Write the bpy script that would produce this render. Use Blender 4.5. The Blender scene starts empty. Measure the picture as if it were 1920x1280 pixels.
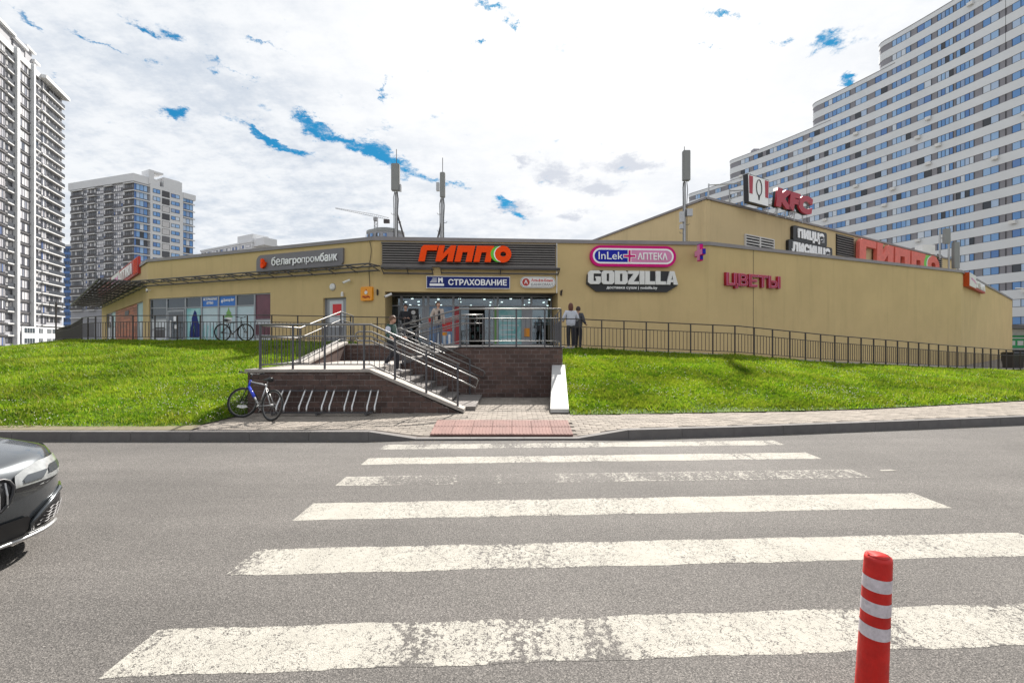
import bpy, bmesh, math, random
import numpy as np
from mathutils import Vector, Matrix
random.seed(7); RNG = np.random.default_rng(7)
R = math.radians
SC = bpy.context.scene
COL = SC.collection
EYE = 1.67; F = 853.33

# ------------------------------------------------------------------ camera
cd = bpy.data.cameras.new('camera'); cam = bpy.data.objects.new('camera', cd); COL.objects.link(cam)
cam.location = (0, 0, EYE); cam.rotation_euler = (R(90), 0, 0)
cd.lens = 16.0; cd.sensor_width = 36.0; cd.clip_end = 3000; cd.clip_start = 0.05
SC.camera = cam
# ------------------------------------------------------------------ view, sun
SC.view_settings.view_transform = 'Standard'; SC.view_settings.look = 'None'
SC.view_settings.gamma = 1.0; SC.view_settings.use_curve_mapping = False
SC.view_settings.exposure = 1.05
SUN_EL, SUN_AZ = 43.0, 13.0            # azimuth measured from +Y towards +X
sd = bpy.data.lights.new('sun', 'SUN'); sun = bpy.data.objects.new('sun', sd); COL.objects.link(sun)
sd.energy = 4.9; sd.angle = R(1.2); sd.color = (1.0, .955, .89)
sv = Vector((math.sin(R(SUN_AZ))*math.cos(R(SUN_EL)), math.cos(R(SUN_AZ))*math.cos(R(SUN_EL)), math.sin(R(SUN_EL))))
sun.rotation_euler = sv.to_track_quat('Z', 'Y').to_euler(); sun.location = (20, 30, 40)
# ------------------------------------------------------------------ world
W = bpy.data.worlds.new('World'); SC.world = W; W.use_nodes = True
nt = W.node_tree; nt.nodes.clear(); N = nt.nodes.new; L = nt.links.new
def wmath(op, a, b=None, c=None, clamp=False):
    n = N('ShaderNodeMath'); n.operation = op; n.use_clamp = clamp
    for i, v in enumerate((a, b, c)):
        if v is None: continue
        if isinstance(v, (int, float)): n.inputs[i].default_value = v
        else: L(v, n.inputs[i])
    return n.outputs[0]
def wramp(x, lo, hi):
    n = N('ShaderNodeMapRange'); n.interpolation_type = 'SMOOTHSTEP'
    L(x, n.inputs[0]); n.inputs[1].default_value = lo; n.inputs[2].default_value = hi
    return n.outputs[0]
sky = N('ShaderNodeTexSky'); sky.sky_type = 'NISHITA'; sky.sun_disc = False
sky.sun_elevation = R(SUN_EL); sky.sun_rotation = R(SUN_AZ); sky.air_density = 1.0; sky.dust_density = .6
tc = N('ShaderNodeTexCoord'); sep = N('ShaderNodeSeparateXYZ'); L(tc.outputs['Generated'], sep.inputs[0])
zz = wmath('ADD', wmath('MAXIMUM', sep.outputs[2], 0.0), 0.20)
px_ = wmath('DIVIDE', sep.outputs[0], zz); py_ = wmath('DIVIDE', sep.outputs[1], zz)
cmb = N('ShaderNodeCombineXYZ'); L(px_, cmb.inputs[0]); L(py_, cmb.inputs[1]); P = cmb.outputs[0]
def wnoise(scale, detail, rough, off=(0, 0, 0), stretch=(1, 1, 1)):
    m = N('ShaderNodeMapping'); L(P, m.inputs[0]); m.inputs['Location'].default_value = off; m.inputs['Scale'].default_value = stretch
    n = N('ShaderNodeTexNoise'); L(m.outputs[0], n.inputs[0]); n.inputs['Scale'].default_value = scale
    n.inputs['Detail'].default_value = detail; n.inputs['Roughness'].default_value = rough
    return n.outputs[0]
def skyp(px, py):
    d = Vector(((px-960)/F, 1, (640-py)/F)).normalized(); z = max(d.z, 0)+.20
    return (d.x/z, d.y/z)
# breaks in the cloud layer: places in the sky where blue shows (centre a -> b, half width)
holes = [((300, 40), (345, 85), 10), ((240, 30), (285, 55), 7), ((320, 210), (350, 218), 8), ((455, 235), (520, 285), 11),
         ((545, 215), (640, 262), 12), ((640, 265), (735, 298), 13), ((703, 258), (720, 296), 22), ((470, 225), (505, 272), 7), ((505, 272), (580, 296), 7), ((560, 212), (600, 232), 9), ((455, 60), (560, 110), 5), ((150, 60), (250, 110), 5), ((380, 120), (470, 150), 5), ((760, 320), (880, 352), 7), ((905, 10), (935, 22), 10),
         ((955, 45), (960, 55), 6), ((880, 80), (885, 85), 5), ((1325, 98), (1328, 100), 6), ((1445, 85), (1470, 70), 10), ((1540, 75), (1570, 90), 22),
         ((1600, 140), (1620, 150), 10), ((935, 385), (990, 410), 8), ((940, 375), (960, 380), 6), ((1330, 40), (1380, 38), 6), ((20, 20), (60, 60), 8), ((75, 135), (110, 165), 8), ((715, 150), (735, 190), 6)]
wob = N('ShaderNodeTexNoise'); L(P, wob.inputs[0]); wob.inputs['Scale'].default_value = 5; wob.inputs['Detail'].default_value = 10; wob.inputs['Roughness'].default_value = .72
vs = N('ShaderNodeVectorMath'); vs.operation = 'SUBTRACT'; L(wob.outputs['Color'], vs.inputs[0]); vs.inputs[1].default_value = (.5, .5, .5)
vm = N('ShaderNodeVectorMath'); vm.operation = 'SCALE'; L(vs.outputs[0], vm.inputs[0]); vm.inputs['Scale'].default_value = .30
va = N('ShaderNodeVectorMath'); va.operation = 'ADD'; L(P, va.inputs[0]); L(vm.outputs[0], va.inputs[1]); PW = va.outputs[0]
hs = None
for (a, b, hw) in holes:
    A = Vector(skyp(*a)); B = Vector(skyp(*b)); mid = (A+B)/2; dv = B-A; ln = dv.length/2
    # half width in the projected plane
    nn = Vector((-(b[1]-a[1]), b[0]-a[0])); nn = nn.normalized() if nn.length > 0 else Vector((0, 1))
    C2 = Vector(skyp((a[0]+b[0])/2+nn.x*hw, (a[1]+b[1])/2+nn.y*hw)); rw = max((C2-mid).length, .01)
    m = N('ShaderNodeMapping'); m.vector_type = 'TEXTURE'; L(PW, m.inputs[0])
    m.inputs['Location'].default_value = (mid.x, mid.y, 0); m.inputs['Rotation'].default_value = (0, 0, math.atan2(dv.y, dv.x))
    m.inputs['Scale'].default_value = (ln+rw, rw, 1)
    le = N('ShaderNodeVectorMath'); le.operation = 'LENGTH'; L(m.outputs[0], le.inputs[0])
    g = wmath('EXPONENT', wmath('MULTIPLY', wmath('POWER', le.outputs['Value'], 2.0), -0.9))
    hs = g if hs is None else wmath('ADD', hs, g)
n1 = wnoise(11, 12, .70, (3, 1, 0)); n2 = wnoise(1.7, 6, .6, (1.2, 4, 0))
den = wmath('ADD', wmath('MULTIPLY', wmath('MINIMUM', hs, 1.15), .50), wmath('MULTIPLY', n1, 1.7))
blue = wramp(den, 1.03, 1.44)
# background thin veil: bluish white towards the upper left, blown out round the sun
sdir = N('ShaderNodeVectorMath'); sdir.operation = 'DOT_PRODUCT'; L(tc.outputs['Generated'], sdir.inputs[0]); sdir.inputs[1].default_value = sv
glow = wramp(wmath('ADD', sdir.outputs['Value'], wmath('MULTIPLY', n2, .18)), .84, 1.06)
c1 = N('ShaderNodeMix'); c1.data_type = 'RGBA'
shade = wramp(wmath('ADD', wmath('ADD', wmath('MULTIPLY', n2, .50), wmath('MULTIPLY', wnoise(4.2, 9, .66, (8, 2, 0), (1, 1.9, 1)), .40)), wmath('MULTIPLY', wnoise(15, 10, .7, (2, 5, 0)), .28)), .48, .68)
L(shade, c1.inputs[0]); c1.inputs[6].default_value = (2.62, 2.88, 3.25, 1); c1.inputs[7].default_value = (3.75, 3.85, 3.98, 1)
c2 = N('ShaderNodeMix'); c2.data_type = 'RGBA'; L(glow, c2.inputs[0]); L(c1.outputs[2], c2.inputs[6]); c2.inputs[7].default_value = (4.2, 4.22, 4.26, 1)
# grey puffs low in the middle
pf = None
for (x, y, rx_, ry_) in ((1180, 310, 60, 22), (1040, 325, 55, 22), (1120, 355, 50, 14), (975, 300, 20, 10), (960, 390, 50, 16), (1075, 400, 26, 12)):
    A = Vector(skyp(x, y)); B = Vector(skyp(x+rx_, y)); C2 = Vector(skyp(x, y-ry_)); m = N('ShaderNodeMapping'); m.vector_type = 'TEXTURE'; L(PW, m.inputs[0])
    m.inputs['Location'].default_value = (A.x, A.y, 0); m.inputs['Scale'].default_value = ((B-A).length, max((C2-A).length, .02), 1)
    m.inputs['Rotation'].default_value = (0, 0, math.atan2((B-A).y, (B-A).x))
    le = N('ShaderNodeVectorMath'); le.operation = 'LENGTH'; L(m.outputs[0], le.inputs[0])
    g = wmath('EXPONENT', wmath('MULTIPLY', wmath('POWER', le.outputs['Value'], 2.0), -1.0)); pf = g if pf is None else wmath('ADD', pf, g)
pm = wmath('MULTIPLY', wramp(wmath('ADD', wmath('MULTIPLY', pf, .5), wmath('MULTIPLY', n1, .9)), .58, .92), .8)
c3 = N('ShaderNodeMix'); c3.data_type = 'RGBA'; L(pm, c3.inputs[0]); L(c2.outputs[2], c3.inputs[6]); c3.inputs[7].default_value = (2.6, 2.75, 3.1, 1)
sb = N('ShaderNodeMix'); sb.data_type = 'RGBA'; sb.blend_type = 'MULTIPLY'; sb.inputs[0].default_value = 1; L(sky.outputs[0], sb.inputs[6]); sb.inputs[7].default_value = (.10, .42, .5, 1)
sb2 = N('ShaderNodeMix'); sb2.data_type = 'RGBA'; sb2.inputs[0].default_value = .7; L(sb.outputs[2], sb2.inputs[6]); sb2.inputs[7].default_value = (.06, .95, 2.1, 1); sb = sb2
c4 = N('ShaderNodeMix'); c4.data_type = 'RGBA'; L(blue, c4.inputs[0]); L(c3.outputs[2], c4.inputs[6]); L(sb.outputs[2], c4.inputs[7])
bg = N('ShaderNodeBackground'); bg.inputs[1].default_value = .12; L(c4.outputs[2], bg.inputs[0])
wo = N('ShaderNodeOutputWorld'); L(bg.outputs[0], wo.inputs[0])

# ------------------------------------------------------------------ materials
MATS = {}
def mat(name, col, rough=.7, var=.0, scale=3.0, bump=0.0, bscale=60.0, metal=0.0, spec=.5, col2=None, objvar=0.0, emit=None, alpha=None, coat=0.0):
    if name in MATS: return MATS[name]
    m = bpy.data.materials.new(name); m.use_nodes = True; t = m.node_tree; b = t.nodes['Principled BSDF']
    n = t.nodes.new; l = t.links.new
    b.inputs['Base Color'].default_value = (*col, 1); b.inputs['Roughness'].default_value = rough
    b.inputs['Metallic'].default_value = metal; b.inputs['Specular IOR Level'].default_value = spec
    if coat: b.inputs['Coat Weight'].default_value = coat; b.inputs['Coat Roughness'].default_value = .05
    if var or bump or objvar: geo = n('ShaderNodeNewGeometry')
    src = None
    if var:
        no = n('ShaderNodeTexNoise'); l(geo.outputs['Position'], no.inputs[0]); no.inputs['Scale'].default_value = scale
        no.inputs['Detail'].default_value = 7; no.inputs['Roughness'].default_value = .65
        mr = n('ShaderNodeMapRange'); l(no.outputs[0], mr.inputs[0]); mr.inputs[1].default_value = .3; mr.inputs[2].default_value = .7
        mx = n('ShaderNodeMix'); mx.data_type = 'RGBA'; l(mr.outputs[0], mx.inputs[0])
        c2 = col2 or tuple(c*(1+var) for c in col); c1 = tuple(c*(1-var) for c in col) if not col2 else col
        mx.inputs[6].default_value = (*c1, 1); mx.inputs[7].default_value = (*c2, 1); src = mx.outputs[2]
    if objvar:
        oi = n('ShaderNodeObjectInfo'); mr = n('ShaderNodeMapRange'); l(oi.outputs['Random'], mr.inputs[0])
        mr.inputs[3].default_value = 1-objvar; mr.inputs[4].default_value = 1+objvar
        vm = n('ShaderNodeVectorMath'); vm.operation = 'SCALE'
        if src: l(src, vm.inputs[0])
        else: vm.inputs[0].default_value = col
        l(mr.outputs[0], vm.inputs['Scale']); src = vm.outputs[0]
    if src: l(src, b.inputs['Base Color'])
    if bump:
        nb = n('ShaderNodeTexNoise'); l(geo.outputs['Position'], nb.inputs[0]); nb.inputs['Scale'].default_value = bscale; nb.inputs['Detail'].default_value = 4
        bp = n('ShaderNodeBump'); bp.inputs['Strength'].default_value = bump; bp.inputs['Distance'].default_value = .01
        l(nb.outputs[0], bp.inputs['Height']); l(bp.outputs[0], b.inputs['Normal'])
    if emit: b.inputs['Emission Color'].default_value = (*emit[0], 1); b.inputs['Emission Strength'].default_value = emit[1]
    if alpha is not None:
        b.inputs['Alpha'].default_value = alpha
    MATS[name] = m; return m

def glass_mat(name, tint=(.8, .9, .92), refl=.22):
    m = bpy.data.materials.new(name); m.use_nodes = True; t = m.node_tree; t.nodes.clear(); n = t.nodes.new; l = t.links.new
    o = n('ShaderNodeOutputMaterial'); tr = n('ShaderNodeBsdfTransparent'); tr.inputs[0].default_value = (*tint, 1)
    gl = n('ShaderNodeBsdfGlossy'); gl.inputs['Roughness'].default_value = .03; gl.inputs[0].default_value = (.9, .95, 1, 1)
    fr = n('ShaderNodeFresnel'); fr.inputs[0].default_value = 1.5; ad = n('ShaderNodeMath'); ad.inputs[1].default_value = refl; l(fr.outputs[0], ad.inputs[0]); ad.use_clamp = True
    mx = n('ShaderNodeMixShader'); l(ad.outputs[0], mx.inputs[0]); l(tr.outputs[0], mx.inputs[1]); l(gl.outputs[0], mx.inputs[2]); l(mx.outputs[0], o.inputs[0])
    MATS[name] = m; return m

def pane_mat(name, cols, rough=.06, spec=.6, scale=.12):
    """window glass of a far building: reflections and curtains put into the colour, pane by pane (object random + island random)"""
    m = bpy.data.materials.new(name); m.use_nodes = True; t = m.node_tree; b = t.nodes['Principled BSDF']; n = t.nodes.new; l = t.links.new
    oi = n('ShaderNodeObjectInfo'); ge = n('ShaderNodeNewGeometry'); a = n('ShaderNodeMath'); l(oi.outputs['Random'], a.inputs[0]); l(ge.outputs['Random Per Island'], a.inputs[1])
    w = n('ShaderNodeMath'); w.operation = 'FRACT'; l(a.outputs[0], w.inputs[0])
    r = n('ShaderNodeValToRGB'); l(w.outputs[0], r.inputs[0]); r.color_ramp.interpolation = 'CONSTANT'
    e = r.color_ramp.elements
    while len(e) < len(cols): e.new(.5)
    for i, (p, c) in enumerate(cols): e[i].position = p; e[i].color = (*c, 1)
    l(r.outputs[0], b.inputs['Base Color']); b.inputs['Roughness'].default_value = rough; b.inputs['Specular IOR Level'].default_value = spec
    MATS[name] = m; return m

STUCCO_C = (.58, .435, .215)
mat('stucco', STUCCO_C, .9, .07, .5, .25, 140)
mat('stucco_upper', (.58, .45, .25), .9, .06, .4, .2, 120)
mat('cap', (.24, .22, .22), .45, .1, 2, metal=.3)
mat('roofing', (.16, .16, .16), .9, .15, 1)
mat('steel_grey', (.10, .10, .11), .35, .1, 9, metal=.6)
mat('steel_bright', (.19, .185, .18), .42, .12, 12, metal=.6)
mat('galv', (.42, .42, .42), .4, .12, 9, metal=.7)
mat('fence_dark', (.045, .035, .033), .45, .15, 8)
mat('kerb', (.13, .12, .115), .85, .14, 6, .4, 90, objvar=.06)
mat('brick', (.088, .052, .042), .75, .30, 9, .35, 90, objvar=.28)
mat('mortar', (.30, .27, .26), .95, .65, 4, .3, 80)
mat('paver', (.245, .212, .178), .9, .16, 2.2, .4, 100)
mat('joint', (.12, .10, .085), .95, .2, 20)
mat('tactile', (.21, .115, .098), .85, .18, 5, .3, 80, objvar=.08)
mat('concrete', (.33, .30, .27), .85, .14, 3, .35, 60)
mat('step_concrete', (.17, .152, .14), .85, .2, 4, .35, 60); mat('rack_steel', (.62, .61, .60), .35, .1, 12, metal=.7)
mat('concrete_white', (.43, .42, .405), .7, .12, 2.5, .2, 60)
mat('soil', (.10, .075, .05), .95, .4, 5, .5, 30)
mat('soil_path', (.17, .145, .085), .95, .25, 6, .5, 60)
mat('black', (.015, .015, .017), .45); mat('black_matte', (.02, .02, .022), .8)
mat('white', (.92, .92, .92), .5, .02, 4); mat('offwhite', (.74, .73, .71), .6, .06, 4)
mat('grey', (.25, .25, .26), .5); mat('dark_grey', (.085, .08, .083), .55, .08, 3); mat('mid_grey', (.17, .16, .17), .5, .05, 3)
mat('red', (.62, .015, .02), .35, .08, 8, spec=.5); mat('orange_red', (.95, .075, .004), .5, .04, 3, spec=.15); mat('green', (.12, .55, .02), .4)
mat('magenta', (.62, .008, .19), .45, spec=.15); mat('pink', (.68, .23, .44), .4, .05, 4); mat('navy', (.015, .022, .36), .45, spec=.15); mat('blue_sign', (.02, .16, .55), .45)
mat('navy_sign', (.016, .028, .16), .5, .04, 3, spec=.15); mat('orange', (.85, .32, .01), .4, .06, 10); mat('brown_red', (.42, .03, .02), .5, .08, 5)
mat('brick_orange', (.50, .07, .01), .5, .06, 4, spec=.2); mat('salmon', (.72, .15, .11), .55, .14, 3); mat('crimson', (.40, .012, .035), .4); mat('green_sign', (.02, .34, .10), .5)
mat('louvre', (.15, .135, .125), .45, .12, 5); mat('louvre_light', (.62, .60, .57), .5)
mat('frame_alu', (.30, .31, .33), .4, .06, 4, metal=.3); mat('frame_white', (.72, .73, .74), .5)
mat('skin', (.50, .30, .22), .6, .05, 20); mat('hair_brown', (.12, .06, .03), .6, .2, 60); mat('hair_dark', (.04, .022, .016), .6, .2, 60)
mat('rubber', (.02, .02, .02), .75); mat('chrome', (.6, .6, .6), .15, metal=1.0)
glass_mat('glass', (.62, .72, .74), .08)
mat('glass_dark', (.03, .045, .055), .06, .3, .8, spec=.8)
mat('poster_teal', (.12, .42, .42), .35, col2=(.45, .66, .68), var=.2, scale=2.2)
mat('poster_pale', (.36, .50, .55), .3, col2=(.52, .62, .64), var=.2, scale=1.2)
mat('poster_blue', (.05, .16, .42), .3, col2=(.35, .48, .58), var=.2, scale=2.6)
mat('maroon', (.13, .035, .055), .3, .35, 1.2); mat('pane_white', (.58, .60, .62), .3, .15, 1.3)
mat('tile_orange', (.48, .15, .07), .55, .25, 4, objvar=.25)
mat('green_strip', (.16, .36, .08), .4); mat('red_strip', (.42, .03, .04), .45)
mat('interior', (.035, .032, .03), .7, .4, 1.5); mat('shelf', (.12, .10, .09), .6, .6, 7)
mat('lamp', (1, 1, 1), .5, emit=((1, .97, .9), 2.6))
mat('clad_white', (.71, .725, .74), .6, .05, .15); mat('clad_grey', (.25, .245, .27), .6, .10, .35)
mat('tower_white', (.63, .635, .645), .7, .05, .1); mat('tower_grey', (.30, .30, .32), .7, .06, .2)
mat('win_frame', (.022, .024, .03), .4); mat('slab_white', (.60, .60, .60), .7)
pane_mat('pane_blue', [(0, (.12, .28, .58)), (.2, (.20, .38, .68)), (.38, (.30, .48, .74)), (.56, (.10, .22, .50)), (.66, (.42, .54, .72)), (.80, (.26, .36, .55)), (.88, (.60, .66, .74)), (.94, (.03, .035, .045))])  # blue of the reflected sky and curtain tones put into the base colour
pane_mat('pane_city', [(0, (.45, .45, .48)), (.2, (.10, .10, .12)), (.35, (.70, .69, .70)), (.62, (.20, .21, .25)), (.75, (.58, .56, .58)), (.95, (.10, .15, .32))])
pane_mat('pane_dark', [(0, (.04, .04, .045)), (.3, (.12, .12, .13)), (.55, (.52, .51, .51)), (.8, (.06, .06, .07))])  # balcony panes: shade of the recesses put into the dark colours
mat('panel_blue', (.07, .17, .42), .25, .15, .3)

def asphalt():
    m = bpy.data.materials.new('asphalt'); m.use_nodes = True; t = m.node_tree; b = t.nodes['Principled BSDF']; n = t.nodes.new; l = t.links.new
    g = n('ShaderNodeNewGeometry')
    def noise(s, d=4, r=.6):
        x = n('ShaderNodeTexNoise'); l(g.outputs['Position'], x.inputs[0]); x.inputs['Scale'].default_value = s; x.inputs['Detail'].default_value = d; x.inputs['Roughness'].default_value = r; return x.outputs[0]
    big = noise(.5, 5); fine = noise(75, 3, .8)
    vo = n('ShaderNodeTexVoronoi'); l(g.outputs['Position'], vo.inputs[0]); vo.inputs['Scale'].default_value = 170
    r1 = n('ShaderNodeValToRGB'); l(vo.outputs['Color'], r1.inputs[0]); e = r1.color_ramp.elements
    e[0].position = .05; e[0].color = (.050, .046, .043, 1); e[1].position = .95; e[1].color = (.215, .198, .182, 1)
    x = e.new(.6); x.color = (.116, .107, .099, 1)
    r2 = n('ShaderNodeMapRange'); l(big, r2.inputs[0]); r2.inputs[1].default_value = .3; r2.inputs[2].default_value = .7; r2.inputs[3].default_value = .86; r2.inputs[4].default_value = 1.16
    r3 = n('ShaderNodeMapRange'); l(fine, r3.inputs[0]); r3.inputs[1].default_value = .32; r3.inputs[2].default_value = .68; r3.inputs[3].default_value = .62; r3.inputs[4].default_value = 1.32
    mu = n('ShaderNodeMath'); mu.operation = 'MULTIPLY'; l(r2.outputs[0], mu.inputs[0]); l(r3.outputs[0], mu.inputs[1])
    vm = n('ShaderNodeVectorMath'); vm.operation = 'SCALE'; l(r1.outputs[0], vm.inputs[0]); l(mu.outputs[0], vm.inputs['Scale'])
    # a few thin cracks
    wv = n('ShaderNodeTexNoise'); l(g.outputs['Position'], wv.inputs[0]); wv.inputs['Scale'].default_value = .9; wv.inputs['Detail'].default_value = 6; wv.inputs['Roughness'].default_value = .65
    ab = n('ShaderNodeMath'); ab.operation = 'SUBTRACT'; l(wv.outputs[0], ab.inputs[0]); ab.inputs[1].default_value = .63
    a2 = n('ShaderNodeMath'); a2.operation = 'ABSOLUTE'; l(ab.outputs[0], a2.inputs[0]); r4 = n('ShaderNodeMapRange'); l(a2.outputs[0], r4.inputs[0]); r4.inputs[1].default_value = .0; r4.inputs[2].default_value = .0022; r4.inputs[3].default_value = .55; r4.inputs[4].default_value = 1
    mpt = n('ShaderNodeMapping'); l(g.outputs['Position'], mpt.inputs[0]); mpt.inputs['Scale'].default_value = (.10, 1.1, 1)
    tr = n('ShaderNodeTexNoise'); l(mpt.outputs[0], tr.inputs[0]); tr.inputs['Scale'].default_value = 1.0; tr.inputs['Detail'].default_value = 5; tr.inputs['Roughness'].default_value = .6
    rt_ = n('ShaderNodeMapRange'); l(tr.outputs[0], rt_.inputs[0]); rt_.inputs[1].default_value = .33; rt_.inputs[2].default_value = .67; rt_.inputs[3].default_value = .84; rt_.inputs[4].default_value = 1.12
    st_ = n('ShaderNodeTexNoise'); l(g.outputs['Position'], st_.inputs[0]); st_.inputs['Scale'].default_value = 3.2; st_.inputs['Detail'].default_value = 8; st_.inputs['Roughness'].default_value = .7
    rs_ = n('ShaderNodeMapRange'); l(st_.outputs[0], rs_.inputs[0]); rs_.inputs[1].default_value = .63; rs_.inputs[2].default_value = .72; rs_.inputs[3].default_value = 1; rs_.inputs[4].default_value = .78
    q1 = n('ShaderNodeMath'); q1.operation = 'MULTIPLY'; l(r4.outputs[0], q1.inputs[0]); l(rt_.outputs[0], q1.inputs[1]); q2 = n('ShaderNodeMath'); q2.operation = 'MULTIPLY'; l(q1.outputs[0], q2.inputs[0]); l(rs_.outputs[0], q2.inputs[1])
    v2 = n('ShaderNodeVectorMath'); v2.operation = 'SCALE'; l(vm.outputs[0], v2.inputs[0]); l(q2.outputs[0], v2.inputs['Scale'])
    b.inputs['Roughness'].default_value = .85; b.inputs['Specular IOR Level'].default_value = .35
    bp = n('ShaderNodeBump'); bp.inputs['Strength'].default_value = .55; bp.inputs['Distance'].default_value = .006; l(vo.outputs['Distance'], bp.inputs['Height']); l(bp.outputs[0], b.inputs['Normal'])
    MATS['asphalt'] = m
    l(v2.outputs[0], b.inputs['Base Color'])
    # road paint: same asphalt showing through worn and crazed paint
    p = m.copy(); p.name = 'road_paint'; t = p.node_tree; n = t.nodes.new; l = t.links.new; b = t.nodes['Principled BSDF']
    src = b.inputs['Base Color'].links[0].from_socket
    g = n('ShaderNodeNewGeometry')
    def tex(kind, s, **k):
        x = n(kind); mp = n('ShaderNodeMapping'); l(g.outputs['Position'], mp.inputs[0]); mp.inputs['Scale'].default_value = k.get('st', (1, 1, 1)); l(mp.outputs[0], x.inputs[0]); x.inputs['Scale'].default_value = s
        if 'd' in k: x.inputs['Detail'].default_value = k['d']; x.inputs['Roughness'].default_value = .7
        return x
    wa = tex('ShaderNodeTexNoise', 6, d=4)
    crk = n('ShaderNodeTexVoronoi'); crk.feature = 'DISTANCE_TO_EDGE'; ad = n('ShaderNodeVectorMath'); ad.operation = 'ADD'
    sc_ = n('ShaderNodeVectorMath'); sc_.operation = 'SCALE'; l(wa.outputs['Color'], sc_.inputs[0]); sc_.inputs['Scale'].default_value = .45
    l(g.outputs['Position'], ad.inputs[0]); l(sc_.outputs[0], ad.inputs[1]); l(ad.outputs[0], crk.inputs[0]); crk.inputs['Scale'].default_value = 13
    cr = n('ShaderNodeMapRange'); l(crk.outputs[0], cr.inputs[0]); cr.inputs[1].default_value = .0; cr.inputs[2].default_value = .055; cr.inputs[3].default_value = .27; cr.inputs[4].default_value = 0
    wear = tex('ShaderNodeTexNoise', 1.1, st=(1.0, .45, 1), d=5); chip = tex('ShaderNodeTexNoise', 26, d=8); trk = tex('ShaderNodeTexNoise', 2.6, st=(1.6, .25, 1), d=3)
    def mm(op, a, bb=None, c=None):
        x = n('ShaderNodeMath'); x.operation = op
        for i, v in enumerate((a, bb, c)):
            if v is None: continue
            if isinstance(v, float): x.inputs[i].default_value = v
            else: l(v, x.inputs[i])
        return x.outputs[0]
    at = n('ShaderNodeAttribute'); at.attribute_type = 'OBJECT'; at.attribute_name = 'wear'
    s = mm('ADD', mm('MULTIPLY', wear.outputs[0], .62), mm('MULTIPLY', chip.outputs[0], .75)); s = mm('ADD', s, mm('MULTIPLY', trk.outputs[0], .35)); s = mm('ADD', s, cr.outputs[0]); s = mm('ADD', s, at.outputs['Fac'])
    sx = n('ShaderNodeSeparateXYZ'); l(g.outputs['Position'], sx.inputs[0])
    wp = mm('EXPONENT', mm('MULTIPLY', mm('POWER', mm('SUBTRACT', sx.outputs[0], .15), 2.0), -.9)); s = mm('ADD', s, mm('MULTIPLY', wp, .11))
    ea = n('ShaderNodeAttribute'); ea.attribute_name = 'rnd'; s = mm('ADD', s, mm('MULTIPLY', ea.outputs['Fac'], .13))
    wq = mm('EXPONENT', mm('MULTIPLY', mm('POWER', mm('SUBTRACT', sx.outputs[0], 3.2), 2.0), -1.6)); s = mm('ADD', s, mm('MULTIPLY', wq, .05))
    th = n('ShaderNodeMapRange'); l(s, th.inputs[0]); th.inputs[1].default_value = .965; th.inputs[2].default_value = 1.0
    mx = n('ShaderNodeMix'); mx.data_type = 'RGBA'; l(th.outputs[0], mx.inputs[0]); mx.inputs[6].default_value = (.46, .435, .375, 1)
    gr = tex('ShaderNodeTexNoise', 3, d=6); m3 = n('ShaderNodeMix'); m3.data_type = 'RGBA'; l(gr.outputs[0], m3.inputs[0]); m3.inputs[6].default_value = (.25, .235, .205, 1); m3.inputs[7].default_value = (.44, .42, .37, 1)
    l(m3.outputs[2], mx.inputs[6]); l(src, mx.inputs[7]); l(mx.outputs[2], b.inputs['Base Color'])
    MATS['road_paint'] = p
asphalt()
def grassmats():
    m = bpy.data.materials.new('grass_blade'); m.use_nodes = True; t = m.node_tree; b = t.nodes['Principled BSDF']; n = t.nodes.new; l = t.links.new
    a = n('ShaderNodeAttribute'); a.attribute_name = 'rnd'; r = n('ShaderNodeValToRGB'); l(a.outputs['Fac'], r.inputs[0]); e = r.color_ramp.elements
    e[0].position = 0; e[0].color = (.03, .075, .004, 1); e[1].position = 1; e[1].color = (.30, .27, .07, 1)
    for p, c in ((.40, (.105, .215, .007)), (.75, (.19, .30, .010)), (.93, (.31, .34, .04))): x = e.new(p); x.color = (*c, 1)
    g = n('ShaderNodeNewGeometry'); no = n('ShaderNodeTexNoise'); l(g.outputs['Position'], no.inputs[0]); no.inputs['Scale'].default_value = .7; no.inputs['Detail'].default_value = 4
    mr = n('ShaderNodeMapRange'); l(no.outputs[0], mr.inputs[0]); mr.inputs[1].default_value = .35; mr.inputs[2].default_value = .65; mr.inputs[3].default_value = .78; mr.inputs[4].default_value = 1.35
    n2_ = n('ShaderNodeTexNoise'); l(g.outputs['Position'], n2_.inputs[0]); n2_.inputs['Scale'].default_value = 1.3; n2_.inputs['Detail'].default_value = 7; n2_.inputs['Roughness'].default_value = .7
    m2 = n('ShaderNodeMapRange'); l(n2_.outputs[0], m2.inputs[0]); m2.inputs[1].default_value = .44; m2.inputs[2].default_value = .66; m2.inputs[3].default_value = 0; m2.inputs[4].default_value = .45
    my = n('ShaderNodeMix'); my.data_type = 'RGBA'; l(m2.outputs[0], my.inputs[0]); l(r.outputs[0], my.inputs[6]); my.inputs[7].default_value = (.33, .35, .03, 1)
    vm = n('ShaderNodeVectorMath'); vm.operation = 'SCALE'; l(my.outputs[2], vm.inputs[0]); l(mr.outputs[0], vm.inputs['Scale']); l(vm.outputs[0], b.inputs['Base Color'])
    b.inputs['Roughness'].default_value = .6; b.inputs['Specular IOR Level'].default_value = .3
    tr = n('ShaderNodeBsdfTranslucent'); l(vm.outputs[0], tr.inputs[0]); mx = n('ShaderNodeMixShader'); mx.inputs[0].default_value = .45; o = t.nodes['Material Output']
    l(b.outputs[0], mx.inputs[1]); l(tr.outputs[0], mx.inputs[2]); l(mx.outputs[0], o.inputs[0]); MATS['grass_blade'] = m
grassmats()
mat('clover', (.62, .60, .50), .8)
mat('grass_ground', (.05, .095, .01), .95, col2=(.10, .15, .015), var=.3, scale=2.5, bump=.4, bscale=25)

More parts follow.
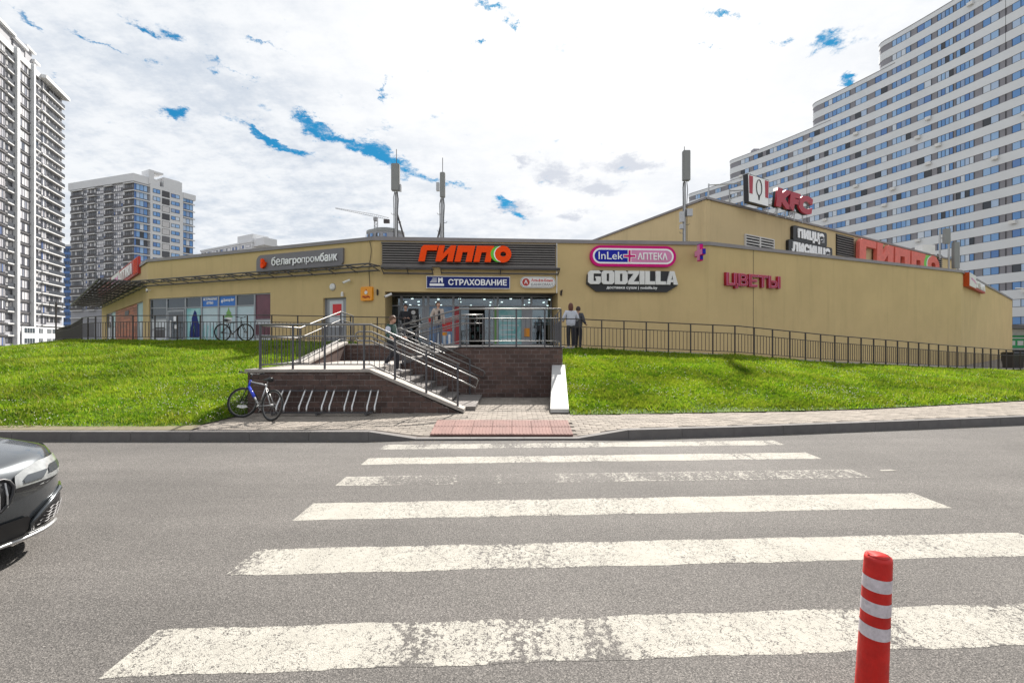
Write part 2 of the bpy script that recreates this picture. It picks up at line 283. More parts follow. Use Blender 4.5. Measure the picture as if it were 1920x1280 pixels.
def streaks(name):
    m = MATS[name]; t = m.node_tree; b = t.nodes['Principled BSDF']; n = t.nodes.new; l = t.links.new; src = b.inputs['Base Color'].links[0].from_socket
    g = n('ShaderNodeNewGeometry'); mp = n('ShaderNodeMapping'); l(g.outputs['Position'], mp.inputs[0]); mp.inputs['Scale'].default_value = (1.6, 1.6, .12)
    a = n('ShaderNodeTexNoise'); l(mp.outputs[0], a.inputs[0]); a.inputs['Scale'].default_value = 1.5; a.inputs['Detail'].default_value = 8; a.inputs['Roughness'].default_value = .7
    r = n('ShaderNodeMapRange'); l(a.outputs[0], r.inputs[0]); r.inputs[1].default_value = .52; r.inputs[2].default_value = .75; r.inputs[3].default_value = 1; r.inputs[4].default_value = .87
    c = n('ShaderNodeTexNoise'); l(g.outputs['Position'], c.inputs[0]); c.inputs['Scale'].default_value = 9; c.inputs['Detail'].default_value = 9; c.inputs['Roughness'].default_value = .75
    r2 = n('ShaderNodeMapRange'); l(c.outputs[0], r2.inputs[0]); r2.inputs[1].default_value = .68; r2.inputs[2].default_value = .74; r2.inputs[3].default_value = 1; r2.inputs[4].default_value = .72
    q = n('ShaderNodeMath'); q.operation = 'MULTIPLY'; l(r.outputs[0], q.inputs[0]); l(r2.outputs[0], q.inputs[1])
    v = n('ShaderNodeVectorMath'); v.operation = 'SCALE'; l(src, v.inputs[0]); l(q.outputs[0], v.inputs['Scale']); l(v.outputs[0], b.inputs['Base Color'])
for k_ in ('stucco', 'stucco_upper', 'tower_grey', 'concrete', 'concrete_white', 'brick', 'paver', 'kerb'): streaks(k_)
# ------------------------------------------------------------------ helpers
def tag(o, label=None, cat=None, group=None, kind=None):
    if label: o['label'] = label
    if cat: o['category'] = cat
    if group: o['group'] = group
    if kind: o['kind'] = kind
    return o
def thing(name, label, cat, loc=(0, 0, 0), rz=0.0, group=None, rot=None):
    o = bpy.data.objects.new(name, None); COL.objects.link(o); o.location = loc; o.rotation_euler = rot or (0, 0, rz); o.empty_display_size = .1
    return tag(o, label, cat, group)
class MB:
    def __init__(s): s.v = []; s.f = []; s.m = []
    def face(s, pts, mi=0):
        k = len(s.v); s.v += [tuple(p) for p in pts]; s.f.append(tuple(range(k, k+len(pts)))); s.m.append(mi)
    def hexa(s, b, t, mi=0):            # 4 bottom pts ccw, 4 top pts
        k = len(s.v); s.v += [tuple(p) for p in b]+[tuple(p) for p in t]
        for q in ((3, 2, 1, 0), (4, 5, 6, 7), (0, 1, 5, 4), (1, 2, 6, 5), (2, 3, 7, 6), (3, 0, 4, 7)): s.f.append(tuple(k+i for i in q)); s.m.append(mi)
    def box(s, x0, x1, y0, y1, z0, z1, mi=0):
        s.hexa([(x0, y0, z0), (x1, y0, z0), (x1, y1, z0), (x0, y1, z0)], [(x0, y0, z1), (x1, y0, z1), (x1, y1, z1), (x0, y1, z1)], mi)
    def cbox(s, c, d, mi=0): s.box(c[0]-d[0]/2, c[0]+d[0]/2, c[1]-d[1]/2, c[1]+d[1]/2, c[2]-d[2]/2, c[2]+d[2]/2, mi)
    def tube(s, pts, r, n=8, mi=0, closed=False, caps=True):
        pts = [Vector(p) for p in pts]; rs = r if isinstance(r, (list, tuple)) else [r]*len(pts); rings = []
        up = None
        for i, p in enumerate(pts):
            a = pts[(i-1) % len(pts)] if (i > 0 or closed) else p; b = pts[(i+1) % len(pts)] if (i < len(pts)-1 or closed) else p
            d = (b-a).normalized()
            if up is None: up = Vector((0, 0, 1)) if abs(d.z) < .9 else Vector((1, 0, 0))
            x = d.cross(up).normalized(); y = x.cross(d).normalized(); up = y
            k = len(s.v)
            for j in range(n):
                t = 2*math.pi*j/n; s.v.append(tuple(p+(x*math.cos(t)+y*math.sin(t))*rs[i]))
            rings.append(k)
        m = len(pts) if closed else len(pts)-1
        for i in range(m):
            a, b = rings[i], rings[(i+1) % len(pts)]
            for j in range(n): s.f.append((a+j, a+(j+1) % n, b+(j+1) % n, b+j)); s.m.append(mi)
        if caps and not closed:
            s.f.append(tuple(rings[0]+j for j in reversed(range(n)))); s.m.append(mi); s.f.append(tuple(rings[-1]+j for j in range(n))); s.m.append(mi)
    def prism(s, poly, y0, y1, mi=0):   # polygon in XZ, extruded along Y (y0 front)
        a = [(x, y0, z) for x, z in poly]; b = [(x, y1, z) for x, z in poly]; n = len(poly); k = len(s.v); s.v += a+b
        s.f.append(tuple(range(k, k+n))); s.m.append(mi); s.f.append(tuple(k+n+i for i in reversed(range(n)))); s.m.append(mi)
        for i in range(n): j = (i+1) % n; s.f.append((k+i, k+n+i, k+n+j, k+j)); s.m.append(mi)
    def zprism(s, poly, z0, z1, mi=0):
        a = [(x, y, z0) for x, y in poly]; b = [(x, y, z1) for x, y in poly]; n = len(poly); k = len(s.v); s.v += a+b
        s.f.append(tuple(reversed(range(k, k+n)))); s.m.append(mi); s.f.append(tuple(k+n+i for i in range(n))); s.m.append(mi)
        for i in range(n): j = (i+1) % n; s.f.append((k+i, k+j, k+n+j, k+n+i)); s.m.append(mi)
    def mesh(s, name, mats, smooth=False):
        me = bpy.data.meshes.new(name); me.from_pydata(s.v, [], s.f)
        for m in (mats if isinstance(mats, (list, tuple)) else [mats]): me.materials.append(MATS[m] if isinstance(m, str) else m)
        if any(s.m): me.polygons.foreach_set('material_index', s.m)
        if smooth: me.polygons.foreach_set('use_smooth', [True]*len(me.polygons))
        me.update(); return me
    def build(s, name, mats, parent=None, loc=(0, 0, 0), rz=0.0, smooth=False, bevel=0.0):
        me = s.mesh(name, mats, smooth)
        if bevel:
            bm = bmesh.new(); bm.from_mesh(me); bmesh.ops.remove_doubles(bm, verts=bm.verts, dist=1e-5)
            bmesh.ops.bevel(bm, geom=bm.edges[:], offset=bevel, segments=2, affect='EDGES', clamp_overlap=True); bm.to_mesh(me); bm.free()
        return link(name, me, parent, loc, rz)
def link(name, me, parent=None, loc=(0, 0, 0), rz=0.0):
    o = bpy.data.objects.new(name, me); COL.objects.link(o); o.location = loc; o.rotation_euler = (0, 0, rz)
    if parent: o.parent = parent
    return o
def npmesh(name, V, Fq, mats, parent=None, attr=None, smooth=False):
    me = bpy.data.meshes.new(name); nv = len(V); k = Fq.shape[1]; nf = len(Fq)
    me.vertices.add(nv); me.vertices.foreach_set('co', np.asarray(V, np.float32).ravel())
    me.loops.add(nf*k); me.loops.foreach_set('vertex_index', np.asarray(Fq, np.int32).ravel())
    me.polygons.add(nf); me.polygons.foreach_set('loop_start', np.arange(0, nf*k, k, dtype=np.int32))
    me.update(calc_edges=True)
    if smooth: me.polygons.foreach_set('use_smooth', np.ones(nf, bool))
    for m in (mats if isinstance(mats, (list, tuple)) else [mats]): me.materials.append(MATS[m])
    if attr is not None:
        a = me.attributes.new('rnd', 'FLOAT', 'POINT'); a.data.foreach_set('value', np.asarray(attr, np.float32))
    return link(name, me, parent)
def PT(px, py, D): return Vector(((px-960)/F*D, D, EYE+(640-py)*D/F))
class Wall:
    def __init__(s, a, b): s.a = Vector(a); s.b = Vector(b); s.d = (s.b-s.a).normalized(); s.L = (s.b-s.a).length; s.rz = math.atan2(s.d.y, s.d.x)
    def u(s, px):
        k = (px-960)/F; return (k*s.a.y-s.a.x)/(s.d.x-k*s.d.y)
    def xy(s, px): return s.a+s.d*s.u(px)
    def pt(s, px, py):
        p = s.xy(px); return Vector((p.x, p.y, EYE+(640-py)*p.y/F))
    def z(s, px, py): return s.pt(px, py).z
# text ---------------------------------------------------------------
TC = {}
def raw_text(body, bold=0.0, shear=0.0, extrude=.0, spacing=1.0):
    k = (body, bold, shear, extrude, spacing)
    if k in TC: return TC[k].copy()
    c = bpy.data.curves.new('t', 'FONT'); c.body = body; c.size = 1; c.offset = bold; c.shear = shear; c.extrude = extrude; c.space_character = spacing; c.resolution_u = 3
    o = bpy.data.objects.new('t', c); COL.objects.link(o); bpy.context.view_layer.update()
    me = bpy.data.meshes.new_from_object(o.evaluated_get(bpy.context.evaluated_depsgraph_get())); bpy.data.objects.remove(o); bpy.data.curves.remove(c)
    TC[k] = me; return me.copy()
def mco(me):
    a = np.empty(len(me.vertices)*3, np.float32); me.vertices.foreach_get('co', a); return a.reshape(-1, 3)
def text(name, body, w, h, x, z, y, depth, material, parent, bold=0.02, shear=0.0, spacing=1.0):
    """one mesh of lettering in the local XZ plane, left/bottom at x,z, front at y"""
    me = raw_text(body, bold, shear, .05, spacing); c = mco(me)
    mn = c.min(0); mx = c.max(0); s = (mx-mn); s[s == 0] = 1
    q = (c-mn)/s; out = np.stack([x+q[:, 0]*w, y+(1-q[:, 2])*depth, z+q[:, 1]*h], 1).astype(np.float32)
    me.vertices.foreach_set('co', out.ravel()); me.materials.clear(); me.materials.append(MATS[material]); me.update(); me.name = name
    return link(name, me, parent)
def letters(word, w, h, x, z, y, depth, material, parent, bold=0.02, shear=0.0, name='letter', desc=False):
    full = mco(raw_text(word, bold, shear, .05)); fmn = full.min(0); fmx = full.max(0); sx = w/(fmx[0]-fmn[0]); sz = h/(fmx[1]-fmn[1]); outs = []
    for i, ch in enumerate(word):
        if ch == ' ': continue
        pre = mco(raw_text(word[:i+1], bold, shear, .05)); me = raw_text(ch, bold, shear, .05); c = mco(me)
        c = c.copy(); c[:, 0] += pre[:, 0].max()-c[:, 0].max()
        out = np.stack([x+(c[:, 0]-fmn[0])*sx, y+(1-(c[:, 2]+.05)/.1)*depth, z+(c[:, 1]-fmn[1])*sz], 1).astype(np.float32)
        me.vertices.foreach_set('co', out.ravel()); me.materials.clear()
        mt = material if isinstance(material, str) else material[i]
        me.materials.append(MATS[mt]); me.update(); me.name = name; outs.append(link(name, me, parent))
    return outs
def rrect(w, h, r, n=8, corners=(1, 1, 1, 1), x=0, z=0):   # corners: bl, br, tr, tl
    pts = []
    for k, (cx, cz, a0) in enumerate(((r, r, 180), (w-r, r, 270), (w-r, h-r, 0), (r, h-r, 90))):
        if corners[k]:
            for i in range(n+1): a = R(a0+90*i/n); pts.append((x+cx+r*math.cos(a), z+cz+r*math.sin(a)))
        else: pts.append((x+(0 if k in (0, 3) else w), z+(0 if k in (0, 1) else h)))
    return pts

# ================================================================== GROUND
g = MB(); g.face([(-1500, -300, -.06), (1500, -300, -.06), (1500, 2500, -.06), (-1500, 2500, -.06)]); mat('far_ground', (.13, .12, .10), .95, .3, .05)
tag(g.build('ground', 'far_ground'), kind='structure')
KX = [-70, -2.42, 1.12, 2.0, 4.2, 10.4, 20, 60]; KY = [7.65, 7.65, 7.70, 7.80, 8.10, 9.2, 11.3, 22]
kerbY = lambda x: float(np.interp(x, KX, KY))
xs = np.concatenate([np.linspace(-70, -6, 24), np.linspace(-5.5, 8, 28), np.linspace(9, 60, 24)])
V = []; Fq = []
ys_n = 14
for i, x in enumerate(xs):
    ky = kerbY(x)
    for j in range(ys_n): V.append((x, -14+(ky+.05+14)*j/(ys_n-1), 0.0))
for i in range(len(xs)-1):
    for j in range(ys_n-1): a = i*ys_n+j; Fq.append((a, a+ys_n, a+ys_n+1, a+1))
road = npmesh('road', np.array(V), np.array(Fq), 'asphalt'); tag(road, kind='structure')
# zebra: rows of (near depth at left, far depth at left), tilted .05 in plan
zs = [(2.26, 2.64, -.005), (3.245, 3.66, -.03), (4.25, 4.70, -.045), (5.27, 5.62, .14), (6.17, 6.53, -.03), (7.03, 7.37, .03)]
for (a, b, wr) in zs:
    nx = 60; xl, xr = -2.05, 4.42; V = []; ED = []; rows_ = (0, .035, .10, .28, .5, .72, .90, .965, 1)
    e = lambda x, q: .006*math.sin(x*7+q*3)+.004*math.sin(x*23+q)
    for i in range(nx+1):
        x = xl+(xr-xl)*i/nx
        for r_ in rows_:
            y = a+(b-a)*r_+.05*(x-xl)+e(x, a)*(1-r_)+e(x, b)*r_; V.append((x, y, .0012)); ED.append((-.6 if wr > .1 else .7) if r_ in (0, 1) or i in (0, nx) else ((-.3 if wr > .1 else .3) if r_ in (.035, .965) else 0))
    nr_ = len(rows_); o = npmesh('crossing_stripe', np.array(V), np.array([(i*nr_+j, (i+1)*nr_+j, (i+1)*nr_+j+1, i*nr_+j+1) for i in range(nx) for j in range(nr_-1)]), 'road_paint', road, ED); o['wear'] = wr-.01
# a short lost fleck of paint right of the worn stripe
m = MB(); m.face([(4.75, 5.86, .004), (4.98, 5.88, .004), (4.93, 5.93, .004), (4.78, 5.91, .004)]); o = m.build('paint_fleck', 'road_paint', road); o['wear'] = 0.0

def ptop(x):      # kerb / pavement level along the road edge
    return float(np.interp(x, [-2.45, -1.62, 1.12, 2.0], [.15, .03, .03, .15]))
# ---- pavement sheet (bedding) and its pavers
def bankB(x): return float(np.interp(x, [-70, -5.62, -5.6, 1.30, 1.31, 6.2, 13, 25, 60], [8.0, 8.0, 9.9, 12.6, 9.4, 9.88, 11.6, 15.4, 30]))
def pz(x, y):
    t = max(0.0, min(1.0, (y-kerbY(x)-.15)/.85)); return ptop(x)*(1-t)+.15*t
V = []; Fq = []; xs = np.concatenate([np.linspace(-70, -5.61, 10), np.linspace(-5.6, 3, 70), np.linspace(3.3, 60, 60)]); ny = 9
for x in xs:
    y0 = kerbY(x)+.10; y1 = max(bankB(x)+.25, y0+.3)
    if -5.61 < x < 1.31: y1 = 12.7
    for j in range(ny): y = y0+(y1-y0)*(j/(ny-1))**1.6; V.append((x, y, pz(x, y)-.012))
for i in range(len(xs)-1):
    for j in range(ny-1): a = i*ny+j; Fq.append((a, a+ny, a+ny+1, a+1))
pav = npmesh('pavement', np.array(V), np.array(Fq), 'joint'); tag(pav, kind='structure')
V = []; Fq = []; rnd = []
TX0, TX1, TY0, TY1 = -1.42, 1.06, 7.86, 8.66
def add_paver(x0, x1, y0, y1, fz):
    dz = random.uniform(-.0025, .0025); k = len(V); e = .003; r = random.random()
    cs = [(x0+e, y0+e), (x1-e, y0+e), (x1-e, y1-e), (x0+e, y1-e)]; bv = .005
    for (x, y) in cs: V.append((x, y, fz(x, y)-.013))
    ci = [(x0+e+bv, y0+e+bv), (x1-e-bv, y0+e+bv), (x1-e-bv, y1-e-bv), (x0+e+bv, y1-e-bv)]
    for (x, y) in cs: V.append((x, y, fz(x, y)-.005+dz))
    for (x, y) in ci: V.append((x, y, fz(x, y)+dz))
    for q in ((8, 9, 10, 11), (4, 5, 9, 8), (5, 6, 10, 9), (6, 7, 11, 10), (7, 4, 8, 11), (0, 1, 5, 4), (1, 2, 6, 5), (3, 0, 4, 7)): Fq.append([k+i for i in q])
    rnd.extend([r]*12)
for iy in range(80):
    y = 7.78+iy*.103; off = (iy % 2)*.103
    for ix in range(-30, 170):
        x = ix*.206+off; xc = x+.1; yc = y+.05
        if xc > 27 or xc < -5.55: continue
        if yc < kerbY(xc)+.195: continue
        lim = 9.62 if xc < -1.25 else (12.38 if xc < .84+(yc-9.6)*.09 or (xc < 1.3 and yc < 9.5) else bankB(xc))
        if yc > lim-.02: continue
        if TX0 < xc < TX1 and yc < TY1: continue
        add_paver(x, x+.206, y, y+.103, pz)
m = mat('paver', (.245, .212, .178)); t = m.node_tree; b = t.nodes['Principled BSDF']; a = t.nodes.new('ShaderNodeAttribute'); a.attribute_name = 'rnd'
mr = t.nodes.new('ShaderNodeMapRange'); t.links.new(a.outputs['Fac'], mr.inputs[0]); mr.inputs[3].default_value = .84; mr.inputs[4].default_value = 1.12
vm = t.nodes.new('ShaderNodeVectorMath'); vm.operation = 'SCALE'; t.links.new(b.inputs['Base Color'].links[0].from_socket, vm.inputs[0]); t.links.new(mr.outputs[0], vm.inputs['Scale']); t.links.new(vm.outputs[0], b.inputs['Base Color'])
o = npmesh('paver', np.array(V), np.array(Fq), 'paver', pav, rnd); tag(o, kind='stuff')
# tactile tiles
tw = (TX1-TX0)/7; th_ = (TY1-TY0)/2
m = MB(); m.box(.003, tw-.003, .003, th_-.003, -.03, 0)
nr = 6
for k in range(nr):
    cx = tw*(k+.5)/nr; m.hexa([(cx-.02, .01, 0.0005), (cx+.02, .01, 0.0005), (cx+.02, th_-.01, 0.0005), (cx-.02, th_-.01, 0.0005)], [(cx-.012, .018, .006), (cx+.012, .018, .006), (cx+.012, th_-.018, .006), (cx-.012, th_-.018, .006)])
tm = m.mesh('tactile_tile', 'tactile')
for i in range(7):
    for j in range(2):
        x, y = TX0+i*tw, TY0+j*th_; o = link('tactile_tile', tm, pav, (x, y, pz(x+tw/2, y+th_/2)+.006+random.uniform(-.001, .001)))
        o.rotation_euler = (math.atan2(pz(x, y+th_)-pz(x, y), th_), 0, 0)
# kerb stones
kerb = thing('kerb', 'long grey concrete kerb that drops at the zebra crossing', 'kerb')
def kerb_at(x): return Vector((x, kerbY(x)))
def kstone(x0, x1, z0, z1):
    a, b = kerb_at(x0+.003), kerb_at(x1-.003); d = (b-a).normalized(); n = Vector((-d.y, d.x)); w = .15; m = MB()
    m.hexa([(a.x, a.y, -.1), (b.x, b.y, -.1), (b.x+n.x*w, b.y+n.y*w, -.1), (a.x+n.x*w, a.y+n.y*w, -.1)], [(a.x+n.x*.012, a.y+n.y*.012, z0), (b.x+n.x*.012, b.y+n.y*.012, z1), (b.x+n.x*w, b.y+n.y*w, z1), (a.x+n.x*w, a.y+n.y*w, z0)])
    m.build('kerb_stone', 'kerb', kerb)
x = -2.42
while x > -40: kstone(x-1, x, .152, .152); x -= 1
kstone(-2.42, -1.62, .152, .03)
for k in range(3): kstone(-1.62+k*.913, -1.62+(k+1)*.913, .03, .03)
kstone(1.12, 2.0, .03, .152)
x = 2.0
while x < 40: kstone(x, x+.97, .152, .152); x += .97

# ---- banks
FENCE_L = [(-4.35, 18.4, 1.53), (-10.1, 18.9, 1.66), (-17.3, 20.1, 1.71), (-18.9, 20.6, 1.70), (-20.6, 21.8, 1.70), (-22.8, 24, 1.70), (-26.5, 27.6, 1.72), (-31.5, 32.5, 1.74), (-38, 38.5, 1.78), (-46, 46, 1.8)]
LT = [(-5.6, 15.4, 1.50), (-6.2, 18.2, 1.60)]+FENCE_L[1:]+[(-70, 70, 1.8)]
LB = [(-5.62, 9.64, .155), (-5.72, 7.95, .15), (-9.0, 7.9, .15), (-15.5, 7.9, .15), (-19, 7.9, .15), (-22, 7.9, .15), (-27, 7.9, .15), (-32, 8.0, .15), (-42, 9, .15), (-52, 12, .15), (-60, 16, .1), (-100, 40, -.1)]
FENCE_R = [(1.62, 16.35, 1.39), (2.53, 16.4, 1.37), (8.2, 16.5, 1.13), (10.2, 17.0, .97), (12.3, 17.75, .82), (16.4, 19.4, .6), (20.3, 21.1, .38), (25.5, 23.4, .14), (29, 25.0, .10)]
RT = [(1.42, 16.35, 1.39)]+FENCE_R[1:]+[(60, 42, .05)]
RB = [(1.21, 9.42, .16), (2.1, 9.5, .16), (6.2, 9.88, .17), (8.0, 10.2, .17), (9.5, 10.6, .17), (13, 11.6, .17), (17, 12.9, .17), (21, 14.2, .17), (25, 15.4, .17), (60, 30, .05)]
def mkpatch(Bp, Tp, pw=None):
    Bp = np.array(Bp, float); Tp = np.array(Tp, float); n = len(Bp)
    def ev(s, t):
        s = np.clip(s, 0, n-1-1e-9); i = s.astype(int); f = (s-i)[:, None]
        b = Bp[i]*(1-f)+Bp[i+1]*f; q = Tp[i]*(1-f)+Tp[i+1]*f; tt = t[:, None]; p = b*(1-tt)+q*tt
        if pw: k = np.interp(s, pw[0], pw[1]); p[:, 2] = b[:, 2]+(q[:, 2]-b[:, 2])*np.clip(t, 0, 1)**k
        env = np.sin(np.pi*np.clip(t, 0, 1))
        p[:, 2] += env*(.018*np.sin(p[:, 0]*.9+p[:, 1]*.7)+.014*np.sin(p[:, 0]*2.3-p[:, 1]*1.7)+.10)
        return p
    return ev, n
def bank(name, Bp, Tp, ns, ntt, pw=None):
    ev, n = mkpatch(Bp, Tp, pw); S = np.linspace(0, n-1, ns); T_ = np.linspace(0, 1, ntt); SS, TT = np.meshgrid(S, T_, indexing='ij')
    V = ev(SS.ravel(), TT.ravel()); Fq = [(i*ntt+j, (i+1)*ntt+j, (i+1)*ntt+j+1, i*ntt+j+1) for i in range(ns-1) for j in range(ntt-1)]
    o = npmesh(name, V, np.array(Fq), 'grass_ground', smooth=True); tag(o, kind='structure'); return ev, n
evL, nL = bank('grass_bank_ground', [(x, y, z) for x, y, z in LB], LT, 180, 60, ([0, 3.6, 5, 6.5, 8, 11], [1, 1, 1.25, 2.1, 3.2, 4]))
evR, nR = bank('grass_bank_ground', RB, RT, 150, 50)
def blades(name, ev, n, smax, N, label, h0=.055, far=13.0, tmin=0.0):
    M = N*4; s = RNG.random(M)*smax; t = tmin+RNG.random(M)*(1-tmin); e = 1e-3
    p = ev(s, t); ps = ev(np.minimum(s+e, n-1-1e-6), t); ptt = ev(s, t+e)
    J = np.linalg.norm(np.cross((ps-p)/e, (ptt-p)/e), axis=1); D = np.linalg.norm(p-np.array([0, 0, EYE]), axis=1)
    # thin patches
    pat = .5+.5*np.sin(p[:, 0]*1.7+1.3*np.sin(p[:, 1]*1.9))*np.sin(p[:, 1]*2.1+p[:, 0]*.6)
    w = J*np.minimum(1, (far/D)**1.6)*(.65+.5*pat); w *= np.clip((t-.004)/.05, .25, 1)
    w *= ((np.abs(p[:, 0]/p[:, 1]) < 1.5))
    keep = RNG.random(M) < w/np.quantile(w, .985); p = p[keep][:N]; D = D[keep][:N]; pat = pat[keep][:N]; k = len(p)
    cell = np.floor(p[:, 0]/.055)*12.9898+np.floor(p[:, 1]/.075)*78.233; cr_ = np.abs(np.sin(cell)*43758.5453) % 1.0
    a = RNG.random(k)*2*np.pi; h = (.55+.9*cr_)*h0*(.45+RNG.random(k)*.9)*(.7+.6*pat)*np.clip(D/14, .85, 1.25); wd = (.006+.008*RNG.random(k))*np.clip(D/9, 1, 2.2)
    big = RNG.random(k) < .02; h[big] *= 1.6
    le = RNG.random(k)*1.1; la = RNG.random(k)*2*np.pi
    dx = np.cos(a)*wd; dy = np.sin(a)*wd
    V = np.empty((k, 3, 3)); V[:, 0] = p; V[:, 0, 0] -= dx; V[:, 0, 1] -= dy; V[:, 1] = p; V[:, 1, 0] += dx; V[:, 1, 1] += dy
    V[:, 2] = p; V[:, 2, 0] += np.cos(la)*h*le; V[:, 2, 1] += np.sin(la)*h*le; V[:, 2, 2] += h; V[:, :2, 2] -= .01
    r = np.clip(.10+.62*cr_+RNG.normal(0, .17, k)+.12*(pat-.5), 0, 1); dry = RNG.random(k) < .035; r[dry] = .96
    o = npmesh(name, V.reshape(-1, 3), np.arange(3*k).reshape(k, 3), 'grass_blade', attr=np.repeat(r, 3)); tag(o, label, 'grass', kind='stuff')
blades('grass', evL, nL, 8.6, 470000, 'short bright green grass on the bank left of the stairs')
blades('grass', evR, nR, 8.4, 400000, 'short bright green grass on the bank right of the stairs')
def flowers(ev, n, smax, N, label):
    M = N*5; s = RNG.random(M)*smax; t = RNG.random(M); p = ev(s, t); D = p[:, 1]
    cl = np.sin(p[:, 0]*.9+2*np.sin(p[:, 1]*.8))*np.sin(p[:, 1]*1.3+.7*p[:, 0])+.5*np.sin(p[:, 0]*3.1)*np.sin(p[:, 1]*2.7)
    keep = (RNG.random(M) < np.clip(.12+.6*cl, .06, 1)*np.clip(1.25-t, .15, 1)) & (np.abs(p[:, 0]/D) < 1.3); p = p[keep][:N]; k = len(p)
    r = .008+.007*RNG.random(k); h = .04+.04*RNG.random(k)
    oc = np.array([(1, 0, 0), (0, 1, 0), (-1, 0, 0), (0, -1, 0), (0, 0, .8), (0, 0, -.8)]); V = p[:, None, :]+oc[None]*r[:, None, None]; V[:, :, 2] += h[:, None]
    f = np.array([(0, 1, 4), (1, 2, 4), (2, 3, 4), (3, 0, 4), (1, 0, 5), (2, 1, 5), (3, 2, 5), (0, 3, 5)]); Fq = (np.arange(k)[:, None, None]*6+f[None]).reshape(-1, 3)
    o = npmesh('clover_flower', V.reshape(-1, 3), Fq, 'clover'); tag(o, label, 'flowers', kind='stuff')
flowers(evL, nL, 8, 3800, 'small white clover heads dotted over the left grass bank')
flowers(evR, nR, 8, 2700, 'small white clover heads dotted over the right grass bank')
# trodden soil along the left kerb
m = MB()
for i in range(60):
    x0 = -25+i*.325; x1 = x0+.325; w = lambda x: max(.015, .05+.06*math.sin(x*1.1)+.04*math.sin(x*4.3))
    m.face([(x0, 7.79, .157), (x1, 7.79, .157), (x1, 7.95+w(x1), .185+w(x1)*.13), (x0, 7.95+w(x0), .185+w(x0)*.13)])
tag(m.build('bare_soil', 'soil_path'), kind='structure')

mat('litter', (.20, .15, .08), .9, .5, 3)
m = MB()
for i in range(900):
    x = random.uniform(-14, 16); q = random.random(); y = kerbY(x)-abs(random.gauss(0, .10))-.01 if q < .75 else kerbY(x)+.2+random.random()*1.4
    if q >= .75 and not (-5.4 < x < 1 or x > 2): continue
    z = .003 if q < .75 else pz(x, y)+.004; r_ = random.uniform(.004, .016); a = random.random()*6.28
    m.face([(x+r_*math.cos(a), y+r_*math.sin(a), z), (x+r_*.6*math.cos(a+1.7), y+r_*.6*math.sin(a+1.7), z+r_*.3), (x-r_*math.cos(a), y-r_*math.sin(a), z+.001), (x+r_*.6*math.cos(a-1.5), y+r_*.6*math.sin(a-1.5), z+r_*.2)])
tag(m.build('leaf_litter', 'litter'), 'scattered dry leaf bits and grit along the kerb', 'litter', kind='stuff')
# ================================================================== SHOPPING CENTRE
HT = 6.06
WLL = Wall((-37.5, 41.6), (-20.0, 25.0)); WL = Wall((-20.0, 25.0), (-5.97, 19.6)); WC = Wall((-5.97, 19.6), (8.9, 20.6)); WR = Wall((8.9, 20.6), (28.4, 28.8)); WRR = Wall((28.4, 28.8), (52.7, 48.0))
mall = thing('shopping_centre', 'low ochre rendered shopping centre with grey parapet above the grass banks', 'building', (0, 20, 0))
def M(o):           # parent to the mall keeping world coordinates
    o.parent = mall; o.location = o.location-mall.location; return o
def wall_piece(wall, ops, z0, z1, matn, name='wall', th=.4):
    m = MB(); us = sorted({0.0, wall.L, *[o[0] for o in ops], *[o[1] for o in ops]})
    for a, b in zip(us, us[1:]):
        op = [o for o in ops if o[0] <= a+1e-6 and o[1] >= b-1e-6]
        if not op: m.box(a, b, 0, th, z0, z1)
        else:
            o = op[0]
            if o[2] > z0: m.box(a, b, 0, th, z0, o[2])
            if o[3] < z1: m.box(a, b, 0, th, o[3], z1)
    return M(m.build(name, matn, None, (wall.a.x, wall.a.y, 0), wall.rz))
uE0, uE1 = WC.u(722), WC.u(1046); ENT = (uE0, uE1, -.2, 3.82)
uD0, uD1 = WL.u(606), WL.u(649)
uS0, uS1 = WL.u(279), WL.u(507)
uO0, uO1 = WLL.u(199), WLL.u(268)
wall_piece(WC, [ENT], -.5, HT, 'stucco')
wall_piece(WL, [(uS0, uS1, 1.66, 4.0), (uD0, uD1, -.4, 3.63)], -.5, HT, 'stucco')
wall_piece(WLL, [(uO0, uO1, 1.66, 4.0)], -.5, HT, 'stucco')
wall_piece(WR, [], -.5, HT, 'stucco'); wall_piece(WRR, [], -.5, HT, 'stucco')
for w in (WLL, WL, WC, WR, WRR):
    m = MB(); m.box(-.02, w.L+.02, -.07, .45, HT+.002, HT+.11); m.box(-.02, w.L+.02, -.072, -.05, HT-.05, HT+.001)
    M(m.build('parapet_cap', 'cap', None, (w.a.x, w.a.y, 0), w.rz))
m = MB(); m.zprism([(-37.3, 42), (-19.8, 25.4), (-5.9, 20.1), (8.9, 21.1), (28.3, 29.3), (52.5, 48.3), (40, 75), (-30, 75)], HT-.5, HT-.3); M(m.build('roof', 'roofing'))
# side return at the far right end
m = MB(); m.hexa([(52.7, 48.0, -.5), (53.1, 48.3, -.5), (40.4, 75, -.5), (40, 75, -.5)], [(52.7, 48.0, HT), (53.1, 48.3, HT), (40.4, 75, HT), (40, 75, HT)]); M(m.build('wall', 'stucco'))
# thin movement joint on the right wall
u = WR.u(1412); m = MB(); m.box(u, u+.025, -.004, .002, .3, HT-.02); M(m.build('movement_joint', 'black_matte', None, (WR.a.x, WR.a.y, 0), WR.rz))
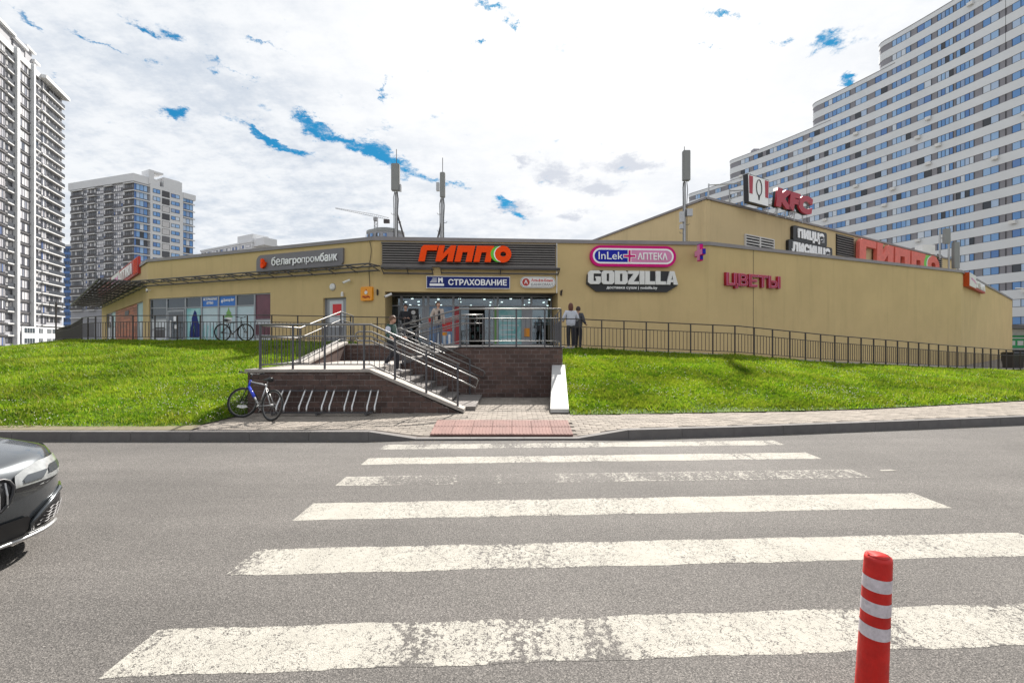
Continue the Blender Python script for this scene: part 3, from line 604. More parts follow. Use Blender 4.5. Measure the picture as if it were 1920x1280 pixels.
# upper storey
UC = Vector((11.1, 26.0)); UR = Wall((11.1, 26.0), (44.7, 46.0)); UL = Wall((7.1-1.6, 35.7+3.9), (11.1, 26.0)); UH = 9.77
for w in (UR, UL):
    m = MB(); m.box(0, w.L, 0, .3, HT-.4, UH); M(m.build('upper_wall', 'stucco_upper', None, (w.a.x, w.a.y, 0), w.rz))
    m = MB(); m.box(-.05, w.L+.05, -.1, .4, UH+.002, UH+.13); M(m.build('parapet_cap', 'cap', None, (w.a.x, w.a.y, 0), w.rz))
m = MB(); m.zprism([(11.3, 26.5), (44.6, 46.3), (30, 62), (6, 40)], UH-.4, UH-.2); M(m.build('roof', 'roofing'))
m = MB(); m.hexa([(44.7, 46, HT-.4), (45.1, 46.2, HT-.4), (30.4, 62, HT-.4), (30, 62, HT-.4)], [(44.7, 46, UH), (45.1, 46.2, UH), (30.4, 62, UH), (30, 62, UH)]); M(m.build('upper_wall', 'stucco_upper'))
# louvred vents of the upper storey
def louvre(wall, pxa, pxb, za, zb, n, slat, back, frame=None, split=False):
    ua, ub = wall.u(pxa), wall.u(pxb); m = MB(); m.box(ua, ub, -.03, -.004, za, zb)
    v = M(m.build('vent', back, None, (wall.a.x, wall.a.y, 0), wall.rz))
    if frame:
        m = MB(); t = .06; m.box(ua-t, ub+t, -.12, -.002, zb, zb+t); m.box(ua-t, ub+t, -.12, -.002, za-t, za); m.box(ua-t, ua, -.12, -.002, za, zb); m.box(ub, ub+t, -.12, -.002, za, zb)
        if split: m.box((ua+ub)/2-t, (ua+ub)/2+t, -.12, -.035, za, zb)
        m.build('frame', frame, v)
    h = (zb-za)/n; sm = MB(); sm.hexa([(ua, -.11, .0), (ub, -.11, .0), (ub, -.035, h*.45), (ua, -.035, h*.45)], [(ua, -.11, h*.28), (ub, -.11, h*.28), (ub, -.035, h*.62), (ua, -.035, h*.62)]); me = sm.mesh('slat', slat)
    for i in range(n): link('slat', me, v, (0, 0, za+h*(i+.1)))
    return v
louvre(UR, 1396, 1448, UR.z(1396, 473), UR.z(1396, 441), 6, 'louvre_light', 'black_matte', 'louvre_light', True)
louvre(UR, 1567, 1600, UR.z(1567, 478), UR.z(1567, 438), 9, 'louvre', 'black_matte')
louvre(UR, 1757, 1765, UR.z(1757, 500), UR.z(1757, 476), 6, 'louvre', 'black_matte')
# big slatted panel over the entrance, each slat a piece
lz0, lz1 = WC.z(716, 498), WC.z(716, 457); ua, ub = WC.u(717), WC.u(1041)
pn = MB(); pn.box(ua, ub, -.03, -.004, lz0, lz1); pn = M(pn.build('slat_panel_back', 'black_matte', None, (WC.a.x, WC.a.y, 0), WC.rz))
nsl = 9; h = (lz1-lz0)/nsl
sm = MB(); sm.prism([(0, 0)], 0, 0) if False else None
sm.hexa([(ua, -.16, .0), (ub, -.16, .0), (ub, -.035, h*.18), (ua, -.035, h*.18)], [(ua, -.13, h*.62), (ub, -.13, h*.62), (ub, -.035, h*.80), (ua, -.035, h*.80)])
me = sm.mesh('slat', 'louvre')
for i in range(nsl): link('slat', me, pn, (0, 0, lz0+h*(i+.08)))
m = MB(); m.box(ua-.03, ub+.03, -.17, -.002, lz0-.05, lz0); m.box(ua-.03, ub+.03, -.17, -.002, lz1, lz1+.05); m.build('frame', 'louvre', pn)
m = MB(); m.box(WC.u(1043), WC.u(1043)+.035, -.06, -.002, 3.8, HT-.06); M(m.build('corner_trim', 'offwhite', None, (WC.a.x, WC.a.y, 0), WC.rz))
# pipe canopy frames under the parapet
def canopy(wall, pxa, pxb, z, depth, pitch, posts=True):
    ua, ub = wall.u(pxa), wall.u(pxb); m = MB()
    for (yy, zz_) in ((-depth, z+.16), (-.12, z+.16), (-.12, z-.03), ): m.tube([(ua, yy, zz_), (ub, yy, zz_)], .035, 6)
    n = max(2, int(round((ub-ua)/pitch)))
    for i in range(n+1):
        u_ = ua+(ub-ua)*i/n; m.tube([(u_, -.01, z+.16), (u_, -depth, z+.16)], .028, 6); m.tube([(u_, -.03, z-.05), (u_, -depth, z+.14)], .022, 6)
        if i < n: m.tube([(u_, -.03, z+.16), (ua+(ub-ua)*(i+1)/n, -depth, z+.16)], .015, 5)
    return M(m.build('canopy_frame', 'dark_grey', None, (wall.a.x, wall.a.y, 0), wall.rz))
cz = WL.z(628, 512)
canopy(WL, 277, 713, cz, .75, 1.15); canopy(WC, 720, 812, WC.z(760, 512), .55, 1.1); canopy(WC, 828, 1046, WC.z(900, 512), .5, 2.2)
# broad slatted canopy round the left corner
ua, ub = WLL.u(188), WLL.u(276); dpt = 2.0
fr = canopy(WLL, 188, 276, cz, dpt, 2.4)
sm = MB(); sm.box(0, ub-ua, -.07, .07, 0, .035); me = sm.mesh('slat', 'dark_grey')
for i in range(10): link('slat', me, fr, (ua, -.15-i*.2, cz+.21))
# ---- left shop windows
def wx(wall, px): return wall.u(px)
def window(wall, ua, ub, za, zb, panes, y=.12, fm='frame_alu', fw=.05):
    """panes: list of (u0,u1,z0,z1,material) in fractions; frame with each pane a sub-part"""
    m = MB(); m.box(ua, ua+fw, y-.05, y+.05, za, zb); m.box(ub-fw, ub, y-.05, y+.05, za, zb); m.box(ua+fw, ub-fw, y-.05, y+.05, zb-fw, zb); m.box(ua+fw, ub-fw, y-.05, y+.05, za, za+fw)
    zsplit = sorted({round(p[2], 3) for p in panes}-{0})
    for z in zsplit: zz_ = za+(zb-za)*z; m.box(ua+fw, ub-fw, y-.045, y+.045, zz_-.025, zz_+.025)
    w = M(m.build('window', fm, None, (wall.a.x, wall.a.y, 0), wall.rz))
    for (f0, f1, z0, z1, mt) in panes:
        q = MB(); g_ = .03; q.box(ua+(ub-ua)*f0+g_, ua+(ub-ua)*f1-g_, y-.012, y+.012, za+(zb-za)*z0+g_, za+(zb-za)*z1-g_); q.build('pane', mt, w)
    return w
def cut(px): return WL.u(px)
sw = [(279, 310, 'w1'), (310, 345, 'door'), (345, 375, 'teal'), (375, 407, 'pale1'), (407, 440, 'pale2'), (440, 475, 'pale3'), (475, 507, 'maroon')]
za, zb = 1.68, 4.0
shopw = {}
for (a, b, k) in sw:
    ua, ub = cut(a), cut(b); tr = .76
    pm_ = {'w1': [(0, 1, 0, .28, 'pane_white'), (0, 1, .28, .52, 'pane_white'), (0, 1, .52, .78, 'glass_dark'), (0, 1, .78, 1, 'glass_dark')], 'door': [(0, 1, 0, tr, 'glass_dark'), (0, 1, tr, 1, 'glass_dark')],
           'teal': [(0, 1, 0, tr, 'poster_teal'), (0, 1, tr, 1, 'glass_dark')], 'pale1': [(0, 1, 0, tr, 'poster_pale'), (0, 1, tr, 1, 'blue_sign')], 'pale2': [(0, 1, 0, tr, 'poster_pale'), (0, 1, tr, 1, 'blue_sign')],
           'pale3': [(0, 1, 0, tr, 'poster_pale'), (0, 1, tr, 1, 'glass_dark')], 'maroon': [(0, 1, 0, .12, 'pane_white'), (0, 1, .12, .36, 'maroon'), (0, 1, .36, .45, 'pane_white'), (0, 1, .45, 1, 'maroon')]}[k]
    shopw[k] = window(WL, ua, ub, za, zb, pm_); shopw[k+'_u'] = (ua, ub)
# prints on the panes
def print_on(key, poly, mt, name='print'):
    ua, ub = shopw[key+'_u']; m = MB(); m.prism([(ua+(ub-ua)*x, za+(zb-za)*z) for x, z in poly], .100, .106); return m.build(name, mt, shopw[key])
for k, tx in (('pale1', ('ВЕТЕРИНАРНАЯ', 'АПТЕКА')), ('pale2', ('✚ Доктор Вет',))):
    ua, ub = shopw[k+'_u']; w = ub-ua
    if len(tx) == 2: text('lettering', tx[0], w*.78, .13, ua+w*.1, 3.78, .09, .012, 'white', shopw[k]); text('lettering', tx[1], w*.4, .13, ua+w*.28, 3.58, .09, .012, 'white', shopw[k])
    else: text('lettering', tx[0].replace('✚ ', ''), w*.62, .17, ua+w*.26, 3.66, .09, .012, 'white', shopw[k]); print_on(k, [(.12, .86), (.16, .86), (.16, .83), (.19, .83), (.19, .86), (.23, .86), (.23, .885), (.19, .885), (.19, .915), (.16, .915), (.16, .885), (.12, .885)], 'white')
cat_ = [(.22, .10), (.70, .08), (.92, .12), (.95, .32), (.78, .42), (.70, .55), (.66, .64), (.55, .70), (.48, .64), (.36, .52), (.36, .40), (.24, .22)]
print_on('teal', cat_, 'navy_sign'); print_on('teal', [(.4, .1), (.6, .1), (.62, .3), (.5, .38), (.42, .28)], 'poster_teal')
for k, xs_ in (('pale1', (.1, .3, .6, .8)), ('pale2', (.15,))):
    for x in xs_: print_on(k, [(x-.05, .02), (x+.03, .02), (x+.09, .3+.1*math.sin(x*9)), (x+.02, .36), (x-.06, .2)], 'poster_teal')
print_on('pale2', [(.3, .52), (.8, .52), (.66, .6), (.72, .6), (.6, .67), (.55, .74), (.5, .67), (.4, .6), (.46, .6)], 'green_strip'); print_on('pale2', [(.4, .4), (.7, .4), (.74, .5), (.55, .55), (.38, .49)], 'offwhite')
print_on('w1', [(.2, .08), (.85, .08), (.85, .33), (.2, .33)], 'dark_grey')
m = MB(); ua, ub = shopw['door_u']; m.box(ua+.08, ub-.08, .06, .1, 1.7, 3.35); dl = m.build('door_leaf', 'frame_alu', shopw['door']); q = MB(); q.box(ua+.17, ub-.17, .05, .058, 1.82, 3.25); q.build('pane', 'glass_dark', dl)
for (x, z, w_, h_, mt) in ((.4, 2.75, .2, .25, 'white'), (.42, 2.35, .25, .2, 'offwhite'), (.2, 1.9, .12, .9, 'offwhite')):
    q = MB(); q.box(ua+(ub-ua)*x, ua+(ub-ua)*x+w_, .042, .048, z, z+h_); q.build('notice', mt, dl)
# tiled and glazed part round the left corner
ua, ub = uO0, uO1; Lw = ub-ua
for (a, b, kk) in ((0, .16, 'g'), (.16, .30, 'p'), (.86, 1, 'p')):
    window(WLL, ua+Lw*a, ua+Lw*b, za, zb, [(0, 1, 0, .5, 'pane_white' if kk == 'g' else 'poster_pale'), (0, 1, .5, 1, 'glass_dark' if kk == 'g' else 'poster_teal')])
m = MB(); m.box(ua+Lw*.30, ua+Lw*.86, .1, .3, za, zb); tp = M(m.build('tiled_panel', 'mortar', None, (WLL.a.x, WLL.a.y, 0), WLL.rz))
nx_, nz_ = 7, 12; tw_ = Lw*.56/nx_; th2 = (zb-za)/nz_; m = MB(); m.box(.01, tw_-.01, 0, .03, .01, th2-.01); me = m.mesh('tile', 'tile_orange')
for i in range(nx_):
    for j in range(nz_): link('tile', me, tp, (ua+Lw*.30+i*tw_, .075, za+j*th2))
m = MB(); m.box(ua+Lw*.58, ua+Lw*.68, .05, .074, 3.45, 3.75); m.build('vent', 'black', tp)
# ---- staff door with red notice
m = MB(); m.box(uD0+.05, uD1-.05, .14, .2, 1.5, 3.58); dr = M(m.build('door', 'frame_alu', None, (WL.a.x, WL.a.y, 0), WL.rz)); ua, ub = uD0, uD1; w = ub-ua
m = MB(); m.box(ua+.002, ua+.05, .1, .24, 1.5, 3.629); m.box(ub-.05, ub-.002, .1, .24, 1.5, 3.629); m.box(ua+.05, ub-.05, .1, .24, 3.585, 3.629); m.build('frame', 'grey', dr)
m = MB(); m.box(ua+w*.2, ub-w*.2, .12, .139, 2.3, 3.5); m.build('pane', 'pane_white', dr)
m = MB(); m.box(ua+w*.34, ub-w*.28, .11, .119, 2.85, 3.35); m.build('notice', 'red', dr)
m = MB(); m.box(ub-w*.2, ub-w*.15, .07, .14, 2.5, 2.62); m.build('handle', 'chrome', dr)
# ---- entrance
EY = 1.55; EZ0 = 1.50; ew = uE1-uE0
def eu(px):      # u of a pixel column on the entrance glazing plane (set back EY)
    p = WC.a+Vector((-WC.d.y, WC.d.x))*EY; k = (px-960)/F; return (k*p.y-p.x)/(WC.d.x-k*WC.d.y)
loc = (WC.a.x, WC.a.y, 0)
m = MB(); m.box(uE0-.4, uE0, .4, EY+.1, EZ0-.3, 3.82); m.box(uE1, uE1+.4, .4, EY+.1, EZ0-.3, 3.82); M(m.build('porch_side', 'stucco', None, loc, WC.rz))
m = MB(); m.box(uE0-.4, uE1+.4, .401, EY+.1, 3.822, 3.95); M(m.build('porch_ceiling', 'dark_grey', None, loc, WC.rz))
zt0 = 3.33
bays = [(733, 753, 'dark'), (753, 794, 'door1'), (794, 803, 'solid'), (803, 850, 'blue'), (850, 863, 'red'), (863, 925, 'open'), (925, 933, 'green'), (933, 980, 'teal'), (980, 996, 'post'), (996, 1034, 'door2')]
for (a, b, k) in bays:
    ua, ub = eu(a), eu(b); w = ub-ua
    g1 = {'dark': 'glass_dark', 'door1': 'glass', 'solid': 'frame_alu', 'blue': 'poster_blue', 'red': 'red_strip', 'open': None, 'green': 'green_strip', 'teal': 'poster_teal', 'post': 'frame_alu', 'door2': 'glass'}[k]
    panes = [(0, 1, (zt0-EZ0)/(3.82-EZ0), 1, 'glass')]
    if g1: panes.insert(0, (0, 1, 0, (zt0-EZ0)/(3.82-EZ0), g1))
    if k == 'open':
        m = MB(); m.box(ua, ub, EY-.05, EY+.05, zt0-.03, zt0+.03); m.box(ua, ub, EY-.05, EY+.05, 3.77, 3.82); wo_ = M(m.build('entrance_transom', 'frame_alu', None, loc, WC.rz)); q = MB(); q.box(ua, ub, EY-.012, EY+.012, zt0+.03, 3.77); q.build('pane', 'glass', wo_)
        for s_ in (ua-.02, ub-.4):   # sliding leaves parked open
            q = MB(); q.box(s_, s_+.42, EY+.08, EY+.11, EZ0, zt0); lf = M(q.build('sliding_door_leaf', 'glass', None, loc, WC.rz))
        continue
    wn = window(WC, ua, ub, EZ0, 3.82, panes, EY)
    if k == 'door1':
        q = MB(); q.box(ua+w*.3, ub-w*.22, EY-.03, EY-.02, 2.35, 3.2); q.build('poster', 'black', wn)
        q = MB(); pts = [(ua+w*.54+.10*math.cos(t), 3.02+.10*math.sin(t)) for t in np.linspace(0, 2*math.pi, 17)[:-1]]; q.prism(pts, EY-.04, EY-.031); q.build('poster_disc', 'white', wn)
        for r_ in range(5): q = MB(); q.box(ua+w*.38, ub-w*(.3+.05*(r_ % 2)), EY-.038, EY-.031, 2.82-r_*.09, 2.85-r_*.09); q.build('poster_line', 'offwhite', wn)
        q = MB(); q.box(ub-w*.2, ub-w*.14, EY-.08, EY-.05, 1.9, 2.9); q.build('handle', 'chrome', wn)
    if k == 'blue':
        for (x, z, w2, h2, mt) in ((.05, 2.5, .4, .5, 'poster_teal'), (.55, 2.15, .4, .62, 'red'), (.6, 2.2, .3, .3, 'white'), (.5, 1.95, .25, .16, 'orange'), (.3, 1.55, .12, .5, 'pane_white'), (.6, 1.55, .12, .5, 'pane_white'), (.8, 1.55, .1, .45, 'white')):
            q = MB(); q.box(ua+w*x, min(ua+w*(x+w2*1.0), ub-.06), EY-.024-.001*(w2+z), EY-.014, z, z+h2); q.build('poster', mt, wn)
    if k == 'teal':
        for i in range(6): q = MB(); q.box(ua+w*.12, ub-w*(.15+.1*(i % 3)), EY-.02, EY-.014, 1.75+i*.22, 1.80+i*.22); q.build('poster_line', 'pane_white', wn)
    if k == 'post': q = MB(); q.box(ua+w*.2, ub-w*.2, EY-.07, EY-.055, 1.9, 2.3); q.build('notice', 'orange', wn)
    if k == 'door2':
        q = MB(); q.box(ua+.06, ub-.06, EY+.02, EY+.03, 2.45, 3.28); q.build('blind', 'pane_white', wn)
        q = MB(); q.box(ua+w*.12, ub-w*.12, EY-.04, EY-.02, 2.52, 2.56); q.box(ua+w*.5-.02, ua+w*.5+.02, EY-.04, EY-.02, 2.3, 2.8); q.build('bar', 'black', wn)
# interior hall behind the glass
m = MB(); x0, x1 = eu(730)-1.5, eu(1036)+1.5; yb = EY+9
m.box(x0, x1, yb, yb+.1, EZ0-.1, 4.3); m.box(x0-.1, x0, EY+.1, yb, EZ0-.1, 4.3); m.box(x1, x1+.1, EY+.1, yb, EZ0-.1, 4.3); m.box(x0, x1, EY+.1, yb, 4.0, 4.1); M(m.build('interior_wall', 'interior', None, loc, WC.rz))
m = MB(); m.box(x0, x1, EY+.1, yb, EZ0-.12, EZ0-.01); M(m.build('interior_floor', 'grey', None, loc, WC.rz))
lm = MB(); lm.cbox((0, 0, 0), (.11, .11, .03)); lme = lm.mesh('ceiling_lamp', 'lamp')
for i in range(8):
    for j in range(4):
        x = x0+1.0+(x1-x0-2)*i/7+random.uniform(-.45, .45); y = EY+1.2+j*2.0+random.uniform(-.3, .3); M(link('ceiling_lamp', lme, None, (WC.a.x+WC.d.x*x-WC.d.y*y, WC.a.y+WC.d.y*x+WC.d.x*y, 3.96), WC.rz))
for i in range(6):
    m = MB(); x = x0+1+i*1.35; y = EY+4.5+(i % 3)*.9
    for s_ in range(4): m.box(x, x+.9, y, y+.4, EZ0+.3+s_*.4, EZ0+.34+s_*.4)
    for s_ in range(4):
        for q in range(6): m.box(x+.03+q*.145, x+.03+q*.145+.11, y+.02, y+.2, EZ0+.341+s_*.4, EZ0+.50+.12*random.random()+s_*.4, 1+(q+i+s_) % 3)
    m.box(x, x+.03, y, y+.4, EZ0, EZ0+1.7); m.box(x+.87, x+.9, y, y+.4, EZ0, EZ0+1.7)
    M(m.build('shop_shelf', ['grey', 'shelf', 'poster_teal', 'maroon'], None, loc, WC.rz))
# ---- small fittings on the wall
def fit(wall, px, py, name, label, cat):
    p = wall.pt(px, py); return thing(name, label, cat, p, wall.rz)
f = fit(WL, 624, 538, 'wall_lamp', 'round white lamp on the ochre wall above the grey staff door', 'lamp')
m = MB(); m.tube([(0, 0, 0), (0, -.05, 0), (0, -.09, 0)], [.15, .15, .09], 16); m.build('shade', 'offwhite', f, smooth=False); m = MB(); m.tube([(0, .002, 0), (0, -.012, 0)], [.17, .17], 16); m.build('rim', 'grey', f)
f = fit(WL, 644, 552, 'wall_lamp', 'small white lantern beside the top right corner of the staff door', 'lamp')
m = MB(); m.tube([(0, -.08, -.1), (0, -.08, .05), (0, -.08, .12)], [.06, .06, .02], 10); m.build('shade', 'offwhite', f); m = MB(); m.tube([(0, 0, .06), (0, -.08, .06)], .012, 6); m.build('arm', 'grey', f)
def seccam(wall, px, py, label, s=1):
    f = fit(wall, px, py, 'security_camera', label, 'camera'); m = MB(); m.tube([(0, 0, 0), (0, -.18, -.04)], .02, 6); m.build('arm', 'offwhite', f)
    m = MB(); m.tube([(.1*s, -.14, .03), (-.16*s, -.28, -.1)], .05, 8); m.build('housing', 'offwhite', f); m = MB(); m.tube([(-.162*s, -.281, -.101), (-.17*s, -.286, -.105)], .035, 8); m.build('lens', 'black', f)
seccam(WL, 657, 527, 'white camera under the canopy right of the staff door'); seccam(WL, 283, 544, 'white camera under the canopy at the left corner of the shop', -1)
seccam(WC, 731, 553, 'white camera in the top left corner of the entrance porch')
for (w_, px, py, lb) in ((WC, 708, 548, 'dark bracket on the ochre wall left of the porch'), (WC, 1052, 549, 'dark bracket on the ochre wall right of the porch')):
    f = fit(w_, px, py, 'flag_bracket', lb, 'bracket'); m = MB(); m.tube([(0, -.02, -.12), (.02, -.14, .12)], .03, 8); m.build('socket', 'fence_dark', f); m = MB(); m.box(-.04, .04, -.02, 0, -.1, .1); m.build('plate', 'fence_dark', f)
cb = MB(); p0 = WC.pt(697, 452); pts = []
for t in np.linspace(0, 1, 14): q = WL.pt(697, 453+t*86) if False else None; pts.append((.10*math.sin(t*7)*(1-t)+.0, -.03, -t*2.0))
cb.tube(pts, .012, 5); pc = WL.pt(694, 453); o = cb.build('cable', 'black', None, pc, WL.rz); tag(o, 'thin black cable hanging down to the orange square sign', 'cable')
# square orange sign
f = fit(WL, 690, 551, 'shop_sign', 'square orange sign with a cup and script between staff door and porch', 'sign'); s_ = .30
m = MB(); m.prism(rrect(.6, .6, .07, 5, x=-.3, z=-.3), -.12, -.002); m.build('board', 'orange', f)
m = MB(); m.prism([(.075*math.cos(t), .05+.075*math.sin(t)) for t in np.linspace(0, 2*math.pi, 17)[:-1]], -.14, -.121); m.build('emblem', 'offwhite', f)
m = MB(); m.prism([(-.02, .13), (.02, .13), (.012, .2), (-.012, .2)], -.135, -.121); m.build('emblem_stalk', 'brown_red', f); m = MB(); m.tube([(-.2+.4*t, -.128, -.14+.045*math.sin(t*38)+.015*math.sin(t*11)) for t in np.linspace(0, 1, 60)], .011, 4); m.build('script', 'brown_red', f)
# ================================================================== SIGNS
def sign_at(wall, px, py, label, name='shop_sign'): return fit(wall, px, py, name, label, 'sign')
# bank sign on the left wall
f = sign_at(WL, 484, 512, 'long grey bank sign with white lowercase lettering and a red emblem on the left wall'); ua = WL.u(484); w = WL.u(646)-ua
zb_ = WL.z(484, 512); zt_ = WL.z(484, 480); h = zt_-zb_
m = MB(); m.prism(rrect(w, h, h*.38, 7, (0, 1, 0, 1)), -.10, -.002); m.build('board', 'mid_grey', f)
w0 = w*.20; x = w0
for (tx, bd, fr_) in (('бел', 0.0, .155), ('агро', .018, .19), ('пром', 0.0, .20), ('банк', .018, .185)): text('lettering', tx, w*fr_, h*(.48 if tx[0] == 'б' else .40), x, h*(.33 if tx[0] == 'б' else .25), -.16, .03, 'white', f, bd); x += w*fr_+.03
for (pl) in ([(.30, .20), (.44, .14), (.62, .22), (.74, .52), (.60, .60), (.50, .34), (.42, .55), (.28, .50)], [(.30, .58), (.50, .50), (.58, .68), (.46, .84), (.34, .80), (.30, .70)], [(.64, .60), (.80, .58), (.74, .34), (.66, .26), (.62, .34)]):
    m = MB(); k = h*.8; m.prism([(.1*w+(a-.5)*k*.9, h*.1+b*k) for a, b in pl], -.22, -.11); m.build('emblem', 'orange_red', f)
# main sign over the entrance
def gippo(f, w, h, y, d, red, grn, wht, slant=.22):
    """five slanted letters, the last an O with a green crescent"""
    cw = w*.185; gp = w*.012; st = cw*.30; sl = slant*h
    sh = lambda x, z: (x+sl*z/h, z)
    def P_(pts, x0, mt, nm='letter'):
        m = MB(); m.prism([sh(x0+a*cw, b*h) for a, b in pts], y, y+d); m.build(nm, mt, f)
    x = 0; P_([(0, 0), (.36, 0), (.36, .68), (.92, .68), (.92, 1), (.12, 1), (.0, .85)], x, red)
    x += cw*.98; P_([(0, 0), (.30, 0), (.66, .52), (.66, 0), (1.0, 0), (1.0, 1), (.70, 1), (.34, .48), (.34, 1), (0, 1)], x, red)
    for k in (2, 3):
        x += cw+gp*1.6; P_([(0, 0), (.35, 0), (.35, .60), (.64, .60), (.64, 0), (1.0, 0), (1.0, 1), (0, 1)], x, red)
    x += cw*1.03+gp; cx = x+cw*.52+sl*.5; rx_, rz_ = cw*.50, h*.52; cz_ = h*.5
    T = np.linspace(0, 2*math.pi, 33)
    m = MB()
    for a, b in zip(T, T[1:]):
        q = [(cx+rx_*c*math.cos(t), cz_+rz_*c*math.sin(t)) for c, t in ((1, a), (1, b))]; hh = [(cx+cw*.02+rx_*.34*math.cos(t), cz_+rz_*.30*math.sin(t)) for t in (b, a)]
        m.prism(q+hh, y, y+d)
    m.build('letter', red, f)
    m = MB()
    A = [(cx-cw*.12+rx_*math.cos(t), cz_+rz_*.97*math.sin(t)) for t in np.linspace(R(100), R(260), 13)]; Bq = [(cx-cw*.05+rx_*1.02*math.cos(t), cz_+rz_*1.0*math.sin(t)) for t in np.linspace(R(260), R(100), 13)]
    o1 = [(cx-cw*.22+rx_*1.0*math.cos(t), cz_+rz_*.96*math.sin(t)) for t in np.linspace(R(105), R(255), 13)]; i1 = [(cx-cw*.03+rx_*.98*math.cos(t), cz_+rz_*.96*math.sin(t)) for t in np.linspace(R(105), R(255), 13)]
    for k in range(12): m.prism([o1[k+1], i1[k+1], i1[k], o1[k]][::-1], y-.004, y+d*.9)
    m.build('crescent', grn, f)
    o2 = [(cx-cw*.04+rx_*.99*math.cos(t), cz_+rz_*.97*math.sin(t)) for t in np.linspace(R(105), R(255), 13)]; i2 = [(cx-cw*.0+rx_*.94*math.cos(t), cz_+rz_*.95*math.sin(t)) for t in np.linspace(R(105), R(255), 13)]
    m = MB()
    for k in range(12): m.prism([o2[k+1], i2[k+1], i2[k], o2[k]][::-1], y-.01, y+d*.9)
    m.build('crescent_edge', wht, f)
f = sign_at(WC, 786, 492, 'red slanted supermarket letters with a green crescent over the entrance slats'); w = WC.u(965)-WC.u(786); h = WC.z(786, 462)-WC.z(786, 492)
gippo(f, w*.96, h, -.32, .13, 'orange_red', 'green', 'white')
# insurance sign
f = sign_at(WC, 800, 541, 'dark blue insurance sign with white capitals and an emblem above the porch'); w = WC.u(956)-WC.u(800); h = WC.z(800, 518)-WC.z(800, 541)
m = MB(); m.box(0, w, -.14, -.002, 0, h); m.build('frame', 'offwhite', f); m = MB(); m.box(.03, w-.03, -.15, -.1401, .03, h-.03); m.build('board', 'navy_sign', f)
letters('СТРАХОВАНИЕ', w*.70, h*.50, w*.26, h*.26, -.165, .014, 'white', f, .03)
m = MB(); m.box(w*.04, w*.21, -.16, -.151, h*.2, h*.38); m.prism([(w*.14, h*.45), (w*.155, h*.45), (w*.165, h*.7), (w*.185, h*.45), (w*.195, h*.45), (w*.195, h*.85), (w*.18, h*.85), (w*.165, h*.78), (w*.15, h*.85), (w*.14, h*.85)], -.16, -.151)
for k in range(4): m.box(w*(.045+.01*k), w*.125, -.16, -.151, h*(.48+.1*k), h*(.52+.1*k))
m.build('emblem', 'white', f)
# bank card sign
f = sign_at(WC, 975, 540, 'small rounded cash machine sign with a red A badge above the porch'); w = WC.u(1041)-WC.u(975); h = WC.z(975, 519)-WC.z(975, 540)
m = MB(); m.prism(rrect(w, h, h*.48, 8), -.12, -.002); m.build('board', 'offwhite', f)
m = MB(); m.prism(rrect(w-.04, h-.04, h*.44, 8, x=.02, z=.02), -.126, -.1201); m.build('frame', 'grey', f); m = MB(); m.prism(rrect(w-.08, h-.08, h*.40, 8, x=.04, z=.04), -.131, -.1261); m.build('panel', 'offwhite', f)
m = MB(); m.prism([(w*.16+h*.33*math.cos(t), h*.5+h*.33*math.sin(t)) for t in np.linspace(0, 2*math.pi, 21)[:-1]], -.14, -.1311); m.build('badge', 'brown_red', f); text('lettering', 'А', h*.32, h*.34, w*.16-h*.16, h*.35, -.147, .006, 'white', f)
text('lettering', 'Альфа-Банк', w*.62, h*.30, w*.31, h*.50, -.138, .006, 'red', f, .02); text('lettering', 'БАНКОМАТ', w*.62, h*.24, w*.31, h*.18, -.138, .006, 'grey', f, .01)
# pharmacy sign
f = sign_at(WC, 1105, 500, 'long pink and blue rounded pharmacy sign with white letters and a cross'); w = WC.u(1265)-WC.u(1105); h = WC.z(1105, 461)-WC.z(1105, 500)
m = MB(); m.prism(rrect(w, h, h*.499, 12), -.16, -.002); m.build('frame', 'magenta', f); m = MB(); i = h*.13; m.prism(rrect(w-2*i, h-2*i, (h-2*i)*.499, 12, x=i, z=i), -.166, -.1601); m.build('border', 'white', f)
i = h*.21; hh = h-2*i; r_ = hh*.499
pl = rrect(w-2*i, hh, r_, 10, x=i, z=i); xm = w*.445
m = MB(); m.prism([(min(a, xm), b) for a, b in pl if a <= xm]+[(xm, i+hh), ][:0], -.172, -.1661) if False else None
lft = [(i+r_-r_*math.sin(t), i+r_+r_*math.cos(t)) for t in np.linspace(0, math.pi, 13)]; m = MB(); m.prism(lft+[(xm, i), (xm, i+hh)], -.172, -.1661); m.build('panel', 'navy', f)
rgt = [(w-i-r_+r_*math.sin(t), i+r_-r_*math.cos(t)) for t in np.linspace(0, math.pi, 13)]; m = MB(); m.prism([(xm, i)]+rgt+[(xm, i+hh)], -.172, -.1661); m.build('panel', 'pink', f)
def cross(cx, cz_, a, t, y0, y1): mm_ = MB(); mm_.prism([(cx-t, cz_-a), (cx+t, cz_-a), (cx+t, cz_-t), (cx+a, cz_-t), (cx+a, cz_+t), (cx+t, cz_+t), (cx+t, cz_+a), (cx-t, cz_+a), (cx-t, cz_+t), (cx-a, cz_+t), (cx-a, cz_-t), (cx-t, cz_-t)], y0, y1); return mm_
cross(xm+.03, h*.5, h*.31, h*.085, -.18, -.1721).build('cross_edge', 'white', f); cross(xm+.03, h*.5, h*.28, h*.05, -.19, -.1801).build('cross', 'magenta', f)
letters('InLek', w*.28, h*.36, w*.095, h*.33, -.20, .025, 'white', f, .0); letters('АПТЕКА', w*.35, h*.34, w*.545, h*.33, -.20, .025, 'white', f, .02)
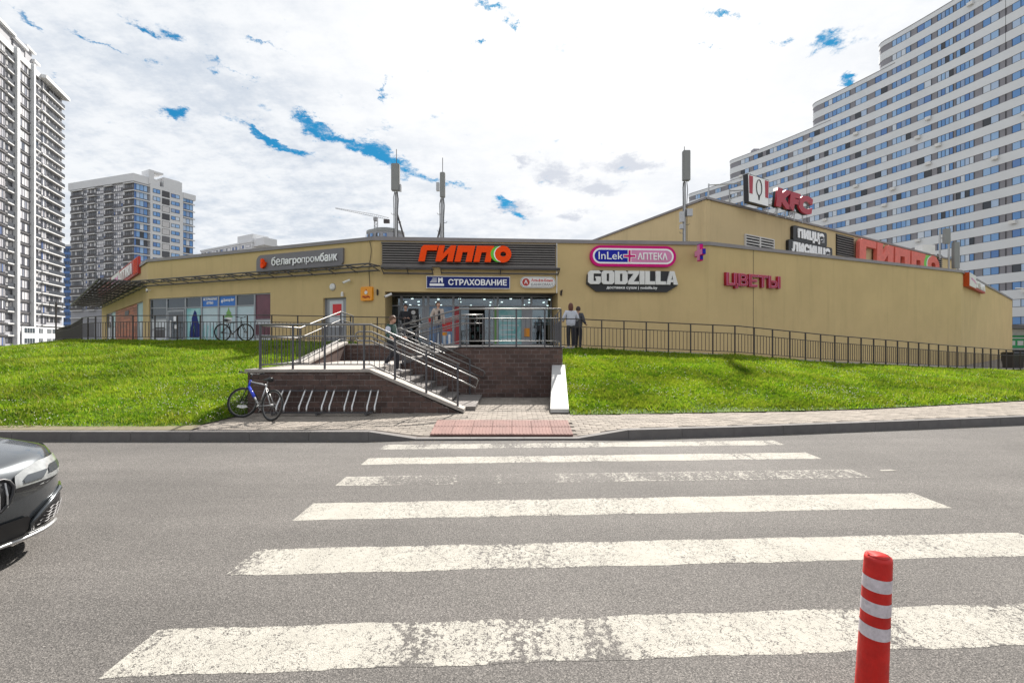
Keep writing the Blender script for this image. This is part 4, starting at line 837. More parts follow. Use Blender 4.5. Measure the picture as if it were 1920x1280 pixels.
# small projecting cross
f = sign_at(WC, 1303, 478, 'small pink and blue cross sign projecting from the wall right of the pharmacy sign'); a = .36
m = MB(); m.box(-.02, .02, -.12, 0, -.03, .03); m.build('bracket', 'grey', f)
def ycross(x0, x1, a, t, cy):
    m = MB(); pl = [(-t, -a), (t, -a), (t, -t), (a, -t), (a, t), (t, t), (t, a), (-t, a), (-t, t), (-a, t), (-a, -t), (-t, -t)]
    n = len(pl); k = 0; m.v += [(x0, cy+p, q) for p, q in pl]+[(x1, cy+p, q) for p, q in pl]; m.f.append(tuple(range(n))); m.f.append(tuple(reversed(range(n, 2*n)))); m.m += [0, 0]
    for i_ in range(n): j = (i_+1) % n; m.f.append((i_, j, n+j, n+i_)); m.m.append(0)
    return m
ycross(-.07, .07, a, .13, -.12-a).build('body', 'magenta', f); ycross(-.085, -.0701, a*.93, .11, -.12-a).build('face', 'pink', f); ycross(.0701, .085, a*.93, .11, -.12-a).build('face', 'navy', f)
m = MB(); m.box(-.069, .069, -.12-2*a-.02, -.12-2*a-.001, -.11, .11); m.box(-.065, .065, -.12-a-.13, -.12-a+.13, a+.001, a+.02); m.box(-.06, .06, -.12-a-.16, -.12-a-.131, -a+.05, -.15); m.build('edge_light', 'navy', f)
# sushi sign
f = sign_at(WC, 1100, 547, 'sushi shop sign of big grey block letters over a black tray shape'); w = WC.u(1269)-WC.u(1100); h = WC.z(1100, 507)-WC.z(1100, 547)
m = MB(); m.prism([(w*.10, 0), (w*.88, 0), (w*1.0, h*.32), (w*.99, h*.40), (w*.93, h*.98), (w*.06, h*1.0), (w*.0, h*.80), (-w*.01, h*.36)], -.12, -.002); m.build('board', 'black', f)
def glyph(x0, x1, polys):
    for pl in polys: m.prism([(x0+(x1-x0)*a, h*.34+h*.63*b) for a, b in pl], -.22, -.121)
G_ = {'G': [[(.18, 0), (.42, 0), (.42, 1), (.18, 1), (0, .86), (0, .14)], [(.42, .78), (.98, .78), (.98, .88), (.84, 1), (.42, 1)], [(.42, 0), (.84, 0), (.98, .14), (.98, .22), (.42, .22)], [(.62, .22), (.98, .22), (.98, .56), (.56, .56), (.56, .44), (.62, .44)]],
      'O': [[(.16, 0), (.40, 0), (.40, 1), (.16, 1), (0, .86), (0, .14)], [(.60, 0), (.84, 0), (1, .14), (1, .86), (.84, 1), (.60, 1)], [(.40, 0), (.60, 0), (.60, .22), (.40, .22)], [(.40, .78), (.60, .78), (.60, 1), (.40, 1)]],
      'D': [[(0, 0), (.40, 0), (.40, 1), (0, 1)], [(.60, 0), (.84, 0), (1, .14), (1, .86), (.84, 1), (.60, 1)], [(.40, 0), (.60, 0), (.60, .22), (.40, .22)], [(.40, .78), (.60, .78), (.60, 1), (.40, 1)]],
      'Z': [[(0, .78), (.5, .78), (0, .22), (0, 0), (1, 0), (1, .22), (.52, .22), (1, .80), (1, 1), (0, 1)][::1]], 'I': [[(.02, 0), (.98, 0), (.98, 1), (.02, 1)]],
      'L': [[(0, 0), (.46, 0), (.46, 1), (0, 1)], [(.46, 0), (1, 0), (1, .24), (.46, .24)]], 'A': [[(0, 0), (.32, 0), (.50, .72), (.58, 1), (.30, 1)], [(.64, 0), (1.0, 0), (.68, 1), (.58, 1), (.50, .72)], [(.36, .18), (.62, .18), (.57, .36), (.41, .36)]]}
x = .005
for ch, cw in zip('GODZILLA', (.145, .145, .145, .125, .062, .118, .118, .135)):
    m = MB(); glyph(w*x, w*(x+cw-.006), G_[ch]); m.build('letter', 'offwhite', f); x += cw
text('lettering', 'доставка суши | godzilla.by', w*.56, h*.16, w*.21, h*.10, -.135, .014, 'white', f, .02)
# flowers sign
f = sign_at(WR, 1357, 540, 'pink outlined letters of the flower shop on the ochre wall'); w = WR.u(1459)-WR.u(1357); h = WR.z(1357, 507)-WR.z(1357, 536)
letters('ЦВЕТЫ', w, h, 0, 0, -.14, .13, 'crimson', f, .045); letters('ЦВЕТЫ', w*.985, h*.965, w*.0075, h*.0175, -.155, .014, 'pink', f, .028, name='letter_edge'); letters('ЦВЕТЫ', w*.97, h*.93, w*.015, h*.035, -.17, .014, 'crimson', f, .002, name='letter_face')
# optician signs
f = sign_at(WRR, 1806, 537, 'small orange and white optician sign at the far right corner of the mall'); w = WRR.u(1838)-WRR.u(1806); h = WRR.z(1806, 511)-WRR.z(1806, 537)
m = MB(); m.box(0, w*.36, -.28, -.002, 0, h); m.build('board', 'brick_orange', f); m = MB(); m.box(.06, w*.36-.02, -.30, -.281, h*.04, h*.98); m.build('panel', 'offwhite', f)
m = MB(); m.prism([(w*.06, h*.62), (w*.14, h*.52), (w*.22, h*.50), (w*.33, h*.36), (w*.33, h*.50), (w*.22, h*.62), (w*.12, h*.68)], -.31, -.301); m.build('emblem', 'pink', f)
m = MB(); m.box(w*.38, w*1.0, -.26, -.05, h*.0, h*.12); m.build('rail', 'brown_red', f); letters('ОПТИКА', w*.60, h*.55, w*.39, h*.14, -.28, .06, 'white', f, .03); letters('ОПТИКА', w*.60, h*.55, w*.39, h*.14, -.219, .12, 'crimson', f, .03, name='letter_side')
f = sign_at(WLL, 188, 552, 'long brown red optician sign on the parapet round the left corner'); ua = WLL.u(188); w = WLL.u(264)-ua; zb_ = WLL.z(225, 537); zt_ = zb_+1.0; f.location.z = zb_
m = MB(); m.box(0, w, -.14, -.002, 0, 1.0); m.build('board', 'brown_red', f)
for i in range(9): m = MB(); m.box(w-1.6, w-.15, -.17, -.141, .06+i*.1, .1+i*.1); m.build('stripe', 'orange_red', f)
m = MB(); m.box(w-12.9, w-8.2, -.15, -.141, .03, .97); m.build('panel', 'offwhite', f)
text('lettering', 'ОПТИКА', 5.6, .70, w-7.6, .15, -.2, .05, 'white', f, .03)
for (a0, b0, mt) in ((w-12.5, w-8.6, 'pink'), (3.2, 6.6, 'pink')):
    m = MB()
    for q in range(9): x = a0+(b0-a0)*q/9; m.prism([(x, .2+.05*math.sin(q*2)), (x+.22, .2), (x+.26, .62+.14*math.sin(q*1.7)), (x+.05, .7)], -.17, -.152)
    m.build('print', mt, f)
# pizza sign
UPT = lambda px, py: UR.pt(px, py)
f = sign_at(UR, 1473, 472, 'two line pizza sign in white letters on black on the upper wall'); w = UR.u(1552)-UR.u(1473); z0 = UR.z(1473, 472); f.location.z = 0
def slot(x0, x1, z0, z1, nm='board'):
    m = MB(); m.prism(rrect(x1-x0, z1-z0, .18, 4, x=x0, z=z0), -.2, -.002); m.build(nm, 'black', f)
zl = UR.z(1530, 440); wl = w
slot(w*.10, w*.90, 8.40, 9.42); slot(0, w*1.04, 7.2, 8.43)
text('lettering', 'пицца', w*.62, .80, w*.19, 8.48, -.26, .055, 'white', f, .05); text('lettering', 'лисицца', w*.90, .84, w*.06, 7.48, -.26, .055, 'white', f, .05)
# big faded supermarket letters on the upper wall
f = sign_at(UR, 1600, 440, 'large faded salmon supermarket letters half hidden behind the right parapet'); f.location.z = 7.85; w = UR.u(1757)-UR.u(1600)
gippo(f, w*.97, 1.72, -.40, .25, 'salmon', 'green', 'offwhite', .05)
# rooftop restaurant signs
A0 = UR.xy(1382); f = thing('roof_sign', 'white roof panel with two dark red stripes beside the red roof letters', 'sign', (A0.x, A0.y-.3, UH), UR.rz); w = UR.u(1425)-UR.u(1385); h = 1.67
zb2 = .10
m = MB(); m.prism([(w*.04, zb2), (w*.96, zb2), (w, zb2+h), (0, zb2+h)], -.5, -.22); m.build('box', 'black', f)
m = MB(); m.prism([(w*.06, zb2+.05), (w*.94, zb2+.05), (w*.98, zb2+h-.05), (w*.02, zb2+h-.05)], -.52, -.501); m.build('panel', 'white', f)
for (a, b) in ((.05, .22), (.78, .95)): m = MB(); m.prism([(w*(a+.02), zb2+h*.32), (w*(b-.02), zb2+h*.32), (w*b, zb2+h*.94), (w*a, zb2+h*.94)], -.54, -.521); m.build('stripe', 'crimson', f)
m = MB(); m.tube([(w*.5+.27*math.cos(t), -.535, zb2+h*.60+.48*math.sin(t)) for t in np.linspace(0, 2*math.pi, 25)[:-1]], .028, 5, closed=True)
m.prism([(w*.5-.04, zb2+h*.16), (w*.5+.04, zb2+h*.16), (w*.5+.1, zb2+h*.34), (w*.5-.1, zb2+h*.34)], -.54, -.521); m.build('emblem', 'black', f)
m = MB()
for u_ in (.1, w-.1): m.tube([(u_, -.2, 0), (u_, -.2, h+zb2)], .04, 6); m.tube([(u_-1.6, 1.0, h*.75), (u_, -.04, h*.8)], .035, 6); m.tube([(u_-1.6, 1.0, -.1), (u_-1.6, 1.0, h*.8)], .045, 6); m.tube([(u_-1.6, 1.0, 0), (u_, -.04, h*.4)], .03, 6)
m.build('frame', 'galv', f)
A0 = UR.xy(1432); f = thing('roof_sign', 'three dark red roof letters K F C standing on struts', 'sign', (A0.x, A0.y-.3, UH), UR.rz); w = UR.u(1503)-UR.u(1434); h = 1.22
letters('KFC', w, h, 0, .25, -.6, .12, 'crimson', f, .075, .12); letters('KFC', w, h, 0, .25, -.479, .16, 'black', f, .078, .12, name='letter_side')
m = MB(); m.tube([(0, 0, .5), (w, 0, .5)], .04, 6); m.tube([(0, 0, 1.25), (w, 0, 1.25)], .04, 6)
for k in range(5): u_ = w*(.04+.23*k); m.tube([(u_, 0, -.1), (u_, 0, 1.3)], .035, 6); m.tube([(u_, 1.4, -.1), (u_, 0, 1.1)], .03, 6)
for k in range(3): u_ = w*(.12+.36*k); m.tube([(u_, -.2, .8), (u_, 0, .8)], .03, 6); m.tube([(u_, -.3, -.08), (u_, -.3, .3)], .03, 6)
m.build('frame', 'galv', f)

# ================================================================== STAIRS, PLATFORM, WALLS
BW, BH = .237, .117
def brick_wall(name, label, x0, x1, y, zbase, top, depth=.3, maxn=300, rz=0, loc=None, mirror=False):
    """facing -Y; top(x) gives the wall top; bricks proud of a mortar core"""
    w = thing(name, label, 'wall', loc or (0, 0, 0), rz)
    core = MB(); xs_ = np.linspace(x0, x1, 25)
    for a, b in zip(xs_, xs_[1:]): core.hexa([(a, y, zbase-.2), (b, y, zbase-.2), (b, y+depth, zbase-.2), (a, y+depth, zbase-.2)], [(a, y, top(a)-.002), (b, y, top(b)-.002), (b, y+depth, top(b)-.002), (a, y+depth, top(a)-.002)])
    core.build('core', 'mortar', w)
    full = MB(); g_ = .006; full.box(g_, BW-g_, -.012, -.0005, g_, BH-g_); fm = full.mesh('brick', 'brick'); half = {}; stuff = MB(); n = 0; r = 0; z = zbase
    while z < max(top(x0), top(x1))-.02:
        x = x0-(BW/2 if r % 2 else 0)
        while x < x1-.01:
            a = max(x, x0); b = min(x+BW, x1); t = min(top(a), top(b))
            if b-a > .03 and t < z+BH-.005 and abs(top(a)-top(b)) > .004 and max(top(a), top(b)) > z+.03:
                la, lb = a, b
                while top(lb) < z+.012 and lb > la+.02: lb -= .01
                while top(la) < z+.012 and la < lb-.02: la += .01
                if lb-la > .03:
                    xm_ = [la+(lb-la)*q/4 for q in range(5)]; mb = MB()
                    for p_, q_ in zip(xm_, xm_[1:]):
                        ta, tb = min(z+BH-g_, top(p_)-.004), min(z+BH-g_, top(q_)-.004); e0_ = g_ if p_ == la else 0; e1_ = g_ if q_ == lb else 0
                        mb.hexa([(p_+e0_, y-.012, z+g_), (q_-e1_, y-.012, z+g_), (q_-e1_, y-.0005, z+g_), (p_+e0_, y-.0005, z+g_)], [(p_+e0_, y-.012, max(ta, z+g_+.002)), (q_-e1_, y-.012, max(tb, z+g_+.002)), (q_-e1_, y-.0005, max(tb, z+g_+.002)), (p_+e0_, y-.0005, max(ta, z+g_+.002))])
                    mb.build('brick', 'brick', w); n += 1
            elif b-a > .03 and t > z+.03:
                hh = min(BH, t-z)
                if n < maxn:
                    if b-a > BW-.001 and hh > BH-.001: me = fm
                    else:
                        k = (round(b-a, 3), round(hh, 3))
                        if k not in half: q = MB(); q.box(g_, b-a-g_, -.012, -.0005, g_, max(hh-g_, .015)); half[k] = q.mesh('brick', 'brick')
                        me = half[k]
                    link('brick', me, w, (a, y+random.uniform(-.002, .001), z))
                else: stuff.box(a+g_, b-g_, y-.012, y-.0005, z+g_, z+max(hh-g_, .015))
                n += 1
            x += BW
        z += BH; r += 1
    if stuff.v: tag(stuff.build('brickwork', 'brick', w), kind='stuff')
    return w
YF, YB, YT = 9.68, 12.42, 14.3       # front wall, back wall, rear edge of the platform
XL, XS, XE, XR = -5.62, -3.02, -1.14, 1.38
PZ = 1.08; LZ = 1.51
nst = 6; run = (XE-XS)/nst; rise = (PZ-.15)/nst
front_top = lambda x: PZ-.06 if x < XS else PZ-.06-(x-XS)/(XE-XS)*(PZ-.22)
w1 = brick_wall('stair_wall', 'dark brown brick wall behind the bike rack that slopes down with the stairs', XL, XE+.05, YF, .15, front_top)
back_top = lambda x: LZ-.01 if x > -1.42 else max(PZ-.05, LZ-.01-(-1.42-x)/1.58*.42)
w2 = brick_wall('landing_wall', 'tall dark brown brick wall below the entrance landing', XS+.0, XR, YB, .15, back_top)
w3 = brick_wall('rear_wall', 'low dark brick wall at the back of the stair platform below the terrace', -5.2, -3.0, YT, PZ, lambda x: 1.56)
# platform, flights
st = thing('staircase', 'concrete stair platform with a flight going down to the right and a short one up', 'stairs', (XL, YF, 0))
def S(o): o.parent = st; o.location = o.location-st.location; return o
m = MB(); m.box(XL, XS, YF+.3, YT, -.1, PZ-.002); S(m.build('platform', 'concrete'))
m = MB(); m.box(XL-.04, XS, YF-.05, YF+.34, PZ-.058, PZ); S(m.build('coping', 'concrete'))
m = MB(); m.hexa([(XS, YF-.05, PZ-.058), (XE+.12, YF-.05, .16), (XE+.12, YF+.34, .16), (XS, YF+.34, PZ-.058)], [(XS, YF-.05, PZ), (XE+.12, YF-.05, .235), (XE+.12, YF+.34, .235), (XS, YF+.34, PZ)]); S(m.build('coping', 'concrete'))
for k in range(nst):
    z1 = PZ-rise*(k+.0) if k == 0 else PZ-rise*k
    x0 = XS+run*(k-1) if k else XS-run; 
    if k == 0: continue
    m = MB(); m.box(XS+run*(k-1), XS+run*k+.0, YF+.341, YB-.001, -.1, PZ-rise*k-.035); m.box(XS+run*(k-1)-.0, XS+run*k+.025, YF+.341, YB-.001, PZ-rise*k-.0345, PZ-rise*k); S(m.build('step', 'step_concrete'))
m = MB(); m.box(XE-run+.03, XE+.33, YF+.05+.3, YB-.001, .1, .15+rise*.55); S(m.build('step', 'step_concrete'))
f3 = 3
for k in range(f3):
    x0 = -3.0+.5*k; m = MB(); m.box(x0, -1.4, YB+.301, YT, PZ-.2, PZ+(LZ-PZ)*(k+1)/f3-.001*k) if k == f3-1 else m.box(x0, x0+.5, YB+.301, YT, PZ-.2, PZ+(LZ-PZ)*(k+1)/f3); S(m.build('step', 'step_concrete'))
# landing slab, terraces
m = MB(); m.box(-1.399, XR, YB+.3, 24, -.1, LZ); m.box(-5.2, -1.4, YT+.301, 24, -.1, LZ-.0); tag(m.build('terrace', 'concrete'), kind='structure')
m = MB(); 
for a, b in ((-1.42, XR+.05),): m.box(a, b, YB-.04, YB+.3, LZ, LZ+.03)
m.hexa([(-3.0, YB-.04, PZ-.04), (-1.42, YB-.04, LZ-.005), (-1.42, YB+.3, LZ-.005), (-3.0, YB+.3, PZ-.04)], [(-3.0, YB-.04, PZ+.03), (-1.42, YB-.04, LZ+.03), (-1.42, YB+.3, LZ+.03), (-3.0, YB+.3, PZ+.03)]); m.build('coping', 'dark_grey', w2)
m = MB(); m.box(-5.2, -2.96, YT-.04, YT+.3, 1.561, 1.60); m.build('coping', 'concrete', w3)
def ruled(name, A, B, matn):
    V = []; 
    for p, q in zip(A, B): V += [p, q]
    Fq = [(2*i, 2*i+2, 2*i+3, 2*i+1) for i in range(len(A)-1)]; o = npmesh(name, np.array(V, float), np.array(Fq), matn); return tag(o, kind='structure')
ruled('terrace', [(-5.2, 14.6, 1.50), (-5.9, 18.3, 1.57), (-10.1, 18.9, 1.66), (-17.3, 20.1, 1.71), (-22.8, 24, 1.70), (-31.5, 32.5, 1.74), (-46, 46, 1.8)], [(-5.15, 20.5, 1.505), (-5.9, 20.5, 1.57), (-10.1, 22, 1.66), (-18, 25, 1.70), (-21, 27, 1.7), (-29, 35, 1.74), (-42, 47, 1.8)], 'concrete')
ruled('terrace', [(x, y-.25, z-.01) for x, y, z in RT[:-1]]+[(60, 41, .04)], [(1.42, 20.4, 1.45), (2.6, 20.5, 1.42), (8.9, 21, 1.15), (11, 21.9, 1.0), (13.5, 23, .85), (18, 25, .6), (23, 27, .38), (28.6, 29.4, .15), (36, 35.5, .1), (62, 56, .05)], 'concrete')
# right cheek wall with pale sloping cap
ch = thing('cheek_wall', 'pale sloping concrete cap on a low wall beside the right grass bank', 'wall', (XR, 9.6, 0))
m = MB(); a, b = 1.12-XR, 1.40-XR
c0_, c1_, c2_, c3_ = .84-XR, 1.17-XR, 1.42-XR, 1.11-XR
m.hexa([(c0_, 0.04, .0), (c1_, 0.04, .0), (c2_, YB-9.62, .0), (c3_, YB-9.62, .0)], [(c0_, 0.04, .20), (c1_, 0.04, .20), (c2_, YB-9.62, .98), (c3_, YB-9.62, .98)]); m.build('core', 'brick', ch)
m = MB(); m.hexa([(c0_-.03, .0, .17), (c1_+.03, .0, .17), (c2_+.02, YB-9.63, .975), (c3_-.02, YB-9.63, .975)], [(c0_-.03, .0, .25), (c1_+.03, .0, .25), (c2_+.02, YB-9.63, 1.03), (c3_-.02, YB-9.63, 1.03)]); m.build('cap', 'concrete_white', ch)
m = MB(); m.box(XR-.25, XR+.02, YB+.31, 19.8, -.1, LZ-.002); tag(m.build('side_wall', 'brick'), 'dark side wall of the entrance landing against the right bank', 'wall')
# left cheek: sloping cap rising back beside the left bank
cl = thing('cheek_wall', 'grey sloping concrete cap rising back along the left side of the stair platform', 'wall', (XL, YB, 0))
ys0, ys1 = 11.6, 14.35; xa, xb = XL+.02, -5.2
m = MB(); m.hexa([(xa-XL, ys0-YB, .3), (xb-XL, ys0-YB, .3), (xb-XL, ys1-YB, .3), (xa-XL, ys1-YB, .3)], [(xa-XL, ys0-YB, PZ+.0), (xb-XL, ys0-YB, PZ+.0), (xb-XL, ys1-YB, 1.60), (xa-XL, ys1-YB, 1.60)]); m.build('core', 'brick', cl)
m = MB(); m.hexa([(xa-XL-.02, ys0-YB-.05, PZ+.003), (xb-XL+.03, ys0-YB-.05, PZ+.003), (xb-XL+.03, ys1-YB, 1.602), (xa-XL-.02, ys1-YB, 1.602)], [(xa-XL-.02, ys0-YB-.05, PZ+.06), (xb-XL+.03, ys0-YB-.05, PZ+.06), (xb-XL+.03, ys1-YB, 1.67), (xa-XL-.02, ys1-YB, 1.67)]); m.build('cap', 'concrete', cl)

# ---- railings
def railing(name, label, path, spacing, H_=1.1, mid=.82, low=.16, bal=.135, pm='fence_dark', rm=None, group=None, pr=.02, rr=.018, br=.008, maxb=300, post_at=None, square=True, cat='railing', balusters=True, posth=None):
    rm = rm or pm; P_ = [Vector(p) for p in path]; t = thing(name, label, cat, P_[0], 0, group); o0 = P_[0]
    seg = [(b-a).length for a, b in zip(P_, P_[1:])]; cum = np.concatenate([[0], np.cumsum([Vector((b-a).to_2d()).length for a, b in zip(P_, P_[1:])])])
    A = np.array([list(p) for p in P_]); at = lambda s: Vector([float(np.interp(s, cum, A[:, i])) for i in range(3)])
    for hh, rad in ((H_, rr*1.15), (mid, rr*.85), (low, rr*.8)):
        if hh is None: continue
        m = MB(); m.tube([p-o0+Vector((0, 0, hh)) for p in P_], rad, 6); m.build('rail', rm, t)
    pmz = MB(); 
    if square: pmz.box(-pr, pr, -pr, pr, 0, (posth or H_)-.01)
    else: pmz.tube([(0, 0, 0), (0, 0, (posth or H_)-.01)], pr, 8)
    pme = pmz.mesh('post', pm); n = max(1, int(round(cum[-1]/spacing))); ps = post_at or [cum[-1]*i/n for i in range(n+1)]
    for s in ps: link('post', pme, t, at(s)-o0)
    if balusters:
        bm_ = MB(); bm_.box(-br, br, -br, br, low, mid); bme = bm_.mesh('baluster', pm); k = 0; stuff = MB()
        for a, b in zip(ps, ps[1:]):
            nb = max(1, int(round((b-a)/bal)))
            for i in range(1, nb):
                p = at(a+(b-a)*i/nb)-o0
                if k < maxb: link('baluster', bme, t, p)
                else: stuff.box(p.x-br, p.x+br, p.y-br, p.y+br, p.z+low, p.z+mid)
                k += 1
        if stuff.v: tag(stuff.build('baluster_row', pm, t), kind='stuff')
    return t
railing('fence', 'dark metal fence along the left terrace in front of the shop windows', FENCE_L, 1.13, bal=.16)
railing('fence', 'dark metal fence running down along the right grass bank', FENCE_R, .8, bal=.135)
# stair railings (steel posts, bright handrails)
def handrail(name, label, lines, posts, bal=None, H_=.95, pm='steel_grey', rm='steel_bright'):
    """lines: list of polylines (absolute); posts: list of (x,y,z0,z1); bal: list of ((x,y,z0,z1)...)"""
    o0 = Vector(posts[0][:3]); t = thing(name, label, 'railing', o0)
    for ln in lines:
        m = MB(); m.tube([Vector(p)-o0 for p in ln[0]], ln[1], 8, closed=ln[2] if len(ln) > 2 else False); m.build('rail', rm, t, smooth=True)
    for (x, y, z0, z1) in posts: m = MB(); m.tube([Vector((x, y, z0))-o0, Vector((x, y, z1))-o0], .024, 8); m.tube([Vector((x, y, z0))-o0, Vector((x, y, z0+.015))-o0], .05, 8); m.build('post', pm, t)
    for (x, y, z0, z1) in (bal or []): m = MB(); m.tube([Vector((x, y, z0))-o0, Vector((x, y, z1))-o0], .0075, 5); m.build('baluster', pm, t)
    return t
yr = YF+.04
zf = lambda x: PZ if x < XS else PZ-(x-XS)/(XE-XS)*(PZ-.24)
X0 = -5.38; XPOST = [X0, -4.68, -4.0, -3.16, -2.5, -1.83, XE-.02]
top = lambda x, h_: (x, yr, zf(x)+h_)
bals = []
for a, b in zip(XPOST, XPOST[1:]):
    for i in range(1, 6): x = a+(b-a)*i/6; bals.append((x, yr, zf(x)+.10, zf(x)+.70))
L1 = [([top(X0, .95), top(XS, .95), top(XE+.02, .95)], .022), ([top(X0, .70), top(XS, .70), top(XE+.02, .70)], .016), ([top(X0, .10), top(XS, .10), top(XE, .10)], .014)]
yh = yr+.07; hr = lambda x, h_: (x, yh, zf(x)+h_)
x9 = XE+.38
z9 = zf(XE)-(x9-XE)*.44
L1.append(([hr(-3.3, .80), hr(XS, .80), (XE, yh, zf(XE)+.80), (x9, yh, z9+.80), (x9+.03, yh, z9+.76), (x9-.02, yh, z9+.60), (XE, yh, zf(XE)+.60), hr(XS, .60), hr(-3.3, .60), (-3.36, yh, PZ+.64), (-3.36, yh, PZ+.76)], .018, True))
posts = [(x, yr, zf(x)-.02, zf(x)+.95) for x in XPOST]
handrail('railing', 'steel railing on the front edge of the platform and lower flight', L1, posts, bals)
# far side of the lower flight
yq = YB-.12; hq = lambda x, h_: (x, yq, zf(x)+h_)
L2 = [([hq(-3.1, .95), hq(XS, .95), hq(XE, .95)], .02), ([(-3.2, yq, PZ+.80), hq(XS, .80), (XE, yq, zf(XE)+.8), (x9, yq, z9+.8), (x9+.03, yq, z9+.74), (x9, yq, z9+.6), (XE, yq, zf(XE)+.6), hq(XS, .6), (-3.2, yq, PZ+.6), (-3.26, yq, PZ+.7)], .017, True)]
handrail('railing', 'steel handrail along the brick wall on the far side of the lower flight', L2, [(x, yq, zf(x)-.02, zf(x)+.95) for x in (-2.9, -2.1, XE)])
# left side of platform and up the left cheek
xl = -5.38; L3 = []
pl_ = [(xl, yr, PZ), (xl, 11.55, PZ), (xl, 14.3, 1.67), (xl, 15.4, 1.60)]
for h_, r_ in ((.93, .021), (.68, .015), (.08, .013)): L3.append(([(x, y, z+h_) for x, y, z in pl_], r_))
zl_ = lambda y: float(np.interp(y, [p[1] for p in pl_], [p[2] for p in pl_]))
bb = [(xl, y, zl_(y)+.08, zl_(y)+.68) for y in np.arange(yr+.14, 15.3, .15)]
handrail('railing', 'steel railing running back along the left side of the platform and up the sloping cap', L3, [(xl, y, zl_(y)-.01, zl_(y)+.93) for y in (yr+.02, 11.55, 12.9, 14.3, 15.4)], bb)
# landing railing: rises from the platform and runs level along the landing
yl = YB+.06; zr = lambda x: LZ+.03 if x > -1.42 else LZ+.03-(-1.42-x)/1.58*.43
xs4 = [-3.0, -2.2, -1.42, -.62, .12, .9, 1.34]
L4 = [([(-3.0, yl, zr(-3.0)+1.02), (-1.42, yl, zr(-1.42)+1.02), (1.34, yl, zr(1)+1.02)], .022), ([(-3.0, yl, zr(-3.0)+.76), (-1.42, yl, zr(-1.42)+.76), (1.34, yl, zr(1)+.76)], .016), ([(-3.0, yl, zr(-3.0)+.14), (-1.42, yl, zr(-1.42)+.14), (1.34, yl, zr(1)+.14)], .014)]
bb = []
for a, b in zip(xs4, xs4[1:]):
    n = int(round((b-a)/.125))
    for i in range(1, n): x = a+(b-a)*i/n; bb.append((x, yl, zr(x)+.14, zr(x)+.76))
yh = yl+.08
L4.append(([(-3.1, yh, zr(-3.0)+.86), (-1.42, yh, zr(-1.42)+.86), (-1.0, yh, LZ+.89), (-.95, yh, LZ+.80), (-1.0, yh, LZ+.66), (-1.42, yh, zr(-1.42)+.64), (-3.1, yh, zr(-3.0)+.62), (-3.15, yh, zr(-3)+.74)], .017, True))
handrail('railing', 'steel railing rising to the entrance landing and level along its front', L4, [(x, yl, zr(x)-.02, zr(x)+1.02) for x in xs4[:-1]]+[(1.34, yl, LZ, LZ+1.04)], bb)
L5 = [([(1.34, yl, LZ+1.04), (1.5, 16.2, LZ+1.0)], .02), ([(1.34, yl, LZ+.75), (1.5, 16.2, LZ+.72)], .015), ([(1.34, yl, LZ+.14), (1.5, 16.2, LZ+.12)], .014)]
handrail('railing', 'steel railing along the right side of the entrance landing', L5, [(1.345+.04*k, yl+.1+1.2*k, LZ, LZ+1.03) for k in range(4)], [(1.34+.16*t, yl+(16.2-yl)*t, LZ+.13, LZ+.74) for t in np.linspace(.04, .97, 26)])
yf = YT-.25
L6 = [([(-2.95, yf, PZ+.98), (-1.4, yf, LZ+.98), (-.9, yf, LZ+.98)], .02), ([(-2.95, yf, PZ+.72), (-1.4, yf, LZ+.72), (-.9, yf, LZ+.72)], .015)]
handrail('railing', 'steel handrail on the far side of the short upper flight', L6, [(-2.95, yf, PZ, PZ+.98), (-2.2, yf, PZ+.2, PZ+1.2), (-1.4, yf, LZ, LZ+.98), (-.9, yf, LZ, LZ+.98)])
# ---- bike rack on the front wall
rk = thing('bike_rack', 'silver wall bike rack with paired bent bars on the brown brick wall', 'bike rack', (-5.2, YF-.02, .15))
xa, xb = -5.0, -2.83
m = MB(); m.box(0.15, xb+5.2, -.10, -.04, .47, .50); m.build('top_rail', 'steel_grey', rk); m = MB(); m.box(.15, xb+5.2, -.42, -.38, .06, .09); m.build('bottom_rail', 'steel_grey', rk)
m = MB()
for x in (.3, 1.2, 2.2): m.box(x, x+.04, -.42, -.01, .02, .058)
m.build('foot', 'dark_grey', rk)
bar = MB(); bar.tube([(.03, -.07, .50), (.025, -.10, .47), (.035, -.30, .27), (.035, -.37, .20), (.04, -.40, .14), (.04, -.40, .09)], .018, 8); bme = bar.mesh('bar', 'rack_steel', True)
for i in range(5):
    for dx in (0, .155): link('bar', bme, rk, (.36+i*.462+dx, 0, 0))
